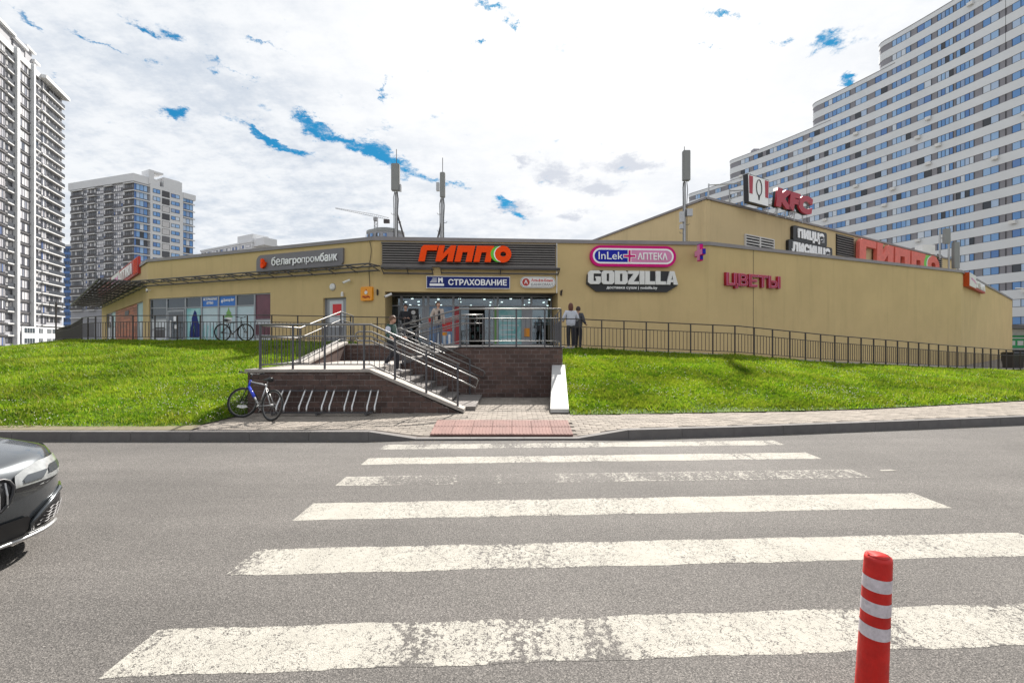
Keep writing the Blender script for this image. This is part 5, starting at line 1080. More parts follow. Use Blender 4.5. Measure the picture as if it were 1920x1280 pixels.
# ================================================================== BICYCLES
def torus(m, c, Rr, r, n=36, k=6, mi=0, axis='y'):
    pts = [Vector((c[0]+Rr*math.cos(t), c[1], c[2]+Rr*math.sin(t))) for t in np.linspace(0, 2*math.pi, n+1)[:-1]]; m.tube(pts, r, k, mi, closed=True)
def bicycle(label, loc, rot, frame, second, basket=None, Rw=.33, rim='steel_bright', steer=0.0, tire='rubber'):
    """local: x forward, wheels on the ground at z=0"""
    b = thing('bicycle', label, 'bicycle', loc, rot=rot); wb = 1.04
    def wheel(cx, steerang=0.0):
        m = MB(); torus(m, (0, 0, 0), Rw, .022); w = m.build('wheel', tire, b, (cx, 0, Rw+.02), smooth=True); w.rotation_euler = (0, 0, steerang)
        m = MB(); torus(m, (0, 0, 0), Rw-.028, .011); m.build('rim', rim, w, smooth=True)
        m = MB()
        for i in range(20): a = 2*math.pi*i/20; s = .03*(1 if i % 2 else -1); m.tube([(0, s, 0), ((Rw-.03)*math.cos(a), 0, (Rw-.03)*math.sin(a))], .0022, 3)
        m.build('spokes', 'steel_bright', w); m = MB(); m.tube([(0, -.05, 0), (0, .05, 0)], .022, 8); m.build('hub', 'galv', w); return w
    wheel(0); wheel(wb, steer)
    A = Vector((0, 0, Rw+.02)); C = Vector((wb, 0, Rw+.02)); BB = Vector((.43, 0, .30)); ST = Vector((.27, 0, .78)); HT_ = Vector((.86, 0, .86)); HB = Vector((.895, 0, .72))
    m = MB(); m.tube([BB, ST], .017, 8); m.tube([ST, HT_-Vector((0, 0, .02))], .017, 8); m.tube([BB, HB], .021, 8)
    for s in (-.05, .05): o_ = Vector((0, s, 0)); m.tube([A+o_, BB+o_*.4], .010, 6); m.tube([A+o_, ST-Vector((0, 0, .06))+o_*.3], .009, 6)
    m.build('frame', frame, b, smooth=True)
    m = MB(); m.tube([HT_+Vector((-.01, 0, .02)), HB], .022, 8); q = .5; m.tube([BB+(HB-BB)*.45, HB-Vector((.01, 0, .0))], .032, 8); m.build('head_tube', second, b, smooth=True)
    m = MB(); 
    for s in (-.055, .055): m.tube([HB+Vector((.0, s*.7, -.02)), C+Vector((0, s, 0))], .012, 6)
    m.tube([HB+Vector((0, -.05, -.02)), HB+Vector((0, .05, -.02))], .014, 6); m.build('fork', 'black', b, smooth=True)
    m = MB(); hc = HT_+Vector((-.02, 0, .14)); m.tube([HT_, hc], .014, 6); m.tube([hc, hc+Vector((.08, 0, .02))], .015, 6); m.tube([hc+Vector((.0, -.31, .05)), hc+Vector((.06, -.15, .03)), hc+Vector((.08, 0, .02)), hc+Vector((.06, .15, .03)), hc+Vector((.0, .31, .05))], .012, 6); hb = m.build('handlebar', 'black', b, smooth=True)
    for s in (-1, 1): m = MB(); m.tube([hc+Vector((.0, s*.31, .05)), hc+Vector((.025, s*.21, .04))], .018, 8); m.build('grip', 'rubber', hb); m = MB(); m.tube([hc+Vector((.04, s*.2, .04)), hc+Vector((.1, s*.26, .0))], .006, 5); m.build('brake_lever', 'galv', hb)
    m = MB(); m.tube([ST, ST+Vector((-.03, 0, .11))], .013, 6); m.build('seat_post', 'galv', b)
    m = MB(); sp = ST+Vector((-.03, 0, .12)); m.tube([sp+Vector((.15, 0, 0)), sp+Vector((.06, 0, .005)), sp+Vector((-.05, 0, .012)), sp+Vector((-.12, 0, .015))], [.018, .03, .06, .05], 8); sd_ = m.build('saddle', 'black', b, smooth=True)
    m = MB(); torus(m, (BB.x, -.045, BB.z), .085, .006, 20, 4); m.tube([BB+Vector((0, -.07, 0)), BB+Vector((.1, -.07, -.13))], .009, 6); m.tube([BB+Vector((0, .07, 0)), BB+Vector((-.1, .07, .13))], .009, 6); m.tube([BB-Vector((0, .07, 0)), BB+Vector((0, .07, 0))], .02, 8); cr = m.build('crank', 'galv', b)
    for s, p in ((-1, (.1, -.11, -.13)), (1, (-.1, .11, .13))): m = MB(); m.cbox(BB+Vector(p), (.09, .08, .02)); m.build('pedal', 'black', cr)
    m = MB(); m.tube([BB+Vector((0, -.045, .085)), A+Vector((0, -.045, .035))], .004, 4); m.tube([BB+Vector((0, -.045, -.085)), A+Vector((0, -.045, -.035))], .004, 4); m.tube([A+Vector((0, -.05, 0)), A+Vector((0, -.035, 0))], .045, 12); m.build('chain', 'dark_grey', b)
    return b
bk = bicycle('blue and silver bicycle leaning at the left end of the bike rack', (-4.62, 8.70, .15), (R(8), 0, R(154)), 'galv', 'blue_bike' if 'blue_bike' in MATS else mat('blue_bike', (.03, .06, .55), .3).name, steer=R(28))
m = MB(); 
m.prism([(-.20, -.04), (.0, -.09), (.2, -.05), (.16, .03), (-.12, .04)], -.03, .0); bk.scale = (.86, .86, .86); w_ = [c for c in bk.children if c.name.startswith('wheel')][1]; o = m.build('wheel_reflector', 'offwhite', w_, (0, 0, -.08)); o.scale = (.62, 1, .62)
p = PT(417, 640, 19.8)
bicycle('black mountain bicycle parked behind the fence before the shop windows', (p.x+.05, 19.75, 1.68), (R(3), 0, R(-3)), 'black', 'black', Rw=.36, rim='rubber')

# ================================================================== BOLLARD
# leaning a little
bo = thing('bollard', 'red flexible bollard with three white reflective bands in the foreground', 'bollard', (1.595, 2.03, -.014), rot=(R(3), R(.6), 0))
def boll(z0, z1, r0, r1, mt, name, parent=bo, extra=0.0):
    m = MB(); n = 6; m.tube([(0, 0, z0+(z1-z0)*i/n) for i in range(n+1)], [r0+(r1-r0)*i/n+extra for i in range(n+1)], 32, caps=False); return m.build(name, mt, parent, smooth=True)
mat('bollard_red', (.50, .012, .008), .48, .22, 11, .3, 40, spec=.4); mat('reflector', (.55, .50, .53), .35, .22, 45, .3, 300)
m = MB(); zz2 = [(0, .10), (.03, .10), (.032, .064), (.12, .060), (.5, .0535), (.735, .0505), (.748, .048), (.752, .040), (.745, .036), (.744, .014)]
m.tube([(0, 0, z) for z, r in zz2], [r for z, r in zz2], 36, caps=True); m.build('body', 'bollard_red', bo, smooth=True)
for z in (.545, .44, .335)[::1]:
    rr_ = .0535+(.60-z)*-.0125+.0; r0 = float(np.interp(z-.03, [.12, .5, .735], [.060, .0535, .0505])); r1 = float(np.interp(z+.03, [.12, .5, .735], [.060, .0535, .0505])); zc = z+.09
    r0 = float(np.interp(zc-.028, [.12, .5, .735], [.060, .0535, .0505])); r1 = float(np.interp(zc+.028, [.12, .5, .735], [.060, .0535, .0505])); boll(zc-.028, zc+.028, r0, r1, 'reflector', 'band', bo, .0012)
m = MB(); m.tube([(0, 0, .7445), (0, 0, .7462)], .014, 16); m.build('hole', 'black', bo)

# ================================================================== PEOPLE
def skin_mesh(name, verts, edges, radii, mats, sub=2, root=0):
    me = bpy.data.meshes.new(name); me.from_pydata([tuple(v) for v in verts], edges, []); o = bpy.data.objects.new(name, me); COL.objects.link(o)
    sk = o.modifiers.new('s', 'SKIN'); sk.use_smooth_shade = True; sl = me.skin_vertices[0].data if me.skin_vertices else None
    if sl is None:
        bm = bmesh.new(); bm.from_mesh(me); bm.verts.layers.skin.verify(); bm.to_mesh(me); bm.free(); sl = me.skin_vertices[0].data
    for i, r in enumerate(radii): sl[i].radius = r if isinstance(r, tuple) else (r, r); sl[i].use_root = (i == root)
    ss = o.modifiers.new('u', 'SUBSURF'); ss.levels = sub; bpy.context.view_layer.update()
    out = bpy.data.meshes.new_from_object(o.evaluated_get(bpy.context.evaluated_depsgraph_get())); bpy.data.objects.remove(o)
    out.materials.clear()
    for m in mats: out.materials.append(MATS[m])
    out.polygons.foreach_set('use_smooth', [True]*len(out.polygons)); return out
def sk_add(pts_r):
    """list of chains [(parent_index or None, [(pos, r), ...]), ...] -> verts, edges, radii"""
    V_, E_, R_ = [], [], []
    for par, ch_ in pts_r:
        prev = par
        for p, r in ch_:
            V_.append(Vector(p)); R_.append(r); i = len(V_)-1
            if prev is not None: E_.append((prev, i))
            prev = i
    return V_, E_, R_
def person(label, loc, rz, s, J, cols, hair, hairlen=0, sleeves='long', wide=1.0):
    """J: joints in metres for a 1.7 m figure facing -Y; cols: shirt, trousers, shoes"""
    t = thing('person', label, 'person', loc, rz); sv_ = lambda p: Vector(p)*s
    pel, chest, neck = J['pelvis'], J['chest'], J['neck']; mid = [(a+b)/2 for a, b in zip(pel, chest)]
    ch_ = [(None, [(sv_(pel), (.112*s*wide, .088*s)), (sv_(mid), (.105*s*wide, .082*s)), (sv_(chest), (.14*s*wide, .098*s)), (sv_(neck), .05*s), (sv_(J['head']), .05*s)])]
    for k in ('l', 'r'):
        ch_.append((2, [(sv_(J['sh_'+k]), .055*s), (sv_(J['el_'+k]), .040*s), (sv_(J['wr_'+k]), .026*s)])); wi = None
    for k in ('l', 'r'):
        ch_.append((0, [(sv_(J['hip_'+k]), .072*s), (sv_(J['kn_'+k]), .055*s), (sv_(J['an_'+k]), .036*s)]))
    V_, E_, R_ = sk_add(ch_); body = skin_mesh('body', V_, E_, R_, ['skin'])
    # head, hands joined into the body mesh
    bm = bmesh.new(); bm.from_mesh(body); hd = sv_(J['head'])+Vector((0, 0, .06*s)); yaw = J.get('yaw', 0); pit = J.get('pitch', 0)
    HM = Matrix.Translation(hd) @ Matrix.Rotation(yaw, 4, 'Z') @ Matrix.Rotation(pit, 4, 'X')
    r = bmesh.ops.create_uvsphere(bm, u_segments=20, v_segments=14, radius=.1*s)
    for v in r['verts']:
        c = v.co/s; c = Vector((c.x*.76, c.y*.95, c.z*1.18))
        if c.z < -.02: c.x *= 1-.35*min(1, (-.02-c.z)/.1); c.y = c.y*(1-.15*min(1, (-.02-c.z)/.1))-.012*min(1, (-.02-c.z)/.1)
        if c.y < -.07 and abs(c.x) < .022 and -.04 < c.z < .01: c.y -= .022
        v.co = HM @ (c*s)
    for sx in (-1, 1):
        r = bmesh.ops.create_uvsphere(bm, u_segments=8, v_segments=6, radius=.02*s)
        for v in r['verts']: v.co = HM @ (Vector((v.co.x*.5+sx*.076*s, v.co.y+.01*s, v.co.z*1.4-.01*s)))
    for k in ('l', 'r'):
        wr = sv_(J['wr_'+k]); el = sv_(J['el_'+k]); d = (wr-el).normalized(); sd_ = d.cross(Vector((0, 0, 1))); sd_ = sd_.normalized() if sd_.length > .1 else Vector((1, 0, 0))
        nrm = sd_.cross(d)
        def seg(p0, p1, r0, r1):
            mb = MB(); mb.tube([p0, (p0+p1)/2, p1], [r0, (r0+r1)/2*1.05, r1*.8], 6); k0 = [bm.verts.new(v) for v in mb.v]
            for f_ in mb.f:
                try: bm.faces.new([k0[i] for i in f_])
                except ValueError: pass
        palm = wr+d*.08*s; seg(wr-d*.01*s, palm, .024*s, .036*s)
        for i, fl in enumerate((.062, .074, .07, .055)):
            a = palm+sd_*(.027-.018*i)*s-d*.012*s; b_ = a+d*fl*.55*s+nrm*-.006*s; c_ = b_+d*fl*.45*s+nrm*-.022*s; seg(a, b_, .0095*s, .009*s); seg(b_, c_, .009*s, .0075*s)
        a = wr+d*.025*s+sd_*.028*s; seg(a, a+d*.045*s+sd_*.022*s-nrm*.01*s, .011*s, .009*s)
    bm.to_mesh(body); bm.free(); body.polygons.foreach_set('use_smooth', [True]*len(body.polygons)); b = link('body', body, t)
    # clothes
    g_ = 1.17; ch_ = [(None, [(sv_(pel)-Vector((0, 0, .14*s)), (.172*s*wide, .145*s)), (sv_(pel)+Vector((0, 0, .05*s)), (.165*s*wide, .135*s)), (sv_(chest), (.19*s*wide, .135*s)), (sv_([a*.3+c*.7 for a, c in zip(chest, neck)]), (.12*s, .09*s))])]
    for k in ('l', 'r'):
        q = [(sv_(J['sh_'+k])+Vector((0, 0, .005*s)), .088*s), (sv_(J['el_'+k]), .062*s)]
        if sleeves == 'long': q.append((sv_([a*.12+c*.88 for a, c in zip(J['el_'+k], J['wr_'+k])]), .048*s))
        else: q[1] = (sv_([a*.35+c*.65 for a, c in zip(J['sh_'+k], J['el_'+k])]), .06*s)
        ch_.append((2, q))
    V_, E_, R_ = sk_add(ch_); link('shirt', skin_mesh('shirt', V_, E_, R_, [cols[0]]), t)
    ch_ = [(None, [(sv_(pel)+Vector((0, 0, .09*s)), (.145*s*wide, .115*s)), (sv_(pel)-Vector((0, 0, .06*s)), (.155*s*wide, .125*s))])]
    for k in ('l', 'r'): ch_.append((1, [(sv_(J['hip_'+k]), .098*s), (sv_(J['kn_'+k]), .076*s), (sv_([a*-.03+c*1.03 for a, c in zip(J['kn_'+k], J['an_'+k])]), .064*s)]))
    V_, E_, R_ = sk_add(ch_); link('trousers', skin_mesh('trousers', V_, E_, R_, [cols[1]]), t)
    for k in ('l', 'r'):
        an = sv_(J['an_'+k]); fd = Vector(J.get('foot', (0, -1, 0))); mb = MB(); z = an.z-.035*s
        mb.tube([an-fd*.05*s+Vector((0, 0, -.03*s)), an+fd*.03*s+Vector((0, 0, -.025*s)), an+fd*.12*s+Vector((0, 0, -.042*s)), an+fd*.19*s+Vector((0, 0, -.05*s))], [.04*s, .046*s, .042*s, .026*s], 8); mb.build('shoe', cols[2], t, smooth=True)
    # hair
    bm = bmesh.new(); bmesh.ops.create_uvsphere(bm, u_segments=22, v_segments=16, radius=.1*s); kill = []
    for v in bm.verts:
        c = v.co/s; n_ = .004*math.sin(c.x*150)+.004*math.sin(c.z*170+c.y*90); c = Vector((c.x*.90, c.y*1.10+.012, c.z*1.30+.006)); c *= 1+n_*2.5
        if c.y > -.02 and c.z < 0 and hairlen: c.z = c.z*(1+hairlen*1.2); c.x *= 1.12; c.y = max(c.y, .02)*1.05
        v.co = HM @ (c*s)
        cc = c
        if (cc.y < -.055 and cc.z < .05) or (not hairlen and cc.z < -.055) or (cc.z < -.01 and cc.y < -.012): kill.append(v)
    bmesh.ops.delete(bm, geom=kill, context='VERTS'); me = bpy.data.meshes.new('hair'); bm.to_mesh(me); bm.free(); me.materials.append(MATS[hair]); me.polygons.foreach_set('use_smooth', [True]*len(me.polygons)); link('hair', me, t)
    for sx in (-1, 1):
        mb = MB(); c = HM @ (Vector((sx*.03, -.089, .008))*s); mb.tube([c, c+(HM.to_3x3() @ Vector((0, -.004, 0)))*s], .007*s, 6); mb.build('eye', 'black', t)
    mb = MB(); c = HM @ (Vector((0, -.084, -.058))*s); ax = HM.to_3x3() @ Vector((1, 0, 0)); mb.tube([c-ax*.018*s, c+ax*.018*s], .005*s, 5); mb.build('mouth', 'brown_red', t)
    return t
def pose(**k):
    J = dict(pelvis=(0, 0, .95), chest=(0, 0, 1.30), neck=(0, 0, 1.46), head=(0, -.01, 1.54), sh_l=(.17, 0, 1.38), sh_r=(-.17, 0, 1.38), el_l=(.22, .02, 1.10), el_r=(-.22, .02, 1.10), wr_l=(.23, -.05, .87), wr_r=(-.23, -.05, .87),
             hip_l=(.085, 0, .88), hip_r=(-.085, 0, .88), kn_l=(.09, -.01, .48), kn_r=(-.09, -.01, .48), an_l=(.09, .02, .085), an_r=(-.09, .02, .085)); J.update(k); return J
mat('shirt_green', (.02, .06, .05), .8, .2, 20); mat('shirt_white', (.52, .53, .60), .8, .1, 12); mat('denim_black', (.02, .02, .026), .85, .2, 30); mat('beige', (.42, .35, .30), .8, .1, 12)
mat('shirt_black', (.018, .018, .022), .85, .2, 15); mat('shoe_white', (.55, .52, .50), .6); mat('grey_cloth', (.07, .07, .08), .85, .15, 15); mat('jeans', (.10, .13, .20), .85, .2, 20)
# boy coming down the stairs (faces +X and looks down)
J = pose(head=(0, -.05, 1.52), pitch=R(22), chest=(0, -.02, 1.30), wr_r=(-.34, -.16, 1.05), el_r=(-.27, -.02, 1.12), wr_l=(.22, -.28, 1.06), el_l=(.22, -.02, 1.08), kn_l=(.09, -.16, .50), an_l=(.09, -.14, .09), kn_r=(-.09, -.12, .60), an_r=(-.09, .14, .28), pelvis=(0, .0, .96))
person('boy in a dark green top with white sleeves stepping down the stairs', (-2.92, 11.0, PZ-rise), R(78), .80, J, ('shirt_green', 'denim_black', 'shoe_white'), 'hair_brown')
bc = [o for o in COL.objects if o.name.startswith('person')][-1]
# white sleeve and hood panels
for k in ('l', 'r'):
    V_, E_, R_ = sk_add([(None, [(Vector(J['sh_'+k])*.80+Vector((0, 0, .012)), .080), (Vector(J['el_'+k])*.80, .058)])]); link('sleeve', skin_mesh('sleeve', V_, E_, R_, ['shirt_white']), bc)
J = pose(wr_l=(.20, -.12, .95), wr_r=(-.33, -.22, 1.08), el_r=(-.28, .02, 1.12), kn_l=(.09, -.04, .48), an_l=(.09, -.06, .085), yaw=R(10))
person('woman with tied dark hair in a pale cardigan walking out of the entrance', (-2.90, 17.85, LZ), R(28), 1.0, J, ('beige', 'jeans', 'shoe_white'), 'hair_dark')
wm = [o for o in COL.objects if o.name.startswith('person')][-1]
m = MB(); m.tube([(.0, -.128, 1.36), (0, -.145, 1.15), (0, -.15, .98)], [.03, .05, .055], 8); m.build('top', 'shirt_black', wm, smooth=True)
m = MB(); m.tube([(-.20, .06, 1.28), (-.26, .10, 1.05), (-.26, .10, .85)], [.05, .10, .09], 8); m.build('bag', 'brown_red', wm, smooth=True)
person('dark haired man in a black top standing by the left entrance door', (-4.62, 19.75, LZ), R(20), 1.03, pose(pitch=R(12), wr_l=(.10, -.26, 1.12), wr_r=(-.10, -.26, 1.12), el_l=(.24, -.03, 1.08), el_r=(-.24, -.03, 1.08)), ('shirt_black', 'denim_black', 'black'), 'hair_dark', wide=1.12)
person('woman with long auburn hair in a loose white shirt at the fence, back turned', (2.20, 17.05, 1.40), R(186), .99, pose(el_l=(.29, .02, 1.13), wr_l=(.24, -.24, 1.07), el_r=(-.29, .02, 1.13), wr_r=(-.24, -.24, 1.07), foot=(0, -1, 0)), ('shirt_white', 'denim_black', 'shoe_white'), 'hair_auburn' if 'hair_auburn' in MATS else mat('hair_auburn', (.11, .035, .022), .6, .2, 60).name, 1.0, wide=1.15)
person('person in dark grey clothes standing behind the woman in the white shirt', (2.55, 17.5, 1.38), R(140), .95, pose(wr_r=(-.20, -.24, 1.02), el_r=(-.27, .0, 1.10)), ('grey_cloth', 'denim_black', 'black'), 'hair_dark', wide=1.1)

# ================================================================== CAR
def build_car(loc, rz):
    c = thing('car', 'dark grey metallic saloon car nosing in from the left edge of the road', 'car', loc, rz)
    mat('car_paint', (.06, .068, .076), .24, metal=.55, spec=.6, coat=1.0); mat('headlight_glass', (.30, .31, .31), .08, .35, 9, spec=.8, coat=.6); mat('head_dark', (.10, .11, .12), .15, metal=.5)
    HWd = .93
    def nose(y, z):          # x of the front skin; 0 = foremost
        v = abs(y)/HWd; zc = .50; return -.02-.10*v**2-.34*v**5-.42*max(0, z-.60)**1.35*3-.55*max(0, .36-z)**1.2
    # body: lateral v x profile u
    prof = [(0, .16), (0, .24), (0, .34), (0, .45), (0, .56), (0, .64), (0, .70), (0, .745)]
    top_ = [(-.22, .80), (-.45, .845), (-.8, .90), (-1.2, .94), (-1.55, .965), (-1.75, 1.02), (-2.15, 1.25), (-2.45, 1.39), (-2.9, 1.455), (-3.4, 1.44), (-3.8, 1.33), (-4.25, 1.10), (-4.6, 1.06), (-4.86, 1.02), (-4.92, .8), (-4.95, .55), (-4.88, .25), (-4.8, .2)]
    vs_ = [-1, -.985, -.95, -.88, -.78, -.66, -.52, -.38, -.24, -.1, 0, .1, .24, .38, .52, .66, .78, .88, .95, .985, 1]; V_ = []; nv = len(vs_)
    rows = []
    for (_, z) in prof: rows.append([(nose(v*HWd, z), v*HWd, z) for v in vs_])
    for (x, z) in top_:
        row = []
        for v in vs_:
            y = v*HWd*(1.0 if x > -1.6 or x < -4.5 else 1-.20*max(0, (z-.95))/.5); zc = z
            if z > .7: dk = min(1.0, max(0.0, -x-.1)/1.1) if x > -1.3 else 1.0; zc = z-((.10 if x > -1.7 else .05)*abs(v)**3.0+.16*max(0, abs(v)-.9)/.1*(.5 if z < 1 else 1))*dk
            xx = x-.45*abs(v)**4*max(0, 1+x/1.4) if x > -1.4 else x
            if x < -4.5: xx = x+.18*abs(v)**4
            if x > -1.4: zc -= .03*math.exp(-((abs(v)-.36)/.08)**2)*.4
            row.append((xx, y, zc))
        rows.append(row)
    for r_ in rows: V_ += r_
    Fq = [(i*nv+j, i*nv+j+1, (i+1)*nv+j+1, (i+1)*nv+j) for i in range(len(rows)-1) for j in range(nv-1)]
    body = npmesh('body', np.array(V_), np.array(Fq), 'car_paint', c, smooth=True); ss = body.modifiers.new('s', 'SUBSURF'); ss.levels = 1; ss.render_levels = 2
    for s in (-1, 1):       # flanks
        m = MB(); ed = [rows[3][0 if s < 0 else -1]]+[r_[0 if s < 0 else -1] for r_ in rows[4:]]; 
        pts = [(p[0], p[1], p[2]) for p in ed]; low_ = [(p[0], s*.90, .22) for p in pts]
        for a in range(len(pts)-1): q = [pts[a], pts[a+1], low_[a+1], low_[a]]; m.face(q if s > 0 else q[::-1])
        m.build('flank', 'car_paint', c, smooth=True)
    # windscreen and side glass
    m = MB(); m.face([(-1.72, -.66, 1.035), (-1.72, .66, 1.035), (-2.43, .56, 1.405), (-2.43, -.56, 1.405)]); m.build('windscreen', 'glass_dark', c)
    for s in (-1, 1): m = MB(); q = [(-2.0, s*.905, 1.0), (-3.9, s*.905, 1.02), (-3.6, s*.80, 1.32), (-2.5, s*.80, 1.34)]; m.face(q if s < 0 else q[::-1]); m.build('side_window', 'glass_dark', c)
    for x in (-.92, -3.88):
        for s in (-1, 1):
            m = MB(); m.tube([(0, -.11, 0), (0, .11, 0)], [.33, .33], 28); w = m.build('wheel', 'rubber', c, (x, s*.80, .33)); m = MB(); m.tube([(0, -.113, 0), (0, .113, 0)], [.23, .23], 20); m.build('rim', 'galv', w)
    def patch(poly, off, mt, name, parent=c, n=7, ysgn=1):
        """polygon in (y,z) mapped on the nose skin: list of left/right edge pairs rows [(y0,y1,z)...]"""
        V2 = []; 
        for (y0, y1, z) in poly:
            for i in range(n): y = (y0+(y1-y0)*i/(n-1)); V2.append((nose(y, z)+off*(1 if True else 0), ysgn*y+off*.5*ysgn*(abs(y) > .6), z))
        F2 = [(i*n+j, i*n+j+1, (i+1)*n+j+1, (i+1)*n+j) for i in range(len(poly)-1) for j in range(n-1)]
        return npmesh(name, np.array(V2), np.array(F2 if ysgn > 0 else [f_[::-1] for f_ in F2]), mt, parent, smooth=True)
    for s in (1, -1):
        h1 = patch([(.36, .60, .565), (.36, .74, .60), (.365, .84, .64), (.38, .885, .675), (.46, .895, .705), (.60, .885, .735)], .012, 'headlight_glass', 'headlight', c, 9, s)
        patch([(.42, .56, .612), (.42, .60, .64), (.46, .62, .665)], .018, 'head_dark', 'reflector', h1, 6, s); patch([(.62, .76, .635), (.63, .80, .665), (.66, .80, .69)], .018, 'head_dark', 'reflector', h1, 6, s)
        patch([(.36, .60, .558), (.36, .74, .592), (.36, .75, .600), (.36, .61, .566)][:2], .014, 'black', 'seal', h1, 6, s)
        # kidney
        patch([(.05, .26, .455), (.03, .31, .50), (.02, .335, .56), (.02, .345, .61), (.03, .33, .655), (.06, .30, .672)], .010, 'black', 'grille', c, 7, s)
        m = MB(); ring = [(.05, .455), (.26, .455), (.31, .50), (.335, .56), (.345, .61), (.33, .655), (.30, .672), (.06, .672), (.03, .655), (.02, .61), (.02, .56), (.03, .50)]
        m.tube([(nose(y, z)+.016, s*y, z) for y, z in ring], .012, 6, closed=True); m.build('grille_frame', 'black', c, smooth=True)
        for k in range(6): y = .06+k*.048; m = MB(); m.tube([(nose(y, z)+.02, s*y, z) for z in (.475, .56, .65)], .007, 5); m.build('grille_bar', 'galv', c)
        # outer intake with mesh
        it = patch([(.52, .74, .235), (.50, .84, .28), (.54, .89, .33), (.62, .91, .385), (.78, .915, .43)], .010, 'black', 'air_intake', c, 8, s)
        m = MB()
        for r_ in range(5): z = .255+r_*.026; m.tube([(nose(y, z)+.022, s*y+s*.006*(y > .6), z+.006*math.sin(y*90)) for y in np.linspace(.53+.02*r_, .82, 14)], .0045, 4)
        m.build('mesh', 'dark_grey', it)
        m = MB(); m.tube([(nose(y, z)+.012, s*(y+.004), z) for y, z in ((.50, .23), (.485, .29), (.53, .345), (.62, .40), (.79, .45), (.91, .45))], .016, 6); m.build('intake_lip', 'car_paint', c, smooth=True)
        patch([(.46, .78, .185), (.48, .80, .21), (.50, .78, .228)], .02, 'car_paint', 'lower_lip', c, 8, s)
    patch([(-.46, .46, .205), (-.48, .48, .25), (-.47, .47, .33), (-.44, .44, .36)], .010, 'black', 'lower_grille', c, 15)
    m = MB(); m.tube([(nose(y, .19)+.03, y, .185) for y in np.linspace(-.8, .8, 25)], .014, 6); m.build('splitter', 'galv', c, smooth=True)
    m = MB(); m.tube([(nose(0, .72)+.0, 0, .715), (nose(0, .72)+.02, 0, .715)], .04, 16); m.build('badge', 'navy', c)
    m = MB(); m.box(-.55, -.35, -.75, .75, .12, .2); m.box(-4.7, -.5, -.8, .8, .17, .24); m.build('underbody', 'black', c)
    return c
build_car((-3.67, 2.98, 0), R(-9))

# ================================================================== ROOF MASTS
def mast(label, px, pybase, pytop, D, w, hbox, pybox, off, struts, side=None):
    p = PT(px, pybase, D); t = thing('antenna_mast', label, 'antenna', (p.x, p.y, HT-.3)); z = lambda py: EYE+(640-py)*D/F-(HT-.3)
    m = MB(); m.tube([(0, 0, 0), (0, 0, z(pybox))], .09, 8); m.build('pole', 'galv', t)
    m = MB(); m.cbox((off, -.22, z(pybox)+hbox/2), (w, .25, hbox)); m.build('antenna', 'mid_grey' if False else 'antenna_grey', t, bevel=.03)
    m = MB(); m.tube([(off*.4, 0, z(pybox)), (off*.4, 0, z(pytop))], .018, 5); m.build('lightning_rod', 'dark_grey', t)
    m = MB()
    for (dx, py0, dz) in struts: m.tube([(0, 0, z(py0)), (dx, .4, 0)], .05, 6)
    if struts: m.build('strut', 'dark_grey', t)
    m = MB()
    for k in range(5): zk = .8+k*.45; s = 1 if k % 2 else -1; m.tube([(0, 0, zk), (s*.22, -.03, zk), (s*.26, -.03, zk+.07)], .014, 5)
    m.build('step_peg', 'dark_grey', t)
    m = MB(); m.tube([(off*.3+.08, -.12, z(pybox)), (.14, -.1, z(pybox)-.4), (.1, -.1, z(pybox)-1.1), (.11, -.1, .4)], .02, 5); m.tube([(off*.3-.06, -.12, z(pybox)), (-.12, -.1, z(pybox)-.3), (-.1, -.1, z(pybox)-1.0), (-.1, -.1, .6)], .018, 5); m.build('cable', 'black', t)
    if side:
        m = MB(); 
        for (dx, pyc, sw_, sh_) in side: m.cbox((dx, -.12, z(pyc)), (sw_, .2, sh_))
        m.build('radio_unit', 'galv', t)
    return t
mat('antenna_grey', (.24, .245, .24), .6, .05, 3)
mast('left roof mast with a wide grey antenna panel and one strut to the right', 743, 450, 280, 24, .42, 1.42, 361, .02, [(.75, 395, 0), (-.25, 398, 0)], [(.24, 354, .1, .35)])
mast('middle roof mast with a narrow grey antenna and a small box on its left', 829, 450, 296, 24, .26, 1.30, 373, .06, [(-.65, 412, 0)], [(-.2, 352, .16, .42)])
mast('right roof mast with a grey antenna panel and grey boxes low on the pole', 1283, 447, 275, 24.4, .38, 1.60, 342, .02, [], [(-.18, 408, .2, .55), (.22, 400, .3, .38), (-.2, 426, .14, .25)])
for (px, py0, py1) in ((1762, 480, 430), (1779, 490, 455)):
    p = PT(px, py0, 43); t = thing('antenna_mast', 'thin grey roof mast near the big salmon letters' if px == 1762 else 'short grey roof mast at the far right of the upper roof', 'antenna', (p.x, p.y, UH-.3 if px == 1762 else HT)); hh = EYE+(640-py1)*43/F-t.location.z
    m = MB(); m.tube([(0, 0, 0), (0, 0, hh)], .08, 6); m.tube([(.9, 0, 0), (.9, 0, hh*.8)], .06, 6); m.tube([(0, 0, hh*.7), (.9, 0, hh*.7)], .05, 6); m.build('pole', 'galv', t)
    m = MB(); m.cbox((.45, -.2, hh*.75), (.5, .3, hh*.5)); m.build('antenna', 'antenna_grey', t)
    m = MB(); m.cbox((-1.4, 0, .8), (1.2, .8, .9)); m.build('cabinet', 'offwhite', t)

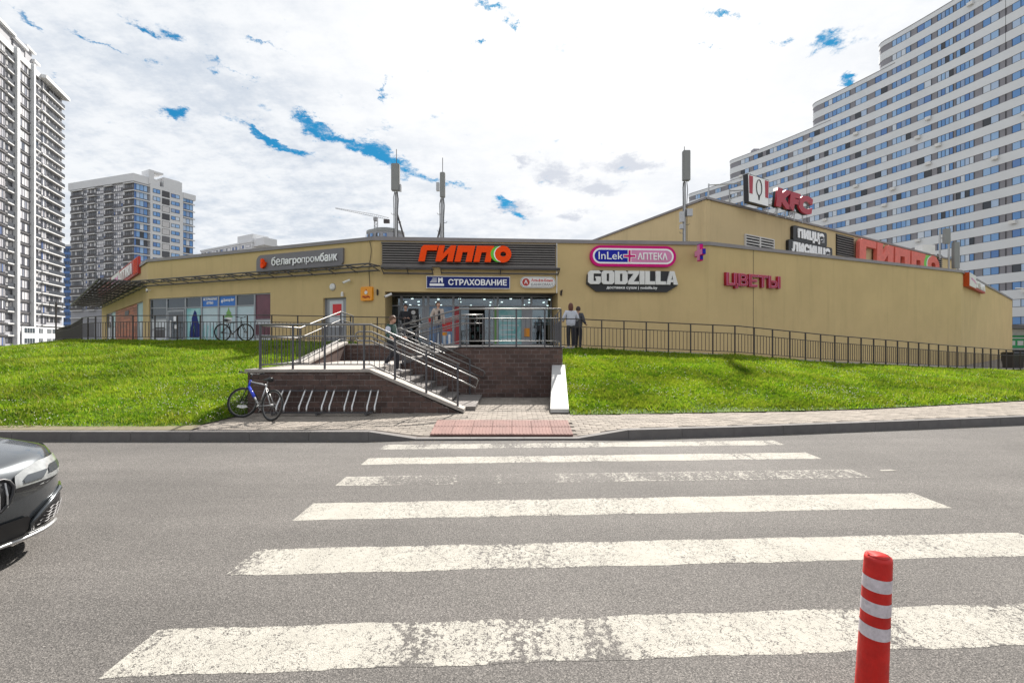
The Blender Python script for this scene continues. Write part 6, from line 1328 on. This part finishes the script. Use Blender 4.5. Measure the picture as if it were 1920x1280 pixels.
# ================================================================== TOWERS
CAPN = 300
class Pieces:
    """window pieces of one tower: the first 300 are objects, the others one joined part"""
    def __init__(s, parent): s.p = parent; s.n = 0; s.rest = {}
    def add(s, me_f, me_p, mtx, far=False):
        if s.n < CAPN and not far:
            o = bpy.data.objects.new('window', me_f); COL.objects.link(o); o.matrix_local = mtx; o.parent = s.p; o.matrix_parent_inverse = Matrix()
            o.location = mtx.to_translation(); o.rotation_euler = mtx.to_euler()
            q = bpy.data.objects.new('pane', me_p); COL.objects.link(q); q.parent = o; s.n += 1
        else: s.rest.setdefault('l', []).append((me_f, me_p, mtx))
    def finish(s):
        if not s.rest: return
        bm = bmesh.new(); mats_ = []
        for f_, p_, mt in s.rest['l']:
            for me in (f_, p_):
                k = len(bm.verts); kf = len(bm.faces); bm.from_mesh(me); bm.verts.ensure_lookup_table(); bm.faces.ensure_lookup_table()
                for i in range(k, len(bm.verts)): bm.verts[i].co = mt @ bm.verts[i].co
                mm_ = me.materials[0]
                if mm_ not in mats_: mats_.append(mm_)
                for i in range(kf, len(bm.faces)): bm.faces[i].material_index = mats_.index(mm_)
        me = bpy.data.meshes.new('window_rows'); bm.to_mesh(me); bm.free()
        for m_ in mats_: me.materials.append(m_)
        tag(link('window_rows', me, s.p), kind='stuff')
def win_mesh(w, h, n, fm='win_frame', pm='pane_blue', t=.09, rows=1, d=.06):
    f_ = MB(); f_.box(0, w, 0, d, 0, t); f_.box(0, w, 0, d, h-t, h); f_.box(0, t, 0, d, t, h-t); f_.box(w-t, w, 0, d, t, h-t)
    for i in range(1, n): x = w*i/n; f_.box(x-t/2, x+t/2, .001, d, t, h-t)
    for j in range(1, rows): z = h*j/rows; f_.box(t, w-t, .002, d-.002, z-t/2, z+t/2)
    p_ = MB()
    for i in range(n):
        for j in range(rows): p_.face([(w*i/n+t*.4, d*.6, h*j/rows+t*.4), (w*(i+1)/n-t*.4, d*.6, h*j/rows+t*.4), (w*(i+1)/n-t*.4, d*.6, h*(j+1)/rows-t*.4), (w*i/n+t*.4, d*.6, h*(j+1)/rows-t*.4)])
    return f_.mesh('window', fm), p_.mesh('pane', pm)
# ---- right curved stepped tower
rt = thing('apartment_tower', 'huge stepped white and grey banded apartment block rising on the right', 'building', (80, 100, 0))
dD = np.array([147, 133.7, 124.7, 116.4, 107, 101, 98.7, 90.5, 83.5, 78.5, 73]); dX = np.array([56.9, 63.2, 70.0, 74.6, 77.6, 80.3, 81.3, 83.9, 85.4, 86.5, 87.6]); co_ = np.polyfit(dD, dX, 2)
cx_ = lambda D: float(np.polyval(co_, D))
DD = np.linspace(147, 55, 400); PP = np.array([(cx_(d), d) for d in DD]); SS = np.concatenate([[0], np.cumsum(np.linalg.norm(np.diff(PP, axis=0), axis=1))])
def cpt(s): return Vector((float(np.interp(s, SS, PP[:, 0])), float(np.interp(s, SS, PP[:, 1]))))
def s_of_px(px):
    r = PP[:, 0]/PP[:, 1]; k = (px-960)/F; return float(np.interp(k, r, SS))
SM = SS[-1]
org = Vector((80, 100))
def cnorm(s): a = cpt(max(0, s-.5)); b = cpt(min(SM, s+.5)); d = (b-a).normalized(); return d, Vector((d.y, -d.x))   # outward = to the camera side
def outline(s0, off=0.0, rad=2.2):
    """plan polyline of a section that begins at s0 with a rounded corner, offset outward"""
    pts = []; d, n = cnorm(s0+rad); n = -n if n.x > 0 else n
    c = cpt(s0+rad)-n*rad
    for t in np.linspace(0, 1, 9)[:-1]: a = math.pi/2*(1-t); v = n*math.cos(a)-d*math.sin(a); pts.append(c+v*(rad+off))
    for s in np.linspace(s0+rad, SM, 26):
        d, n = cnorm(s); n = -n if n.x > 0 else n; pts.append(cpt(s)+n*off)
    back = [pts[-1]+Vector((16, 0)), pts[0]+Vector((12, 5))]
    return pts, back
secs = [(0.0, 0, 16), (s_of_px(1363), 16, 18), (s_of_px(1517), 18, 20), (s_of_px(1640), 20, 22)]
FH = 3.0
wallm = MB(); wallg = MB(); 
for (s0, f0, f1) in secs:
    pts, back = outline(s0, 0); zz0 = f0*FH-(1.5 if f0 == 0 else 0); poly = [(p.x-80, p.y-100) for p in pts+back]
    # core in grey
    k = MB(); k.zprism(poly[::-1] if False else poly, zz0, f1*FH+.2); o = k.build('wall', 'clad_grey', rt)
    po, bo_ = outline(s0, .10); pi, _ = outline(s0, -.15)
    for fl in range(f0, f1+1):
        if fl == f1: za_, zb2_ = fl*FH-.05, fl*FH+.9
        else: za_, zb2_ = fl*FH-.08, fl*FH+1.56
        if fl == f1 and f1 != 22 and False: continue
        if fl == 0: za_ = -1
        m = MB(); out_ = po; inn = pi
        # a section's parapet band only runs until the next section starts; below it is an ordinary band
        lim = secs[[q[0] for q in secs].index(s0)+1][0]+4 if (fl == f1 and f1 != 22) else 1e9
        ss_ = [0]*8+list(np.linspace(s0+2.2, SM, 26))
        for i in range(len(out_)-1):
            if ss_[i] > lim: break
            a, b, c_, d_ = out_[i]-org, out_[i+1]-org, inn[i+1]-org, inn[i]-org
            m.hexa([(a.x, a.y, za_), (b.x, b.y, za_), (c_.x, c_.y, za_), (d_.x, d_.y, za_)], [(a.x, a.y, zb2_), (b.x, b.y, zb2_), (c_.x, c_.y, zb2_), (d_.x, d_.y, zb2_)])
        m.build('spandrel', 'clad_white', rt)
        if fl == f1:
            m = MB(); e_, _ = outline(s0, .16); e2, _ = outline(s0, -.2)
            for i in range(len(e_)-1):
                if ss_[i] > lim: break
                a, b, c_, d_ = e_[i]-org, e_[i+1]-org, e2[i+1]-org, e2[i]-org
                m.hexa([(a.x, a.y, zb2_+.002), (b.x, b.y, zb2_+.002), (c_.x, c_.y, zb2_+.002), (d_.x, d_.y, zb2_+.002)], [(a.x, a.y, zb2_+.12), (b.x, b.y, zb2_+.12), (c_.x, c_.y, zb2_+.12), (d_.x, d_.y, zb2_+.12)])
            m.build('parapet_cap', 'clad_grey', rt)
wcols = [(1304, 1313, 2), (1322, 1331, 2), (1341, 1352, 3), (1366, 1383, 3), (1389, 1405, 2), (1413, 1430, 2), (1437, 1478, 6), (1487, 1506, 2), (1518, 1537, 2), (1546, 1594, 6), (1604, 1626, 2), (1641, 1664, 2), (1673, 1708, 4), (1720, 1747, 2), (1758, 1788, 4), (1793, 1827, 4), (1843, 1874, 2), (1898, 1932, 2)]
wl_ = [(s_of_px(a), s_of_px(b), n) for a, b, n in wcols]
s = s_of_px(1942)
for w_, n in ((7.5, 6), (3, 2), (6, 4), (3, 2), (5, 4)):
    if s+w_ < SM-1: wl_.append((s, s+w_, n)); s += w_+1.6
pcs = Pieces(rt); acs = []
jobs = []
for (sa, sb, n) in wl_:
    a, b = cpt(sa), cpt(sb); w_ = (b-a).length; fm_, pm_ = win_mesh(w_, 1.37, n, t=.07); d = (b-a).normalized(); nrm = Vector((d.y, -d.x)); nrm = -nrm if nrm.x > 0 else nrm
    fmax = max([q[2] for q in secs if sa >= q[0]+1.2 or q[0] == 0]); sg = a+(b-a)*.5; sag = (cpt((sa+sb)/2)-sg).length
    ang = math.atan2(d.y, d.x)
    for fl in range(0, fmax):
        z = fl*FH+1.565; Dm = a.y; pxm = 960+F*a.x/a.y; pyv = 640-F*(z-EYE)/Dm
        vis = (pyv > -20) and (pyv < float(np.interp(pxm, [1290, 1360, 1790, 1800, 1890, 1900], [372, 390, 492, 510, 560, 640]))) and pxm < 1925
        mt = Matrix.Translation((a.x-80+nrm.x*(.085+sag*.6), a.y-100+nrm.y*(.085+sag*.6), z)) @ Matrix.Rotation(ang, 4, 'Z')
        jobs.append((not vis, Dm, fm_, pm_, mt, pxm, pyv, w_))
jobs.sort(key=lambda j: (j[0], j[1]))
for (hid, Dm, f_, p_, mt, pxm, pyv, w_) in jobs: pcs.add(f_, p_, mt)
pcs.finish()
am = MB(); am.cbox((0, 0, 0), (.9, .4, .6)); am.tube([(-.05, -.2, 0), (-.05, -.215, 0)], .22, 12); ame = am.mesh('air_conditioner', 'offwhite')
vj = [j for j in jobs if not j[0]]; random.shuffle(vj)
for j in vj[:22]:
    mt = j[4] @ Matrix.Translation((random.choice([.3, j[7]-.4]), -.35, -.35)); o = link('air_conditioner', ame, rt); o.location = mt.to_translation(); o.rotation_euler = mt.to_euler()
for px in (1400,):
    s = s_of_px(px); p = cpt(s); m = MB(); m.box(p.x+2-80, p.x+3.6-80, p.y-100, p.y-98.4, 18*FH, 18*FH+2.6); m.build('roof_vent', 'clad_grey', rt)
# expansion joint, a thin dark line down the facade
for px in (1886, 1513):
    s = s_of_px(px); p = cpt(s); d, n = cnorm(s); n = -n if n.x > 0 else n; m = MB(); q = p+n*.105-org; q2 = q+d*.06; top_f = 22 if px > 1640 else 16
    m.hexa([(q.x, q.y, 0), (q2.x, q2.y, 0), (q2.x-n.x*.1, q2.y-n.y*.1, 0), (q.x-n.x*.1, q.y-n.y*.1, 0)], [(q.x+n.x*.003, q.y, top_f*FH), (q2.x+n.x*.003, q2.y, top_f*FH), (q2.x-n.x*.1, q2.y-n.y*.1, top_f*FH), (q.x-n.x*.1, q.y-n.y*.1, top_f*FH)]); m.build('movement_joint', 'black_matte', rt)

# ---- left tower
lt = thing('apartment_tower', 'tall white apartment tower with stacked balconies at the left edge', 'building', (-124, 110, 0))
LA = Wall((-110.5, 79), (-136.5, 138)); 
def LTm(u, off, z): p = LA.a+LA.d*u+Vector((LA.d.y, -LA.d.x))*off; return p   # outward +off to the camera/right side
rzL = LA.rz
# local frame: x along wall (away from the camera), outward is -y in Wall convention? wall runs away, camera lies on its right side
lw = lambda px: LA.u(px)
def L2W(m, name, mt, z=0): o = m.build(name, mt, lt); o.location = (LA.a.x+124, LA.a.y-110, z); o.rotation_euler = (0, 0, rzL); return o
UE = LA.L; ust = lw(74); FL = 3.0; nF = 25; T1 = 75.1
T0 = 74.5
# right-hand normal of the direction is outward (towards +X): local -y
m = MB(); m.box(ust, UE, 0, 16, -3, T1); m.box(-6, ust-.001, -.0, 16, -3, T0); L2W(m, 'wall', 'tower_grey')
m = MB(); m.box(ust-.3, UE+1.0, -1.6, 16, T1+.001, T1+.9); L2W(m, 'parapet', 'tower_white'); m = MB(); m.box(-6, ust-.35, -.4, 16, T0+.001, T0+1.5); L2W(m, 'parapet', 'tower_white')
for (a, b, z1, y1) in ((30, 50, 6.0, 6), (52, 64, 7.0, 7), (66, 72, 5, 3), (-6, 26, 6.5, 6)):
    m = MB(); m.box(lw(a), lw(b), .5, 8, T0-1.0, T0+1.5+z1-3); L2W(m, 'roof_room', 'tower_grey'); m = MB(); m.box(lw(a)-.6, lw(b)+.6, -.2, 8.4, T0+1.5+z1-3+.001, T0+1.5+z1-2.4); L2W(m, 'roof_cap', 'tower_white')
for (a, b) in ((24, 29), (56, 59)):
    m = MB(); m.box(lw(a), lw(b), -.9, -.01, -3, T0+2.0); L2W(m, 'pilaster', 'tower_white')
pc = Pieces(lt)
colsL = [(-20, -9, 4, 0), (-8, 9, 5, 0), (10, 23, 3, 1), (30, 55, 5, 0), (60, 72, 2, 1), (76, 86, 3, 0), (87, 100, 4, 1), (101, 113, 4, 1)]
mat('balc_glass', (.05, .055, .065), .3, .2, .2)
for (a, b, n, balc) in colsL:
    ua, ub = lw(a)+.15, lw(b)-.15; w_ = ub-ua; fm_, pm_ = win_mesh(w_, 2.15 if not balc else 1.5, n, 'win_frame', 'pane_city' if not balc else 'pane_dark', .13, 1 if balc else 1); top_n = nF
    for fl in range(top_n):
        z = fl*FL+(.62 if not balc else 1.2); mt = Matrix.Translation((LA.a.x+124, LA.a.y-110, 0)) @ Matrix.Rotation(rzL, 4, 'Z') @ Matrix.Translation((ua, -.12 if not balc else -.06, z)); pc.add(fm_, pm_, mt)
pc.finish()
# slabs: one per floor, deep under the balconies
sl = MB(); sl.box(lw(76)-.2, UE+.5, -.62, -.002, 0, .30); sme = sl.mesh('balcony_slab', 'slab_white'); s2 = MB(); s2.box(lw(60)-.1, lw(72)+.1, -.5, -.002, 0, .3); s2me = s2.mesh('balcony_slab', 'slab_white'); s3_ = MB(); s3_.box(lw(10), lw(23), -.5, -.002, 0, .3); s3me = s3_.mesh('balcony_slab', 'slab_white')
rl = MB(); rl.box(lw(87), UE+.4, -.58, -.54, .32, 1.35); rme = rl.mesh('balcony_front', 'balc_glass'); r2 = MB(); r2.box(lw(60), lw(72), -.47, -.43, .31, 1.3); r2me = r2.mesh('balcony_front', 'balc_glass'); r3 = MB(); r3.box(lw(10), lw(23), -.47, -.43, .31, 1.3); r3me = r3.mesh('balcony_front', 'balc_glass')
gl = MB(); gl.box(lw(30), lw(55), -.25, -.002, 0, .35); gme = gl.mesh('spandrel', 'dark_grey'); gl2 = MB(); gl2.box(lw(-20), lw(9), -.25, -.002, 0, .35); gme2 = gl2.mesh('spandrel', 'dark_grey')
for fl in range(nF):
    for me, nm in ((sme, 'balcony_slab'), (s2me, 'balcony_slab'), (s3me, 'balcony_slab'), (gme, 'spandrel'), (gme2, 'spandrel')): o = link(nm, me, lt, (LA.a.x+124, LA.a.y-110, fl*FL+.02), rzL)
    if fl > 2:
        for me in (rme, r2me, r3me): link('balcony_front', me, lt, (LA.a.x+124, LA.a.y-110, fl*FL+.02), rzL)
m = MB(); m.box(lw(30), UE+.05, -1.20, -.95, -3, 5.6); L2W(m, 'podium', 'tower_white')
for k, (a, b) in enumerate(((34, 54), (62, 70), (78, 86), (88, 98), (100, 110))):
    for z in (1.2, 3.9): m = MB(); m.box(lw(a), lw(b), -1.22, -1.201, z, z+1.3); o = L2W(m, 'window', 'glass_dark'); m = MB(); [m.box(lw(a)+(lw(b)-lw(a))*t-.05, lw(a)+(lw(b)-lw(a))*t+.05, -1.24, -1.221, z, z+1.3) for t in (.25, .5, .75)]; m.build('mullion', 'frame_white', o)

# ---- second tower
t2 = thing('apartment_tower', 'mid distance tower with dark balconied front and white side, left of the mall roof', 'building', (-143.6, 173, 0))
TA = Wall((-178.4, 184), (-143.6, 173)); TBw = Wall((-143.6, 173), (-134.2, 191.5)); o2 = Vector((-143.6, 173)); F2 = 3.0; n2f = 20; TT2 = 62.0
def T2(m, wall, name, mt, z=0): o = m.build(name, mt, t2); o.location = (wall.a.x-o2.x, wall.a.y-o2.y, z); o.rotation_euler = (0, 0, wall.rz); return o
q = TBw.b+(TA.a-TA.b)
m = MB(); m.zprism([(p.x-o2.x, p.y-o2.y) for p in (TA.a, TA.b, TBw.b, q)], -3, TT2+.5); m.build('wall', 'tower_grey', t2)
m = MB(); k = .8
m.zprism([(TA.a.x-o2.x-k, TA.a.y-o2.y-k*.3), (k*.3, -k), (TBw.u(0)*0+4.0, 8.0-.5), (2.5, 9.0), (q.x-o2.x, q.y-o2.y)], TT2+.501, TT2+3.4); m.build('parapet', 'tower_white', t2)
# white stair core on the side
m = MB(); L_ = TBw.L; m.box(L_*.24, L_*.80, -.7, 6, -3, TT2+1.0); T2(m, TBw, 'wall', 'tower_white'); m = MB(); m.box(L_*.22, L_*.30, -.72, 5, TT2+1.001, TT2+6.5); m.box(L_*.46, L_*.74, -.72, 6, TT2+1.001, TT2+5); m.box(L_*.30, L_*.46, -.5, 6, TT2+5.8, TT2+6.5); m.box(L_*.74, L_*.78, -.72, 6, TT2+1.001, TT2+4.8); T2(m, TBw, 'roof_room', 'tower_white')
m = MB(); m.box(L_*.80+.01, L_+.6, -.9, 3, TT2-1.2, TT2+1.0); T2(m, TBw, 'parapet', 'tower_white')
pc = Pieces(t2); W2L = TA.L
def T2m(wall, u, off, z): return Matrix.Translation((wall.a.x-o2.x, wall.a.y-o2.y, 0)) @ Matrix.Rotation(wall.rz, 4, 'Z') @ Matrix.Translation((u, off, z))
fr2 = lambda x: (x-70)/750*W2L
c2 = [(95, 230, 5, 1), (238, 298, 3, 0), (303, 383, 3, 1), (388, 498, 5, 0), (503, 583, 3, 1), (590, 720, 6, 0), (725, 818, 4, 1)]
for (a, b, n, balc) in c2:
    fm_, pm_ = win_mesh(fr2(b)-fr2(a)-.1, 2.5 if not balc else 1.7, n, 'win_frame', 'pane_city' if not balc else 'pane_dark', .16, 2 if not balc else 1)
    for fl in range(4, n2f): pc.add(fm_, pm_, T2m(TA, fr2(a), -.12 if not balc else -.06, fl*F2+(.45 if not balc else 1.1)+2))
fm_, pm_ = win_mesh(3.8, 2.4, 3, 'win_frame', 'pane_blue', .12); f3_, p3_ = win_mesh(L_*.12, 1.7, 2, 'win_frame', 'pane_blue', .12); f4_, p4_ = win_mesh(L_*.15, 1.5, 2, 'win_frame', 'pane_blue', .12); f5_, p5_ = win_mesh(L_*.19, 2.3, 3, 'win_frame', 'pane_blue', .12)
f6_, p6_ = win_mesh(L_*.13, 2.4, 1, 'win_frame', 'pane_dark', .1)
for fl in range(5, n2f):
    z = fl*F2+2; pc.add(fm_, pm_, T2m(TBw, .5, -.1, z+.5)); pc.add(f3_, p3_, T2m(TBw, L_*.28, -.78, z+.8)); pc.add(f4_, p4_, T2m(TBw, L_*.585, -.78, z+.8)); pc.add(f6_, p6_, T2m(TBw, L_*.43, -.78, z+.2)); pc.add(f5_, p5_, T2m(TBw, L_*.805, -.1, z+.5))
pc.finish()
sA = MB()
for (a, b, n, balc) in c2:
    if balc: sA.box(fr2(a)-.5, fr2(b)+.1, -.7, -.002, 0, .36)
    else: sA.box(fr2(a)-.1, fr2(b)+.1, -.16, -.002, 0, .14)
sA.box(W2L-.4, W2L+.5, -.7, -.002, 0, .36); sAm = sA.mesh('balcony_slab', 'slab_white'); sB = MB(); sB.box(-.6, 5.0, -.6, -.002, 0, .36); sBm = sB.mesh('balcony_slab', 'slab_white'); sB2 = MB(); sB2.box(L_*.81, L_+.5, -.6, -.002, 0, .36); sBm2 = sB2.mesh('balcony_slab', 'slab_white')
rAms = []
for (a, b, n, balc) in c2:
    if balc: rA = MB(); rA.box(fr2(a)-.4, fr2(b), -.66, -.62, .37, 1.3); rAms.append(rA.mesh('balcony_front', 'fence_dark'))
for fl in range(3, n2f+1):
    for me, w_ in ((sAm, TA), (sBm, TBw), (sBm2, TBw)): link('balcony_slab', me, t2, (w_.a.x-o2.x, w_.a.y-o2.y, fl*F2+1.8), w_.rz)
    for rAm in (rAms if 3 < fl < n2f else []): link('balcony_front', rAm, t2, (TA.a.x-o2.x, TA.a.y-o2.y, fl*F2+1.8), TA.rz)
for fl in range(5, n2f):
    m = MB(); m.box(-.02, 3.2, -.14, -.002, fl*F2+2.25, fl*F2+4.75) if False else m.box(-.02, .48, -.14, -.002, fl*F2+2.25, fl*F2+4.75); T2(m, TBw, 'blue_panel', 'panel_blue')
# ---- further buildings
def far_block(label, px0, px1, D0, D1, py, matn, rows, extra=None, cols=6, pane='pane_city'):
    a, b = PT(px0, 640, D0), PT(px1, 640, D1); w = Wall((a.x, a.y), (b.x, b.y)); zt = EYE+(640-py)*D0/F; t = thing('apartment_block', label, 'building', (a.x, a.y, 0), w.rz)
    m = MB(); m.box(0, w.L, 0, 14, -3, zt); m.build('wall', matn, t); m = MB(); m.box(-.4, w.L+.4, -.4, 14.4, zt+.001, zt+.8); m.build('parapet', 'tower_white', t)
    fm_, pm_ = win_mesh(w.L/cols*.72, 1.7, 3, 'win_frame', pane, .12)
    for r_ in range(rows):
        for c_ in range(cols): o = link('window', fm_, t, (w.L/cols*(c_+.14), -.08, zt-2.6-3*r_)); link('pane', pm_, o)
    return t, w, zt
t, w, zt = far_block('slim blue glazed block between the two left towers', 119, 137, 215, 215, 462, 'panel_blue', 16, cols=4, pane='pane_blue')
t, w, zt = far_block('white block whose top floors rise behind the left roof line', 377, 472, 260, 235, 472, 'tower_white', 4, cols=8)
m = MB(); m.box(w.L*.72, w.L, .5, 9, zt+.8, zt+4.5); m.box(w.L, w.L+9, 1, 8, zt-2, zt+1.8); m.build('roof_room', 'tower_white', t)
t = thing('apartment_block', 'far round topped grey block behind the left roof mast', 'building', PT(723, 640, 300)*Vector((1, 1, 0)) if False else (PT(723, 640, 300).x, 300, 0)); zt = EYE+(640-440)*300/F
m = MB(); m.zprism([(12*math.cos(a)*1.0, 10*math.sin(a)) for a in np.linspace(0, 2*math.pi, 25)[:-1]], -3, zt); m.build('wall', 'tower_grey', t); m = MB(); m.zprism([(12.3*math.cos(a), 10.3*math.sin(a)) for a in np.linspace(0, 2*math.pi, 25)[:-1]], zt+.001, zt+1.6); m.build('parapet', 'antenna_grey', t)
m = MB(); m.zprism([(8*math.cos(a), 7*math.sin(a)) for a in np.linspace(0, 2*math.pi, 25)[:-1]], zt+1.601, zt+3.2); m.build('roof_room', 'antenna_grey', t)
fm_, pm_ = win_mesh(2.4, 2.2, 2, 'win_frame', 'pane_blue', .14)
for a in np.linspace(R(195), R(345), 8): o = link('window', fm_, t, (12.25*math.cos(a)-1.2*abs(math.sin(a)), 10.25*math.sin(a), zt-3.4), a+math.pi/2); link('pane', pm_, o)
# ---- tower crane
cp = PT(705, 640, 330); zj = EYE+(640-408)*330/F; cr = thing('tower_crane', 'thin tower crane with a long jib in the distance behind the roof', 'crane', (cp.x, cp.y, 0))
m = MB()
for dx, dy in ((-1, -1), (1, -1), (1, 1), (-1, 1)): m.tube([(dx, dy, 0), (dx, dy, zj)], .18, 4)
for k in range(24): z = zj-30+k*1.25; s = 1 if k % 2 else -1; m.tube([(-s, -1, z), (s, -1, z+1.25)], .1, 4)
m.build('mast', 'dark_grey', cr)
e0 = PT(629, 391, 348)-Vector((cp.x, cp.y, 0)); e1 = PT(729, 412, 326)-Vector((cp.x, cp.y, 0)); m = MB(); up = Vector((0, 0, 1.3)); c0 = Vector((0, 0, zj)); m.tube([e0, e1], .13, 4); 
m.tube([e0+up*.4, c0+up*1.6, e1+up], .12, 4); n = 26
for k in range(n): a = e0+(e1-e0)*k/n; b = e0+(e1-e0)*(k+.5)/n; m.tube([a, b+up*(.5+.8*k/n)], .08, 3)
m.build('jib', 'dark_grey', cr); m = MB(); m.cbox(e1-Vector((1.5, 0, 1.2)), (4, 2, 2.6)); m.build('counterweight', 'fence_dark', cr); m = MB(); m.cbox((0, -1, zj-1.5), (2.6, 2.4, 2.4)); m.build('cab', 'grey', cr)
# ---- street lamps
p = PT(105, 612, 60); sl_ = thing('street_lamp', 'thin dark street lamp with two curved arms between the left towers', 'street lamp', (p.x, p.y, 0))
zt = EYE+(640-566)*60/F; m = MB(); m.tube([(0, 0, 0), (0, 0, zt)], .09, 8); m.build('pole', 'fence_dark', sl_)
for s in (-1, 1): m = MB(); m.tube([(0, 0, zt-.8), (s*.25, 0, zt-.2), (s*.6, 0, zt), (s*.85, 0, zt-.2), (s*.9, 0, zt-.9)], .035, 6); m.build('arm', 'fence_dark', sl_); m = MB(); m.cbox((s*.9, 0, zt-1.0), (.2, .2, .25)); m.build('lamp_head', 'dark_grey', sl_)
p = PT(1935, 560, 60); sl_ = thing('street_lamp', 'pale street lamp arm reaching in at the right edge above the mall corner', 'street lamp', (p.x, p.y, 0)); zt = EYE+(640-548)*60/F
m = MB(); m.tube([(0, 0, 0), (0, 0, zt)], .08, 8); m.build('pole', 'galv', sl_); m = MB(); m.tube([(0, 0, zt), (-1.2, 0, zt+.5)], .045, 6); m.build('arm', 'galv', sl_); m = MB(); m.hexa([(-2.1, -.15, zt+.5), (-1.2, -.12, zt+.45), (-1.2, .12, zt+.45), (-2.1, .15, zt+.5)], [(-2.1, -.12, zt+.62), (-1.2, -.1, zt+.6), (-1.2, .1, zt+.6), (-2.1, .12, zt+.62)]); m.build('lamp_head', 'offwhite', sl_)
# ---- right edge kiosk
p = PT(1893, 640, 46); kx = thing('kiosk', 'kiosk with dark canopy and a green board at the right edge of the mall', 'kiosk', (53.7, 50.2, 0), R(4))
m = MB(); m.box(-1.2, 12, -2, 3, 3.05, 3.45); m.build('canopy', 'dark_grey', kx); m = MB(); m.box(.2, 12, .5, 3, -.5, 3.04); m.build('wall', 'offwhite', kx)
m = MB(); m.box(.3, 6, .3, .49, .95, 2.35); gb = m.build('board', 'green_sign', kx)
for k in range(3): m = MB(); m.box(.6+k*1.0, 1.3+k*1.0, .27, .299, 1.25, 1.75); m.build('print', 'offwhite', gb)
m = MB(); m.box(.5, 4, .27, .299, 2.0, 2.12); m.build('print', 'offwhite', gb)
m = MB(); m.box(.1, 12, -.4, .2, -.5, .75); m.build('plinth', 'black_matte', kx)
# black bin behind the right fence end
bn = thing('bin', 'black bin standing behind the right end of the fence', 'bin', (29.6, 26.9, .1)); m = MB(); m.hexa([(-.3, -.3, 0), (.3, -.3, 0), (.3, .3, 0), (-.3, .3, 0)], [(-.36, -.36, .85), (.36, -.36, .85), (.36, .36, .85), (-.36, .36, .85)]); m.build('body', 'black', bn, bevel=.02); m = MB(); m.hexa([(-.38, -.38, .86), (.38, -.38, .86), (.38, .38, .86), (-.38, .38, .86)], [(-.3, -.3, .95), (.3, -.3, .95), (.3, .3, .95), (-.3, .3, .95)]); m.build('lid', 'black', bn, bevel=.01)

# repeats carry one group phrase
for nm, gp in (('antenna_mast', 'antenna masts on the shopping centre roofs'), ('security_camera', 'white security cameras on the ochre wall'), ('wall_lamp', 'small white wall lamps by the staff door'), ('flag_bracket', 'dark brackets either side of the porch'),
               ('railing', 'steel railings of the entrance stairs'), ('fence', 'dark metal fences above the grass banks'), ('street_lamp', 'street lamps at the picture edges'), ('cheek_wall', 'sloping walls beside the stairs'), ('bicycle', 'parked bicycles'), ('apartment_block', 'distant apartment blocks behind the mall'), ('apartment_tower', 'tall apartment towers round the mall'), ('roof_sign', 'restaurant signs on the upper roof')):
    for o in bpy.data.objects:
        if o.parent is None and o.name.split('.')[0] == nm: o['group'] = gp
